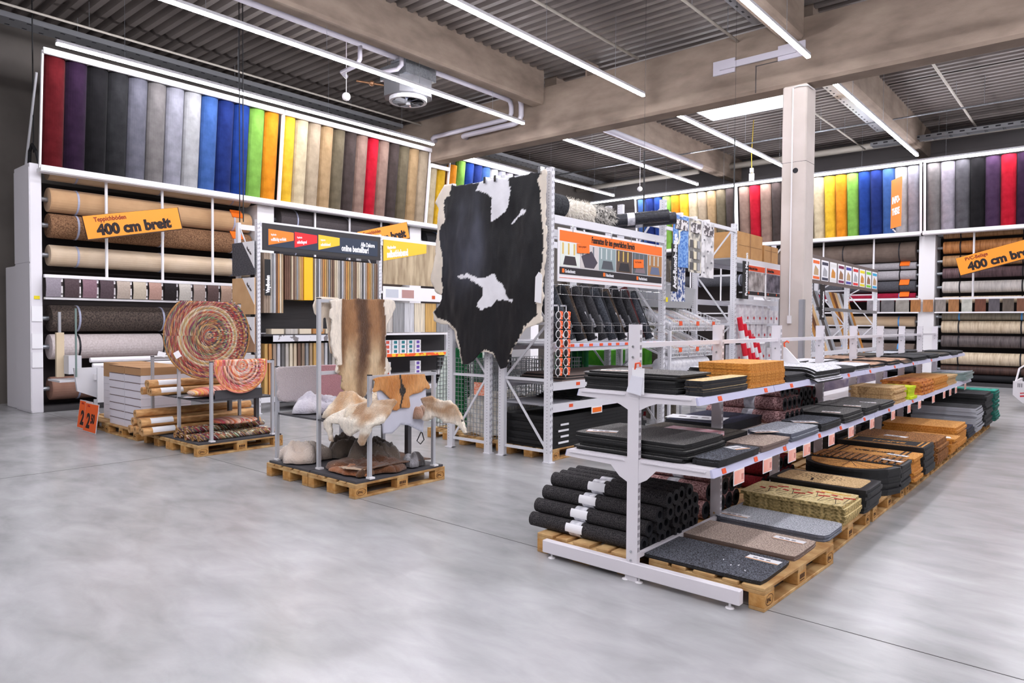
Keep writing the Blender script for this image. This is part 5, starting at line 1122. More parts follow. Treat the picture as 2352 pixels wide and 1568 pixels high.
for i in range(5): solo('thin_mat', matmesh(-6.0, -5.25, 7.1+.04*i, 9.4, .9905+i*.016, .015, .03), RUB if i % 2 else MATS['mat_rim_beige'], 'black and brown mat on the middle rack shelf, %s' % (ORD[4-i]), 'mat', 'thin mats on the middle rack shelf')
leaflet(-5.4, 7.9, 1.072, .1, .2, .4, 'crumpled white label on the middle rack shelf', strip=False); leaflet(-5.4, 8.6, 1.072, .1, .2, .2, 'second crumpled white label on the middle rack shelf', strip=False)
# standing rolls
t = thing('wire_holder', 'chrome wire holder keeping the dark mat rolls upright', 'wire holder', (CX1, 8.2, 1.6))
b = MB()
for z in (2.2, 2.08, 1.7, 1.6): part('wire', MB().tube([(CX1+.03, 6.9, z), (CX1+.03, 9.6, z)], .004, 5), CHROME, t)
for i in range(12):
    y = 6.95+i*.235
    part('wire_loop', MB().tube([(CX1-.12, y, 2.2), (CX1+.03, y, 2.2), (CX1+.03, y, 2.08)], .004, 5), CHROME, t); part('wire_loop', MB().tube([(CX1-.12, y, 1.73), (CX1+.03, y, 1.73), (CX1+.03, y, 1.6)], .004, 5), CHROME, t)
rc = [('charcoal', (40, 40, 44), (66, 66, 70)), ('black', (22, 22, 26), (50, 50, 56)), ('brown speckled', (50, 40, 34), (96, 80, 66)), ('near black', (26, 28, 32), (44, 46, 52)), ('slate', (46, 50, 58), (80, 84, 92)), ('anthracite', (34, 36, 42), (64, 66, 74))]
for i in range(20):
    y = 6.97+i*.128; nm, c1, c2 = rc[(i*5+i//4) % 6] if i != 17 else ('dark red', (60, 16, 18), (90, 30, 30))
    r = .06; m = M('standing_'+nm.replace(' ', '_'), c1, c2, scale=60, rough=.9, bump=.4)
    lean = .13
    t = thing('standing_roll', '%s mat roll standing in the wire holder, %s from the left' % (nm, ['first', 'second', 'third', 'fourth', 'fifth', 'sixth', 'seventh', 'eighth', 'ninth', 'tenth', 'eleventh', 'twelfth', 'thirteenth', 'fourteenth', 'fifteenth', 'sixteenth', 'seventeenth', 'eighteenth', 'nineteenth', 'last'][i]), 'mat roll', (-5.45, y, 1.47), 'standing mat rolls')
    x_ = -5.45-.06*(i % 2)
    part('roll', MB().tube([(x_+.12, y+lean, 1.505), (x_-.12, y-.02, 2.17+.05*(i % 3))], r, 12), m, t, smooth=True)
    if i % 2 == 0: part('wrap', MB().tube([(x_+.12-.24*.3, y+lean*.72, 1.68), (x_+.12-.24*.55, y+lean*.45, 1.86)], r+.003, 12, caps=False), FOIL, t, smooth=True)
    elif i % 3 == 1: part('label', MB().box(x_+.09, x_+.155+.01, y+lean-.03, y+lean+.04, 1.5, 1.6), PAPER, t)
# sign panel of the rack
def panel(name, label, x, y0, y1, z0, z1, mat, cat='sign', th=.012, frame=None, group=None):
    t = thing(name, label, cat, (x, (y0+y1)/2, z0), group)
    part('board', MB().box(x-th, x, y0, y1, z0, z1), mat, t)
    return t
sx = CX1+.03
t = panel('mat_sign', 'wide white and orange sign with pictures of commercial doormats hanging in the rack', sx, 6.9, 9.52, 2.24, 2.9, WHITE)
part('header', MB().box(sx, sx+.003, 6.93, 9.49, 2.74, 2.87), ORANGE, t)
text('lettering', 'Fussmatten für den gewerblichen Bereich', .115, (sx+.004, 7.62, 2.77), (0, 1, 0), (0, 0, 1), INK, t, .56, .003)
part('footer_band', MB().box(sx, sx+.003, 6.93, 9.49, 2.33, 2.42), M('sign_charcoal', (40, 36, 40), rough=.6), t); part('footer_line', MB().box(sx, sx+.003, 6.93, 9.49, 2.285, 2.292), M('salmon_line', (220, 120, 100), rough=.6), t)
for y, s_ in ((6.98, 'Grobschmutz'), (7.9, 'Feinschmutz'), (8.76, 'Feuchtschmutz')):
    part('orange_square', MB().box(sx+.003, sx+.005, y, y+.045, 2.35, 2.4), ORANGE, t); text('lettering', s_, .06, (sx+.004, y+.06, 2.352), (0, 1, 0), (0, 0, 1), PAPER, t, .66, .001)
pics = [('e0e6de', '3a3438'), ('cfc8c8', '4a4450'), ('8fa0a2', '54585e'), ('5a4a40', '2e2c30'), ('5c6468', '8a7a80'), ('b08050', '6a7490')]
for i, (c1, c2) in enumerate(pics):
    y0 = 6.94+i*.428; pm = part('picture', MB().box(sx, sx+.004, y0, y0+.41, 2.43, 2.73), M('picture_%d' % i, c1), t)
    ye = y0+.41
    part('picture_mat', MB().prism([(y0+.06, 2.45), (ye-.06, 2.45), (ye-.1, 2.56), (y0+.1, 2.56)] if i != 1 else [(y0+.02, 2.58), (y0+.25, 2.66), (ye-.02, 2.52), (ye-.1, 2.44), (y0+.1, 2.44)], 0, sx+.004, sx+.006), M('picture_dark_%d' % i, c2, rough=.7), pm)
    for k in range(3): part('picture_detail', MB().box(sx+.004, sx+.0055, y0+.04+.12*k, y0+.07+.12*k, 2.58, 2.72), M('picture_line_%d' % (i % 3), ['d8b860', '7a8088', 'c8d0d0'][i % 3]), pm)
for i, y in enumerate((7.3, 8.68)):
    ob = part('orange_callout', MB().cbox((sx+.012, y+.12, 2.68-.1*i), (.006, .27, .12), 0, 0, 0, .06), ORANGE, t); text('lettering', ['Indoor geeignet', 'Viele Materialien'][i], .036, (sx+.016, y+.01, 2.685-.1*i), (0, 1, .06), (0, -.06, 1), M('callout_ink', (130, 40, 20)), ob, .75, .0, .0005)
for y in (7.2, 8.1, 8.6, 9.3): part('hook', MB().tube([(sx-.002, y, 2.96), (sx+.006, y, 2.93), (sx+.006, y, 2.86)], .004, 5), CHROME, t)
# rolls lying on top of the rack
CLR = M('top_black_rug', (20, 20, 26), (48, 50, 60), scale=30, rough=.25, bump=.3, stretch=(1, 1, 8))
for i, (p, q) in enumerate((((-6.0, 8.42, 3.17), (-4.95, 9.25, 3.3)), ((-6.03, 8.69, 3.17), (-4.98, 9.52, 3.3)))):
    t = thing('wrapped_roll', 'long black rubber roll in film on top of the rack, %s one' % ('front' if i == 0 else 'rear'), 'rubber roll', p, 'long black rolls on the rack top')
    part('roll', MB().ring(p, q, .09, .072, 20), CLR, t)
    d = Vector(q)-Vector(p); a = Vector(p)+d*.55; part('film_band', MB().ring(a, a+d*.08, .094, .088, 20), FOIL, t)
for nm, y0, y1, m in (('black carpet', 6.9, 7.22, M('top_charcoal', (30, 32, 36), (60, 62, 66), scale=40, rough=.9, bump=.4)), ('white shag', 7.24, 7.85, M('top_white_shag', (206, 198, 184), (240, 236, 226), scale=30, rough=.95, bump=1.0)), ('black and white shag', 7.87, 8.35, M('top_bw_shag', (26, 24, 24), (220, 216, 208), scale=24, rough=.95, bump=1.0))):
    t = thing('rug_roll', '%s rug roll lying on top of the rack next to the hide' % nm, 'rug roll', (-5.45, (y0+y1)/2, 3.05), 'rug rolls on the rack top')
    if 'shag' in nm:
        mb = MB(); mb.ring((-5.4, y0, 3.2), (-5.4, y1, 3.2), .13, .03, 20); part('core_roll', mb, m, t)
        tuft = MB()
        for k in range(700):
            a = random.uniform(0, 2*pi); y = random.uniform(y0, y1); c0, s0 = cos(a), sin(a); r1 = .165+random.uniform(0, .03); tw = random.uniform(-.02, .02); dy = random.uniform(-.02, .02)
            tuft.add([(-5.4+.128*c0, y, 3.2+.128*s0), (-5.4+.128*cos(a+.08), y+.008, 3.2+.128*sin(a+.08)), (-5.4+r1*cos(a+tw), y+dy, 3.2+r1*sin(a+tw)-.015)], [(0, 1, 2)])
        o = part('pile', tuft, m, t); o['kind'] = 'stuff'
    else: part('core_roll', MB().ring((-5.4, y0, 3.21), (-5.4, y1, 3.21), .15, .03, 24), m, t)
# clip strips with hanging packs
for s_ in range(2):
    for i in range(7-s_*0):
        y = 6.86+.16*s_; z = 1.82-i*.115; x = CX1+.075
        t = thing('blister_pack', 'orange carded blister pack on the hanging strip beside the hide, %s column, %s from top' % ('left' if s_ == 0 else 'right', ['first', 'second', 'third', 'fourth', 'fifth', 'sixth', 'seventh'][i]), 'blister pack', (x, y, z-.05), 'blister packs on the hanging strips')
        part('card', MB().cbox((x+.004, y+.05, z), (.004, .06, .1), 0, 0, 0, -.15), M('pack_orange', (246, 100, 50), (252, 206, 180), scale=40, rough=.4, lo=.55, hi=.6), t)
        part('strap_core', MB().ell((x+.004, y-.012, z), (.012, .04, .05), 14, 10), BLACK, t, smooth=True); part('strap_disc', MB().ring((x+.006, y-.012, z), (x+.01, y-.012, z), .05, .044, 16), PAPER, t)
    solo('hanging_strip', MB().box(CX1+.06, CX1+.068, 6.865+.16*s_, 6.875+.16*s_, 1.06, 1.95).box(CX1-.02, CX1+.068, 6.865+.16*s_, 6.872+.16*s_, 1.93, 1.95), M('strip_clear', (220, 220, 226), rough=.3), 'clear hanging strip behind the %s column of blister packs' % ('left' if s_ == 0 else 'right'), 'hanging strip')
solo('warning_sticker', MB().box(-5.181, -5.178, 9.63, 9.69, 2.06, 2.13), MATS['yellow_sticker'], 'small yellow sticker on the rack post beside the anti-slip bay', 'sticker')

# ---- wire baskets with white fluff, green rolls
def wire_basket(x0, x1, y0, y1, z0, z1, label, group='wire mesh baskets'):
    t = thing('wire_basket', label, 'wire basket', ((x0+x1)/2, (y0+y1)/2, z0), group); W_ = M('zinc_wire', (170, 176, 182), rough=.35, metal=.5)
    for nm, pl in (('front_mesh', 'y0'), ('back_mesh', 'y1'), ('left_mesh', 'x0'), ('right_mesh', 'x1')):
        b = MB()
        a0, a1 = (x0, x1) if pl[0] == 'y' else (y0, y1); n = int((a1-a0)/.06); m_ = int((z1-z0)/.06)
        for i in range(n+1):
            a = a0+(a1-a0)*i/n
            p = (a, y0 if pl == 'y0' else y1) if pl[0] == 'y' else (x0 if pl == 'x0' else x1, a)
            b.box(p[0]-.003, p[0]+.003, p[1]-.003, p[1]+.003, z0, z1)
        for j in range(m_+1):
            z = z0+(z1-z0)*j/m_
            if pl[0] == 'y': yy_ = y0 if pl == 'y0' else y1; b.box(x0, x1, yy_-.003, yy_+.003, z-.003, z+.003)
            else: xx_ = x0 if pl == 'x0' else x1; b.box(xx_-.003, xx_+.003, y0, y1, z-.003, z+.003)
        part(nm, b, W_, t)
    return t
wire_basket(-6.93, -6.25, 7.05, 7.95, .15, 1.2, 'galvanised wire basket full of white fur pelts beside the hide rack')
wire_basket(-6.93, -6.25, 8.05, 8.95, .15, 1.2, 'second galvanised wire basket behind the first one')
wire_basket(-7.75, -7.1, 7.3, 8.2, .15, 1.2, 'galvanised wire basket with green rolls left of the rack')
dup(PAL, (-6.98, 7.0, 0), -PAL.rotation_euler[2], 'wooden pallet under the wire basket with white fur', 'pallets in the racks'); dup(PAL, (-7.8, 7.15, 0), -PAL.rotation_euler[2], 'wooden pallet under the wire basket with green rolls', 'pallets in the racks')
mb = MB()
mb.grid(lambda u, v: (-6.9+.62*u, 7.09+.0+.02*sin(20*u)*cos(17*v), .16+.5*v+.03*sin(9*u)), 20, 16); mb.grid(lambda u, v: (-6.9+.62*u, 7.09+.82*v, .66+.04*sin(9*u)+.04*sin(14*v)), 20, 16); mb.grid(lambda u, v: (-6.28, 7.09+.82*u, .16+.5*v+.03*sin(11*u)), 20, 14)
o = solo('fur_filling', mb, M('white_fluff', (214, 208, 196), (244, 242, 236), scale=12, rough=.95, bump=1.0), 'white fluffy pelts filling the wire basket', 'pelts'); o['kind'] = 'stuff'
o = thing('price_card', 'orange price card hung on the wire basket behind the rack brace', 'price card', (-6.6, 7.03, .72)); part('card', MB().box(-6.72, -6.4, 7.03, 7.04, .72, .9), M('card_orange_mix', (250, 110, 50), (250, 220, 200), scale=24, rough=.5, stretch=(1, 1, 3)), o)
GRN = M('artificial_grass_back', (12, 92, 50), (24, 120, 68), scale=10, rough=.7)
for i in range(8):
    x = -7.62+.09*(i % 6)+.02; y = 7.5+.12*(i//4)
    t = thing('green_roll', 'green artificial grass roll standing in the wire basket, %s' % (['leftmost', 'second', 'third', 'fourth', 'fifth', 'sixth', 'seventh', 'rightmost'][i]), 'green roll', (x, y, .16), 'standing green rolls')
    top = 1.68-.03*(i % 3); part('roll', MB().tube([(x+.05, y, .16), (x-.06, y+.02, top)], .042, 10), GRN, t); part('band', MB().tube([(x-.045, y+.02, top-.3), (x-.05, y+.02, top-.2)], .045, 10), M('pale_band', (180, 200, 186), rough=.3), t)
for i in range(6):
    x = -6.85+.11*i; t = solo('green_roll', MB().tube([(x+.03, 9.1, .17), (x, 9.13, 1.34)], .045, 10), GRN, 'green roll standing behind the rear wire basket, %s' % ['leftmost', 'second', 'third', 'fourth', 'fifth', 'rightmost'][i], 'green roll', 'standing green rolls')
LG = M('lime_pack', (90, 190, 20), (60, 150, 16), scale=6, rough=.5)
for i in range(5): solo('lime_box', MB().box(-7.0, -6.3, 9.75+.3*i, 10.02+.3*i, 1.0, 1.28), LG, 'lime green package on the shelf behind the rack, %s' % ['first', 'second', 'third', 'fourth', 'fifth'][i], 'package', 'lime green packages')
solo('low_table', MB().box(-7.1, -6.2, 9.7, 11.3, .95, .998).box(-7.05, -7.0, 9.75, 9.8, 0, .95).box(-6.3, -6.25, 9.75, 9.8, 0, .95).box(-7.05, -7.0, 11.2, 11.25, 0, .95).box(-6.3, -6.25, 11.2, 11.25, 0, .95), RACK, 'white table carrying the lime green packages behind the rack', 'table')
t = thing('leaning_board', 'tall pale green translucent board leaning behind the green rolls', 'board', (-8.1, 8.6, 0))
part('sheet', MB().prism([(8.25, .02), (8.29, .02), (9.02, 1.95), (8.98, 1.95)], 0, -9.0, -7.95), M('pale_green_sheet', (196, 208, 200), rough=.2, spec=.6), t)

# ================================================================ VINYL SAMPLE STAND (row A)
AX0, AX1 = -12.8, -12.0
va = rack('white rack frame of the flooring sample wall behind the fur display', AX0, AX1, (6.8, 9.62, 12.3), 3.6, ((3.58, 0), (.3, 1)), flip=True)
DKP = M('stand_charcoal', (50, 48, 50), rough=.6); NAVY = M('stand_navy', (44, 54, 72), rough=.6)
t = thing('sample_stand', 'dark flooring sample stand headed online bestellbar behind the fur display', 'sample stand', (-12.1, 8.2, 0))
hx = AX1+.03
part('header', MB().box(AX1+.003, hx, 6.86, 9.6, 3.04, 3.54), DKP, t); part('header_field', MB().box(hx, hx+.004, 6.95, 9.52, 3.12, 3.44), NAVY, t)
for y0, y1, c, s_ in ((6.97, 7.5, (244, 128, 40), 'vollflächig verklebt'), (7.52, 8.02, (222, 34, 42), 'selbstliegend'), (8.05, 8.55, (250, 190, 48), 'selbstklebend')):
    f = part('pennant', MB().prism([(y0, 3.14), (y0, 3.44), (y1, 3.42), (y1, 3.27)], 0, hx+.004, hx+.008), M('pennant_%d' % c[1], c, rough=.5), t)
    text('lettering', s_, .085, (hx+.009, y0+.05, 3.22), (0, 1, .1), (0, 0, 1), PAPER, f, .5, .002); text('lettering', 'Vinylboden', .05, (hx+.009, y0+.05, 3.32), (0, 1, .1), (0, 0, 1), PAPER, f, .5, .001)
text('lettering', 'Alle Dekore', .12, (hx+.005, 9.08, 3.3), (0, 1, 0), (0, 0, 1), PAPER, t, .6, .004); text('lettering', 'online bestellbar!', .17, (hx+.005, 8.6, 3.17), (0, 1, 0), (0, 0, 1), PAPER, t, .58, .006)
part('back_panel', MB().box(AX1-.42, AX1-.4, 6.86, 9.6, 1.5, 3.04), M('slat_black', (38, 36, 38), (46, 44, 46), scale=20, stretch=(1, .1, 4)), t)
tones = [(170, 150, 132), (214, 196, 168), (206, 164, 96), (196, 190, 182), (150, 150, 152), (206, 206, 210), (120, 92, 76), (196, 140, 84), (226, 214, 190), (176, 150, 118), (110, 108, 108), (150, 128, 108)]
def wood_tone(k): c = tones[k % 12]; return M('board_tone_%d' % (k % 12), tuple(int(v*.82) for v in c), c, scale=3, stretch=(6, 6, .6), rough=.55, detail=5)
k = 0
ordw = ['first', 'second', 'third', 'fourth', 'fifth', 'sixth', 'seventh', 'eighth', 'ninth', 'tenth', 'eleventh', 'twelfth', 'thirteenth', 'fourteenth', 'fifteenth', 'sixteenth', 'seventeenth', 'eighteenth', 'nineteenth', 'twentieth']
def sample(y, z0, z1, m, lab, w_=.49, grp='hanging floor samples', th=.028):
    return solo('sample_board', MB().box(AX1-w_+.1, AX1+.0, y, y+th, z0, z1, ch=.002), m, lab, 'floor sample', grp)
for i in range(10): sample(6.91+.04*i, 1.88, 3.0, wood_tone(0 if i < 3 else i), 'long hanging floor sample, %s of the leftmost group' % ordw[i])
for i in range(3): sample(7.34+.04*i, 2.14, 2.98, M('board_brown', (96, 66, 52), (120, 86, 70), scale=3, stretch=(5, 5, .6)), 'reddish brown hanging floor sample, %s left of the brown group' % ordw[i])
for i in range(7): sample(7.48+.037*i, 2.14, 2.98, wood_tone(i*5+1), 'hanging floor sample between brown and yellow, %s' % ordw[i])
sample(7.75, 2.14, 2.98, M('board_yellow', (240, 186, 30), rough=.5), 'bright yellow hanging panel among the floor samples', th=.2)
for i in range(34): sample(8.0+.046*i, 2.16, 2.97, wood_tone(i*7+3), 'hanging floor sample right of the yellow panel, %s' % (ordw[i] if i < 20 else ordw[i-20]+' of the right half'))
part('shelf', MB().box(AX0+.1, AX1+.05, 6.86, 9.57, 1.44, 1.48), DKP, t); part('info_strip', MB().box(AX1+.05, AX1+.06, 7.05, 9.6, 1.34, 1.46), M('info_strip', (214, 214, 220), (120, 116, 118), scale=9, rough=.5, lo=.6, hi=.63), t)
for i in range(8): solo('sample_block', MB().box(AX1-.2, AX1, 7.05+.3*i, 7.31+.3*i, 1.482, 1.58), wood_tone(i*2+1) if i % 2 else M('block_cream', (212, 200, 178), rough=.6), 'small wooden sample block on the stand shelf, %s from left' % ordw[i], 'sample block', 'sample blocks on the shelf')
for i in range(30): solo('sample_board', MB().box(AX1-.35, AX1-.02, 6.92+.088*i, 6.98+.088*i, .301, 1.3), wood_tone(i*5+2), 'board standing below the shelf of the sample stand, %s' % (ordw[i] if i < 20 else ordw[i-20]+' of the right part'), 'floor sample', 'standing floor boards')
part('dark_base', MB().box(AX1-.4, AX1-.36, 6.86, 9.6, .3, 1.44), DKP, t)
# side samples facing the camera
for i, (z0, z1, nm, m) in enumerate(((2.58, 3.2, 'dark grey woven', M('woven_charcoal', (48, 48, 54), (92, 92, 98), scale=26, rough=.8, stretch=(1, 1, 3), detail=4)), (1.85, 2.53, 'light oak', M('oak_light', (196, 156, 112), (208, 170, 126), scale=3, rough=.6)), (1.15, 1.8, 'brown oak', M('oak_brown', (150, 116, 88), (170, 134, 104), scale=3, rough=.6)), (.5, 1.1, 'grey oak', M('oak_grey', (150, 132, 116), (170, 150, 132), scale=3, rough=.6)))):
    t = thing('sample_plate', '%s floor panel with white corner label on the end of the sample stand' % nm, 'floor panel', (-12.42, 6.72, z0), 'floor panels on the stand end')
    part('panel', MB().box(-12.84, -12.02, 6.72, 6.74, z0, z1), m, t); part('corner_label', MB().prism([(-12.02, z1), (-12.45, z1), (-12.02, z1-.5)], 1, 6.714, 6.719), PAPER, t)
    text('lettering', 'Vinylboden', .07, (-12.3, 6.712, z1-.12), (.6, 0, -.5), (.5, 0, .6), INK, t, .7, .001)
def vsign(label, s_, x, y, z0, z1, w_=.13, size=.1):
    t = thing('vertical_sign', label, 'sign', (x, y, z0), 'black vertical signs'); part('board', MB().box(x-.01, x, y, y+w_, z0, z1), BLACK, t)
    part('mount', MB().box(x-.08, x-.01, y+.02, y+.04, z0+.1, z0+.12), RACK, t)
    text('lettering', s_, size, (x+.002, y+w_*.78, z0+.05), (0, 0, 1), (0, -1, 0), PAPER, t, .72, .006); return t
vsign('black vertical sign reading Vinylboden on the sample stand post', 'Vinylboden', AX1+.08, 6.87, 2.2, 2.87, .12, .1)
# bay two of row A
t = thing('picture_sign', 'big oak floor picture with yellow selbstklebend pennant', 'sign', (hx, 10.9, 2.53))
part('picture', MB().box(hx-.02, hx, 9.68, 12.2, 2.55, 3.5), M('oak_picture', (138, 118, 92), (190, 172, 142), scale=2.6, stretch=(3, 3, .5), rough=.55, detail=7), t)
f = part('pennant', MB().prism([(9.68, 3.04), (9.68, 3.5), (10.92, 3.5), (10.92, 3.3)], 0, hx, hx+.005), M('pennant_190', (250, 190, 48)), t)
text('lettering', 'selbstklebend', .2, (hx+.006, 9.78, 3.12), (0, 1, .16), (0, -.1, 1), PAPER, f, .55, .01); text('lettering', 'Vinylboden', .09, (hx+.006, 9.78, 3.3), (0, 1, .16), (0, -.1, 1), PAPER, f, .6, .004)
t = thing('info_sign', 'white info strip with small pictures below the oak picture', 'sign', (hx, 10.9, 2.2)); part('board', MB().box(hx-.02, hx, 9.68, 12.2, 2.2, 2.5), WHITE, t)
for i, (y, c) in enumerate(((9.75, (190, 194, 204)), (10.2, (176, 136, 132)), (11.1, (200, 90, 50)))): part('picture', MB().box(hx, hx+.003, y, y+.35 if i < 2 else y+.1, 2.26, 2.44 if i < 2 else 2.34), M('info_pic_%d' % i, c), t)
for i, (y0, y1, k_) in enumerate(((9.7, 10.0, 3), (10.02, 10.32, 4), (10.34, 10.62, 5), (10.64, 10.95, 8), (10.97, 11.3, 2), (11.32, 12.1, 4))): solo('display_board', MB().box(AX1-.1, AX1-.04, y0, y1, 1.5, 2.16), wood_tone(k_), 'pale floor board on display under the info strip, %s from left' % ordw[i], 'floor board', 'display boards under the info strip')
sh = thing('product_shelf', 'white shelf of small adhesive boxes right of the sample stand', 'shelf', (-12.2, 10.9, .3))
for z in (1.48, 1.03, .55): part('shelf_board', MB().box(AX0+.1, AX1+.02, 9.68, 12.2, z-.04, z), WHITE, sh)
part('back', MB().box(AX0+.08, AX0+.1, 9.68, 12.2, .3, 1.48), DKP, sh); part('tag_strip', MB().box(AX1+.02, AX1+.026, 9.68, 12.2, .96, 1.03), M('tag_strip_warm', (240, 96, 40), (246, 200, 60), scale=5, lo=.5, hi=.52), sh)
bc = [(206, 90, 70), (40, 120, 130), (40, 120, 130), (40, 120, 130), (110, 84, 170)]
for i in range(5):
    for j in range(3):
        for (z, on) in ((1.031, 1), (.551, i in (0, 4))):
            if on: 
                t = solo('adhesive_box', MB().box(AX1-.2, AX1-.02, 9.76+.22*i, 9.93+.22*i, z+.1*j, z+.095+.1*j).box(AX1-.02, AX1-.018, 9.8+.22*i, 9.89+.22*i, z+.015+.1*j, z+.08+.1*j, 1), [WHITE, M('box_col_%d' % bc[i][0], bc[i])], 'small white box with %s label, %s shelf, column %s, %s' % (['red', 'teal', 'green blue', 'sea green', 'violet'][i], 'upper' if z > 1 else 'lower', ordw[i], ['bottom', 'middle', 'top'][j]), 'small box', 'small adhesive boxes')

# ================================================================ ANTI-SLIP BAY, RACK D, PROFILE RACK
rd = rack('white rack carrying cardboard boxes and the functional mat posters', CX0, CX1, (12.3, 15.0, 16.3), 3.55, ((2.95, 1), (1.0, 1), (.45, 1), (2.2, 0)))
an = thing('towel_rail', 'white rail between the racks from which patterned anti-slip runners hang', 'rail', (CX1, 11, 3.4))
part('rail', MB().bar((CX1-.02, 9.7, 3.42), (CX1-.02, 12.27, 3.42), .04, .06), RACK, an); part('rail', MB().bar((CX0+.02, 9.7, 3.42), (CX0+.02, 12.27, 3.42), .04, .06), RACK, an)
rb = [('blue', 9.86, 10.36, 2.62, (70, 120, 196), (130, 170, 220)), ('grey chequered', 10.39, 10.82, 2.56, (130, 128, 124), (216, 210, 196)), ('white pebble', 10.84, 11.3, 2.5, (190, 188, 190), (232, 230, 232))]
for nm, y0, y1, z0, c1, c2 in rb:
    t = thing('anti_slip_runner', '%s patterned anti-slip runner hanging from the rail' % nm, 'runner', (CX1+.02, (y0+y1)/2, z0), 'hanging anti-slip runners')
    b = MB().grid(lambda u, v: (CX1+.02+.012*sin(9*u), y0+(y1-y0)*u, z0+(3.42-z0)*v), 10, 8); solidify(part('sheet', b, M('runner_'+nm.replace(' ', '_'), c1, c2, scale=26 if nm == 'blue' else 7, rough=.4, lo=.45, hi=.55, detail=1), t), .008)
    part('header_card', MB().box(CX1+.03, CX1+.04, y0+.04, y1-.04, 3.2, 3.36), M('runner_card', (80, 72, 76), (220, 216, 216), scale=14, rough=.5, lo=.5, hi=.54), t)
    part('clip', MB().box(CX1-.045, CX1+.045, (y0+y1)/2-.03, (y0+y1)/2+.03, 3.4, 3.47), WHITE, t)
    if nm == 'blue':
        for q in (0, 1): part('print', MB().tube([(CX1+.036, 9.98+.06*q, 2.75+.22*q), (CX1+.036, 9.96+.07*q, 2.95+.22*q), (CX1+.036, 10.08+.06*q, 3.1+.1*q)], [.008, .03, .006], 8, flat=.3), M('dolphin_cream', (226, 226, 206)), t)
    if 'cheq' in nm:
        for q in range(9): part('print', MB().box(CX1+.033, CX1+.037, y0+.02+.13*(q % 3), y0+.12+.13*(q % 3), 2.6+.18*(q//3), 2.72+.18*(q//3)), M('square_%d' % (q % 3), [(90, 88, 90), (226, 216, 190), (160, 160, 164)][q % 3]), t)
    if 'peb' in nm:
        for q in range(8): part('print', MB().ell((CX1+.035, y0+.08+.14*(q % 3), 2.58+.09*q), (.004, .03, .016), 8, 6), M('pebble_print', (110, 110, 116)), t)
solo('anti_slip_runner', MB().box(CX1-.02, CX1-.01, 9.88, 10.34, 2.08, 2.62), M('runner_azulejo', (60, 84, 140), (220, 222, 226), scale=16, rough=.4, lo=.47, hi=.53, detail=1), 'blue and white tile patterned runner hanging below the dolphin one', 'runner', 'hanging anti-slip runners')
vsign('black vertical sign reading Anti-Rutsch-Beläge between the two racks', 'Anti-Rutsch-Beläge', CX1+.1, 9.68, 2.22, 2.95, .19, .15)
vsign('black vertical sign reading Funktionale Matten on the second rack', 'Funktionale Matten', CX1+.09, 12.4, 2.2, 2.88, .26, .14)
tb = thing('basket_rack', 'sloping rack of white plastic mesh baskets with rolled anti-slip mats', 'basket rack', (-5.6, 10.9, 0))
WPL = M('white_plastic_mesh', (222, 222, 226), rough=.4)
def slope_basket(y0, y1, z, tier, i):
    b = MB(); x0, x1 = -6.0, -5.25; dz = .3
    def zz(x): return z+(x1-x)/(x1-x0)*dz
    n = 9
    for q in range(n+1):
        y = y0+(y1-y0)*q/n; b.bar((x1, y, z), (x1+.02, y, z+.17), .012, .008); b.bar((x1, y, z), (x0, y, zz(x0)), .01, .006)
    for h in (0, .06, .12, .17): b.bar((x1+.02*h/.17, y0, z+h), (x1+.02*h/.17, y1, z+h), .012, .012)
    for yy_ in (y0, y1):
        for q in range(14):
            x = x0+(x1-x0)*q/13; b.bar((x, yy_, zz(x)), (x, yy_, zz(x)+.17), .012, .008)
        for h in (0, .09, .17): b.bar((x0, yy_, zz(x0)+h), (x1, yy_, z+h), .01, .012)
    t = thing('mesh_basket', 'white plastic mesh basket in the %s sloping tier, %s' % (tier, ['left', 'middle', 'right'][i]), 'basket', (x1, (y0+y1)/2, z), 'sloping mesh baskets')
    part('mesh', b, WPL, t); part('price_tag', MB().box(x1+.03, x1+.034, y0+.2, y0+.3, z+.08, z+.15), TAGO, t)
    for q in range(4):
        yy_ = y0+.07+.12*q; m = M('packed_roll_%d' % ((q+i) % 4), [(224, 222, 226), (150, 160, 176), (206, 186, 150), (180, 120, 100)][(q+i) % 4], (236, 236, 240), scale=10, rough=.2)
        solo('packed_roll', MB().tube([(x1-.03, yy_, z+.07), (x0+.05, yy_, zz(x0)+.06)], .05, 10), m, 'small wrapped roll in the %s tier %s basket, %s' % (tier, ['left', 'middle', 'right'][i], ordw[q]), 'wrapped roll', 'wrapped rolls in the mesh baskets')
for tier, z in (('upper', 1.62), ('lower', 1.2)):
    for i in range(3): slope_basket(9.95+.6*i, 10.5+.6*i, z, tier, i)
for y in (9.9, 11.8): part('frame', MB().bar((-6.02, y, 0), (-6.02, y, 2.1), .04, .04).bar((-5.25, y, 0), (-5.25, y, 1.62), .04, .04).bar((-6.02, y, 1.9), (-5.25, y, 1.6), .03, .03).bar((-6.02, y, 1.48), (-5.25, y, 1.18), .03, .03), RACK, tb)
part('shelf', MB().box(-6.0, -5.2, 9.75, 12.2, .9, .93), RACK, tb)
t = thing('film_roll', 'big white patterned plastic film roll lying below the mesh baskets', 'film roll', (-5.45, 10.6, .93)); part('roll', MB().ring((-5.4, 9.85, 1.06), (-5.4, 11.4, 1.06), .125, .02, 24), M('white_film', (206, 206, 214), (236, 236, 240), scale=16, rough=.3), t, smooth=False)
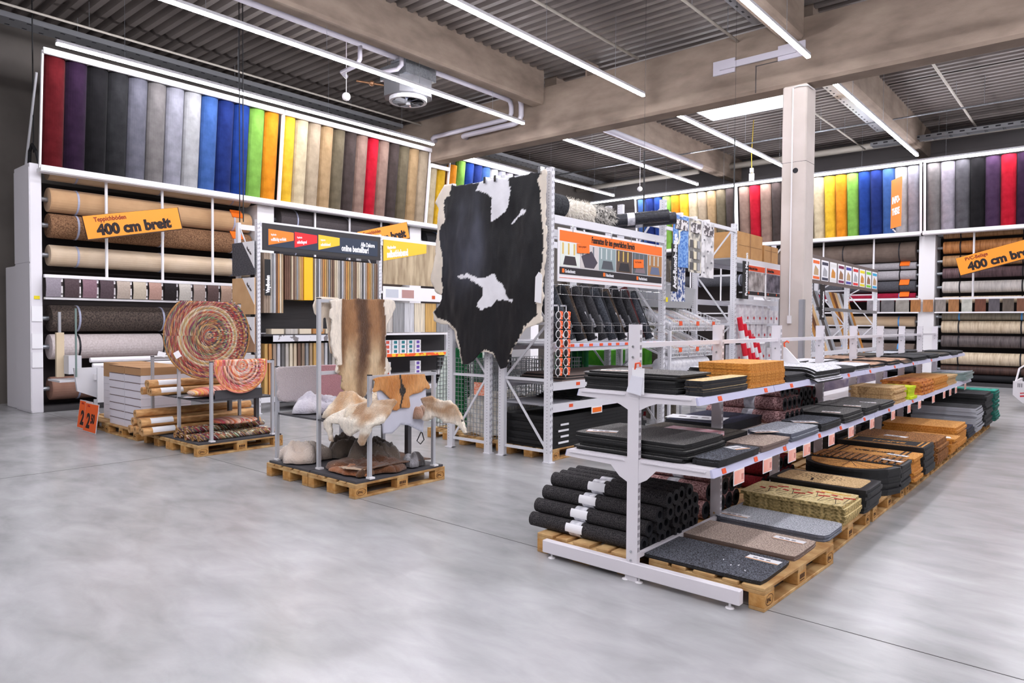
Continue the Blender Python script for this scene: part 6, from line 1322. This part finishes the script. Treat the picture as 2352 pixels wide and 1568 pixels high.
for i, (x, y, c, nm) in enumerate(((-6.35, 11.5, (84, 78, 70), 'dark brown'), (-6.4, 11.95, (104, 96, 84), 'greyish brown'), (-6.8, 11.7, (150, 26, 36), 'red'))):
    solo('standing_carpet_roll', MB().tube([(x, y, .001), (x, y, 2.9)], .19, 18), M('standing_fur_%d' % i, c, tuple(v+14 for v in c), scale=30, rough=.95, bump=.5), 'tall %s carpet roll standing behind the anti-slip baskets' % nm, 'carpet roll', 'tall standing rolls')
solo('grey_bin', MB().prism([(9.8, 2.0), (11.5, 2.0), (11.7, 2.35), (9.7, 2.5)], 0, -6.0, -5.7), M('grey_sheet', (170, 172, 174), rough=.4), 'grey curved plastic sheet behind the blue tile runner', 'plastic sheet')
CB = M('cardboard_box', (176, 132, 82), (190, 146, 94), scale=5, rough=.8)
for x0, x1, y0, y1, h, w_ in ((-6.0, -5.3, 12.55, 13.75, .5, 'front'), (-6.0, -5.3, 13.85, 14.6, .35, 'rear, partly hidden by the column')):
    t = thing('cardboard_box', 'brown cardboard box on top of the functional mat rack, '+w_, 'box', ((x0+x1)/2, (y0+y1)/2, 2.95), 'cardboard boxes on the rack'); part('carton', MB().box(x0, x1, y0, y1, 2.951, 2.951+h), CB, t)
    part('tape', MB().box(x1, x1+.002, (y0+y1)/2-.03, (y0+y1)/2+.03, 2.96, 2.951+h), M('tape', (160, 116, 70), rough=.3), t); part('flap_line', MB().box(x1, x1+.002, y0+.05, y1-.05, 3.2, 3.206), M('tape_dark', (120, 84, 50)), t)
for i, (y0, y1, c1) in enumerate(((12.72, 13.62, (120, 112, 110)), (13.68, 14.9, (52, 46, 60)))):
    t = panel('picture_sign', 'orange headed poster with product pictures on the functional mat rack, %s' % ['left', 'right, partly behind the column'][i], CX1+.03, y0, y1, 2.25, 2.85, WHITE, group='functional mat posters')
    part('header', MB().box(CX1+.03, CX1+.033, y0+.02, y1-.02, 2.73, 2.83), M('poster_orange_red', (228, 84, 40)), t); part('picture', MB().box(CX1+.03, CX1+.033, y0+.02, y1-.02, 2.36, 2.72), M('poster_pic_%d' % i, c1, tuple(min(255, v+80) for v in c1), scale=6), t); part('footer_band', MB().box(CX1+.03, CX1+.033, y0+.02, y1-.02, 2.28, 2.35), MATS['sign_charcoal'], t)
    text('lettering', 'Für Küche, Bad & Garten' if i == 0 else 'Funktionale Matten', .07, (CX1+.034, y0+.05, 2.755), (0, 1, 0), (0, 0, 1), INK, t, .62, .002)
    for q in range(2): part('orange_square', MB().box(CX1+.033, CX1+.035, y0+.08+.45*q, y0+.12+.45*q, 2.3, 2.34), TAGO, t)
WP = M('white_pack', (216, 212, 218), (240, 238, 242), scale=12, rough=.4); REDP = M('pack_red', (200, 40, 50), rough=.5)
for r_, z in enumerate((1.0, 1.42, 1.75)):
    for i in range(7):
        y = 12.55+.3*i+.04*r_
        t = thing('white_pack', 'white product pack with red dots on the functional mat rack, %s row, %s' % (['bottom', 'middle', 'top'][r_], ordw[i]), 'product pack', (-5.35, y+.1, z), 'white packs on the functional mat rack')
        part('pack', MB().box(-5.5, -5.28, y, y+.2, z+.001, z+.34-(.08 if i > 4 else 0)), WP, t); part('red_dot', MB().tube([(-5.28, y+.1, z+.1), (-5.276, y+.1, z+.1)], .03, 8), REDP, t)
    if r_: part('display_shelf', MB().box(-5.9, -5.26, 12.4, 14.9, z-.02, z), RACK, rd)
for i in range(5):
    x, y = -5.12+.02*i, 12.45+.16*i
    t = thing('striped_bag', 'red and white striped bundle leaning beside the functional mat rack, %s' % ['leftmost', 'second', 'third', 'fourth', 'rightmost'][i], 'striped bundle', (x, y, .5), 'striped bundles')
    b = MB(); p, q = Vector((x+.1, y+.35, 0.001)), Vector((x-.04, y-.1, 1.85-.12*i)); n = 16
    for s_ in range(n): b.tube([p+(q-p)*(s_/n), p+(q-p)*((s_+1)/n)], [.05, .05], 8, (s_//2) % 2, caps=s_ in (0, n-1))
    part('bundle', b, [WHITE, M('stripe_red', (214, 30, 50), rough=.5)], t)
# profile rack
pr = rack('white rack with sloping skirting boards right of the concrete column', CX0, CX1, (16.55, 19.4, 22.3), 3.1, ((3.05, 0), (.4, 1), (1.1, 0)))
t = panel('profile_header', 'long brown header board above the skirting boards with coloured cards', CX1+.02, 16.4, 22.25, 2.68, 3.32, M('header_taupe', (104, 92, 88), rough=.6), cat='sign')
cc = [(244, 110, 40), (60, 60, 80), (226, 226, 226), (120, 30, 70), (60, 60, 150), (220, 50, 50), (240, 220, 40), (130, 210, 60), (50, 170, 220)]
nmc = ['orange', 'navy', 'white', 'plum', 'blue', 'red', 'yellow', 'green', 'cyan']
for i, c in enumerate(cc):
    y0 = 16.0+.68*i+(.06 if i > 4 else 0); y0 = 16.45+.645*i
    cdp = thing('colour_card', 'picture card with %s stripe on the header above the skirting boards' % nmc[i], 'card', (CX1+.03, y0+.27, 2.75), 'picture cards on the header'); 
    part('card', MB().box(CX1+.02, CX1+.026, y0, y0+.54, 2.76, 3.24), PAPER, cdp); part('stripe', MB().box(CX1+.026, CX1+.029, y0+.05, y0+.49, 3.13, 3.2), M('card_stripe_%d' % i, c), cdp); part('footer', MB().box(CX1+.026, CX1+.029, y0+.05, y0+.49, 2.78, 2.84), M('card_stripe_%d' % i, c), cdp)
    part('picture', MB().prism([(y0+.1, 2.87), (y0+.42, 2.87), (y0+.42, 3.0), (y0+.2, 3.09), (y0+.12, 2.98)], 0, CX1+.026, CX1+.028), M('card_pic_%d' % (i % 4), [(190, 160, 120), (170, 170, 176), (206, 140, 60), (150, 110, 80)][i % 4]), cdp)
vsign('black vertical sign reading Sockelleisten below the coloured cards', 'Sockelleisten', CX1+.1, 16.8, 1.85, 2.66, .34, .16)
prof = [(214, 214, 218), (190, 190, 194), (206, 206, 210), (200, 140, 60), (120, 70, 30), (226, 190, 140), (206, 208, 212), (90, 80, 76), (170, 172, 178), (196, 132, 50)]
for i in range(40):
    y = 16.72+.118*i; c = prof[(i//2) % 10]
    if y-.1 < 19.45 and 19.37 < y+.64 or y > 21.5: continue
    solo('profile_strip', MB().bar((-5.28, y+.6, .42), (-5.8, y-.05, 2.6), .085, .02), M('profile_%d' % ((i//2) % 10), c, rough=.3, spec=.6), 'skirting board leaning in the profile rack, %s' % (ordw[i]+' from the left' if i < 20 else ordw[i-20]+' of the right end'), 'skirting board', 'leaning skirting boards')
for i, y in enumerate((17.5, 20.3)): solo('storage_box', MB().box(-5.2, -4.75, y, y+1.3, .9, 1.35), M('lilac_box', (96, 84, 110), (150, 136, 146), scale=4, rough=.4), '%s lilac transparent box before the skirting boards' % ['left', 'right'][i], 'storage box').location.z = 0
solo('wire_guard', MB().bar((CX1+.04, 16.7, 2.1), (CX1+.04, 22.1, 2.1), .02, .08), STEEL, 'steel guard strip across the leaning skirting boards', 'guard')
# ================================================================ CEILING SERVICES
PIPE = M('pipe_lilac_grey', (176, 172, 182), rough=.4); PIPEW = M('pipe_beige_white', (178, 172, 162), rough=.5)
t = thing('heating_pipe', 'thick pale grey pipe pair turning down the main beam, outer one', 'pipe', (-11.5, 6, 7.2), 'thick grey heating pipes')
part('pipe', MB().tube([(-11.5, -9.5, 7.25), (-11.5, 13.15, 7.25), (-11.5, 13.27, 7.22), (-11.5, 13.32, 7.1), (-11.5, 13.32, 6.95), (-11.55, 13.32, 6.86), (-11.7, 13.32, 6.82), (-14.3, 13.32, 6.82), (-14.4, 13.35, 6.8), (-14.42, 13.498, 6.76)], .06, 12), PIPE, t, smooth=True)
part('branch', MB().tube([(-11.5, 8.7, 7.25), (-11.5, 8.7, 6.95), (-11.6, 8.7, 6.85), (-12.1, 8.7, 6.82), (-12.15, 8.85, 6.78)], .045, 10), PIPE, t, smooth=True)
t = thing('heating_pipe', 'thick pale grey pipe pair turning down the main beam, one closer to the concrete rafter', 'pipe', (-11.2, 6, 7.2), 'thick grey heating pipes')
part('pipe', MB().tube([(-11.18, -9.5, 7.25), (-11.18, 13.15, 7.25), (-11.18, 13.27, 7.22), (-11.18, 13.32, 7.1), (-11.18, 13.32, 6.82), (-11.25, 13.32, 6.7), (-11.4, 13.32, 6.66), (-13.1, 13.32, 6.66), (-13.2, 13.35, 6.66), (-13.22, 13.498, 6.66)], .065, 12), PIPE, t, smooth=True)
part('branch', MB().tube([(-11.18, 9.5, 7.25), (-11.18, 9.5, 6.98), (-11.25, 9.45, 6.9), (-11.6, 9.25, 6.85)], .045, 10), PIPE, t, smooth=True)
for y in (5.6, 9.6, 10.4):
    t = thing('pipe_hanger', 'threaded rod and channel bracket carrying the thick pipes, %s' % {5.6: 'nearest', 9.6: 'middle', 10.4: 'farthest'}[y], 'hanger', (-10.35, y, 7.0), 'pipe hangers')
    part('channel', MB().box(-11.62, -10.9, y-.02, y+.02, 7.13, 7.18), STEEL, t); part('rod', MB().tube([(-11.6, y, 7.15), (-11.6, y, 7.8)], .006, 6), STEEL, t); part('rod', MB().tube([(-11.02, y, 7.15), (-11.02, y, 7.8)], .006, 6), STEEL, t)
t = thing('fan_heater', 'square galvanised fan heater with open blades hanging under the roof', 'fan heater', (-11.45, 9.85, 6.4))
HX, HY = -11.55, 10.0
P8 = [(HX-.45, HY-.25), (HX-.25, HY-.45), (HX+.25, HY-.45), (HX+.45, HY-.25), (HX+.45, HY+.25), (HX+.25, HY+.45), (HX-.25, HY+.45), (HX-.45, HY+.25)]
part('casing', MB().prism(P8, 2, 6.5, 6.85), M('heater_grey', (116, 116, 120), rough=.45, metal=.3), t)
part('coil_box', MB().box(HX-.42, HX+.42, HY-.42, HY+.42, 6.85, 7.12), STEEL, t)
rg = MB(); n = 24; V = []
for rr, z in ((.4, 6.42), (.34, 6.42), (.34, 6.5), (.4, 6.5)):
    for k in range(n): V.append((HX+rr*cos(2*pi*k/n), HY+rr*sin(2*pi*k/n), z))
for l in range(4):
    for k in range(n): j = (k+1) % n; m2 = (l+1) % 4; rg.f.append((l*n+k, l*n+j, m2*n+j, m2*n+k))
rg.v = V; rg.mi = [0]*len(rg.f)
fr = part('fan_ring', rg, GREYM, t)
part('dark_opening', MB().tube([(HX, HY, 6.494), (HX, HY, 6.499)], .34, 24), DARK, t)
for k in range(8):
    a = 2*pi*k/8; part('blade', MB().cbox((HX+.19*cos(a), HY+.19*sin(a), 6.43), (.28, .1, .006), 0, a, 0, .5), CHROME, t)
part('hub', MB().tube([(HX, HY, 6.36), (HX, HY, 6.48)], .05, 12), GREYM, t)
for dx in (-.44, .475):
    for dy in (-.2, .2): part('rod', MB().tube([(HX+dx, HY+dy, 6.85), (HX+dx, HY+dy, 7.8)], .008, 6), STEEL, t)
part('valve', MB().tube([(HX-.45, HY-.3, 6.8), (HX-.8, HY-.75, 6.85)], .022, 8).ell((HX-.6, HY-.5, 6.82), (.06, .06, .06), 10, 8), M('brass', (150, 110, 80), rough=.4, metal=.6), t)
for x, y, z, w_ in ((-11.95, 8.7, 6.3, 'by the fan heater'), (-12.04, 20.5, 6.2, 'beyond the main beam')):
    t = thing('globe_sensor', 'small white globe hanging on a thin rod '+w_, 'globe', (x, y, z), 'hanging white globes'); part('globe', MB().ell((x, y, z), (.085, .085, .085), 18, 12), WHITE, t, smooth=True); part('rod', MB().tube([(x, y, z+.08), (x, y, 7.8)], .008, 6), WHITE, t)
def pipe(label, pts, r, m=PIPEW, grp='thin ceiling pipes', name='sprinkler_pipe', hang=()):
    t = thing(name, label, 'pipe', pts[0], grp); part('pipe', MB().tube(pts, r, 8), m, t, smooth=True)
    for p in hang: part('hanger_rod', MB().tube([p, (p[0], p[1], 7.8)], .005, 5), STEEL, t)
    return t
pipe('thin beige pipe running above the left carpet wall', [(-15.0, -9.5, 7.3), (-15.0, 13.48, 7.3)], .024, hang=[(-15, 5, 7.3), (-15, 8, 7.3), (-15, 11, 7.3)])
pipe('thin pipe above the third strip lamp', [(-8.0, -9, 7.5), (-8.0, 13.48, 7.5)], .03, hang=[(-8, 6, 7.5), (-8, 10, 7.5)])
pipe('thin pipe between the third and fourth lamps, ending at the main beam', [(-5.75, -9, 7.3), (-5.75, 13.48, 7.3)], .026, hang=[(-5.75, 11.5, 7.3), (-5.75, 13, 7.3)])
pipe('thin pipe far right beyond the main beam', [(-3.1, 14.0, 7.4), (-3.1, 24.3, 7.4)], .03, hang=[(-3.1, 17, 7.4), (-3.1, 20.5, 7.4)])
pipe('thin pipe right of the column beyond the main beam', [(-6.1, 14.0, 7.3), (-6.1, 24.2, 7.3)], .024, hang=[(-6.1, 19, 7.3), (-6.1, 22, 7.3)])
pipe('thin pipe beyond the beam above the hide', [(-12.7, 14.0, 7.3), (-12.7, 24.3, 7.3)], .024)
pipe('galvanised conduit crossing the hall beyond the column', [(-17, 20.45, 7.1), (8.5, 20.45, 7.1)], .022, STEEL, hang=[(-9, 20.45, 7.1), (-6.3, 20.45, 7.1), (-2.5, 20.45, 7.1)])
pipe('thick off-white pipe along the top of the back wall', [(-10.9, 24.4, 7.42), (8.5, 24.4, 7.38)], .11, name='main_pipe', grp='thick white pipes')
pipe('thick off-white pipe at the top left of the back wall', [(-17, 23.9, 7.25), (-11.6, 23.9, 7.3)], .1, name='main_pipe', grp='thick white pipes')
pipe('thick pale pipe beside the second far strip lamp', [(-10.5, 14.0, 6.95), (-10.5, 21.8, 6.95)], .09, PIPE, name='main_pipe', grp='thick white pipes')
# cable trays
def tray(label, x0, x1, y0, y1, z, along='y', cells=False):
    t = thing('cable_tray', label, 'cable tray', ((x0+x1)/2, (y0+y1)/2, z), 'cable trays')
    b = MB()
    if along == 'y':
        b.box(x0, x0+.004, y0, y1, z, z+.1); b.box(x1-.004, x1, y0, y1, z, z+.1); b.box(x0, x1, y0, y1, z-.003, z)
        for i in range(int((y1-y0)/.28)): b.box(x0+.05, x0+.09, y0+.1+i*.28, y0+.18+i*.28, z-.005, z-.003, 1); b.box(x1-.09, x1-.05, y0+.1+i*.28, y0+.18+i*.28, z-.005, z-.003, 1)
    else:
        b.box(x0, x1, y0, y0+.004, z, z+.12); b.box(x0, x1, y1-.004, y1, z, z+.12)
        for i in range(int((x1-x0)/.42)): b.box(x0+.03+i*.42, x0+.37+i*.42, y0+.01, y1-.01, z, z+.004)
        for i in range(int((x1-x0)/.28)): b.box(x0+.08+i*.28, x0+.2+i*.28, y0-.002, y0, z+.05, z+.09, 1)
    part('tray', b, [M('tray_metal', (150, 152, 156), rough=.35, metal=.5), DARK], t)
    n = int(max(x1-x0, y1-y0)/3)
    for i in range(n):
        p = ((x0+x1)/2, y0+(i+.5)*(y1-y0)/n) if along == 'y' else (x0+(i+.5)*(x1-x0)/n, (y0+y1)/2)
        part('hanger_rod', MB().tube([(*p, z), (*p, 7.8)], .006, 5), STEEL, t)
    return t
tray('wide perforated cable tray running along the left wall under the roof', -16.2, -15.75, YS+.1, 13.45, 7.35)
tray('perforated cable tray along the left wall beyond the main beam', -16.2, -15.75, 14.05, 25, 7.35)
tray('open ladder cable tray with bright rungs along the upper right back wall', -5.75, 8.5, 23.4, 23.72, 7.17, 'x')
tray('galvanised duct left of the rafter beyond the column', -5.45, -5.0, 14.1, 22.9, 7.45)
tray('perforated tray beside the rafter before the main beam', -5.4, -4.95, -9, 13.4, 7.5)
for x, y, z0, w_ in ((-12.68, 6.79, 3.61, 'down to the flooring sample stand, left'), (-12.62, 6.83, 3.61, 'down to the flooring sample stand, right'), (-15.2, 4.12, 4.8, 'beside the dark red roll at the left wall')):
    solo('power_cable', MB().tube([(x, y, z0), (x, y, 7.8)], .011, 6), BLACK, 'black power cable hanging from the roof '+w_, 'cable', 'hanging black cables')
for x, y, z0, zc, w_ in ((-5.6, 9.66, 3.0, 4.4, 'to the first high rack'), (-5.25, 12.24, 3.56, 5.1, 'to the second high rack'), (-5.25, 16.5, 3.12, 6.27, 'right of the concrete column')):
    solo('power_cable', MB().tube([(x, y, z0), (x, y, zc)], .012, 6).tube([(x, y, zc-.05), (x, y, 7.8)], .0025, 5), BLACK, 'thin black cable dropping '+w_, 'cable', 'hanging black cables')
t = thing('radio_sensor', 'small white box on a yellow cord under the roof left of the column', 'sensor', (-8.28, 20.57, 6.1)); part('box', MB().box(-8.35, -8.22, 20.53, 20.6, 6.0, 6.22), WHITE, t); part('box', MB().box(-8.33, -8.24, 20.53, 20.6, 6.25, 6.38), WHITE, t); part('cord', MB().tube([(-8.28, 20.57, 6.2), (-8.3, 20.57, 6.8), (-8.25, 20.57, 7.8)], .012, 6), M('yellow_cord', (200, 170, 50), rough=.5), t)
solo('smoke_detector', MB().tube([(-7.2, 10.9, 7.78), (-7.2, 10.9, 7.72), (-7.2, 10.9, 7.66)], [.09, .09, .05], 16), WHITE, 'white smoke detector on the roof deck above the third lamp', 'smoke detector')
# ---- flatbed trolley at the right picture edge
t = thing('flatbed_trolley', 'white customer trolley with red stripes at the right picture edge', 'trolley', (-1.0, 17.6, 0))
TW = M('trolley_white', (222, 218, 222), rough=.4)
part('front_plate', MB().prism([(-1.52, .34), (-1.35, .18), (-.7, .18), (-.55, .34), (-.55, .62), (-1.52, .62)], 1, 17.35, 17.38), TW, t)
part('red_stripe', MB().bar((-1.4, 17.345, .32), (-.7, 17.345, .42), .004, .03).bar((-1.4, 17.345, .38), (-.7, 17.345, .48), .004, .02), REDP, t)
part('side_panel', MB().box(-1.5, -1.46, 17.38, 18.6, .5, .62), TW, t)
part('side_panel', MB().box(-.6, -.56, 17.38, 18.6, .5, .62), TW, t)
part('load_bed', MB().box(-1.46, -.6, 17.38, 18.6, .45, .48), GREYM, t)
part('rail_frame', MB().tube([(-1.48, 17.4, .6), (-1.45, 17.7, .86), (-1.42, 18.6, .9), (-1.42, 18.62, .2)], .018, 6).tube([(-.58, 17.4, .6), (-.6, 17.7, .86), (-.62, 18.6, .9)], .018, 6), TW, t)
for i in range(3): part('grille_bar', MB().box(-1.44+.03*i, -1.43+.03*i, 17.345, 17.35, .5, .58), DARK, t)
for x, y in ((-1.3, 17.5), (-.75, 17.5), (-1.3, 18.5), (-.75, 18.5)):
    w_ = part('wheel', MB().tube([(x-.02, y, .09), (x+.02, y, .09)], .09, 18), BLACK, t); part('wheel_fork', MB().box(x-.035, x+.035, y-.03, y+.03, .1, .46), TW, w_)
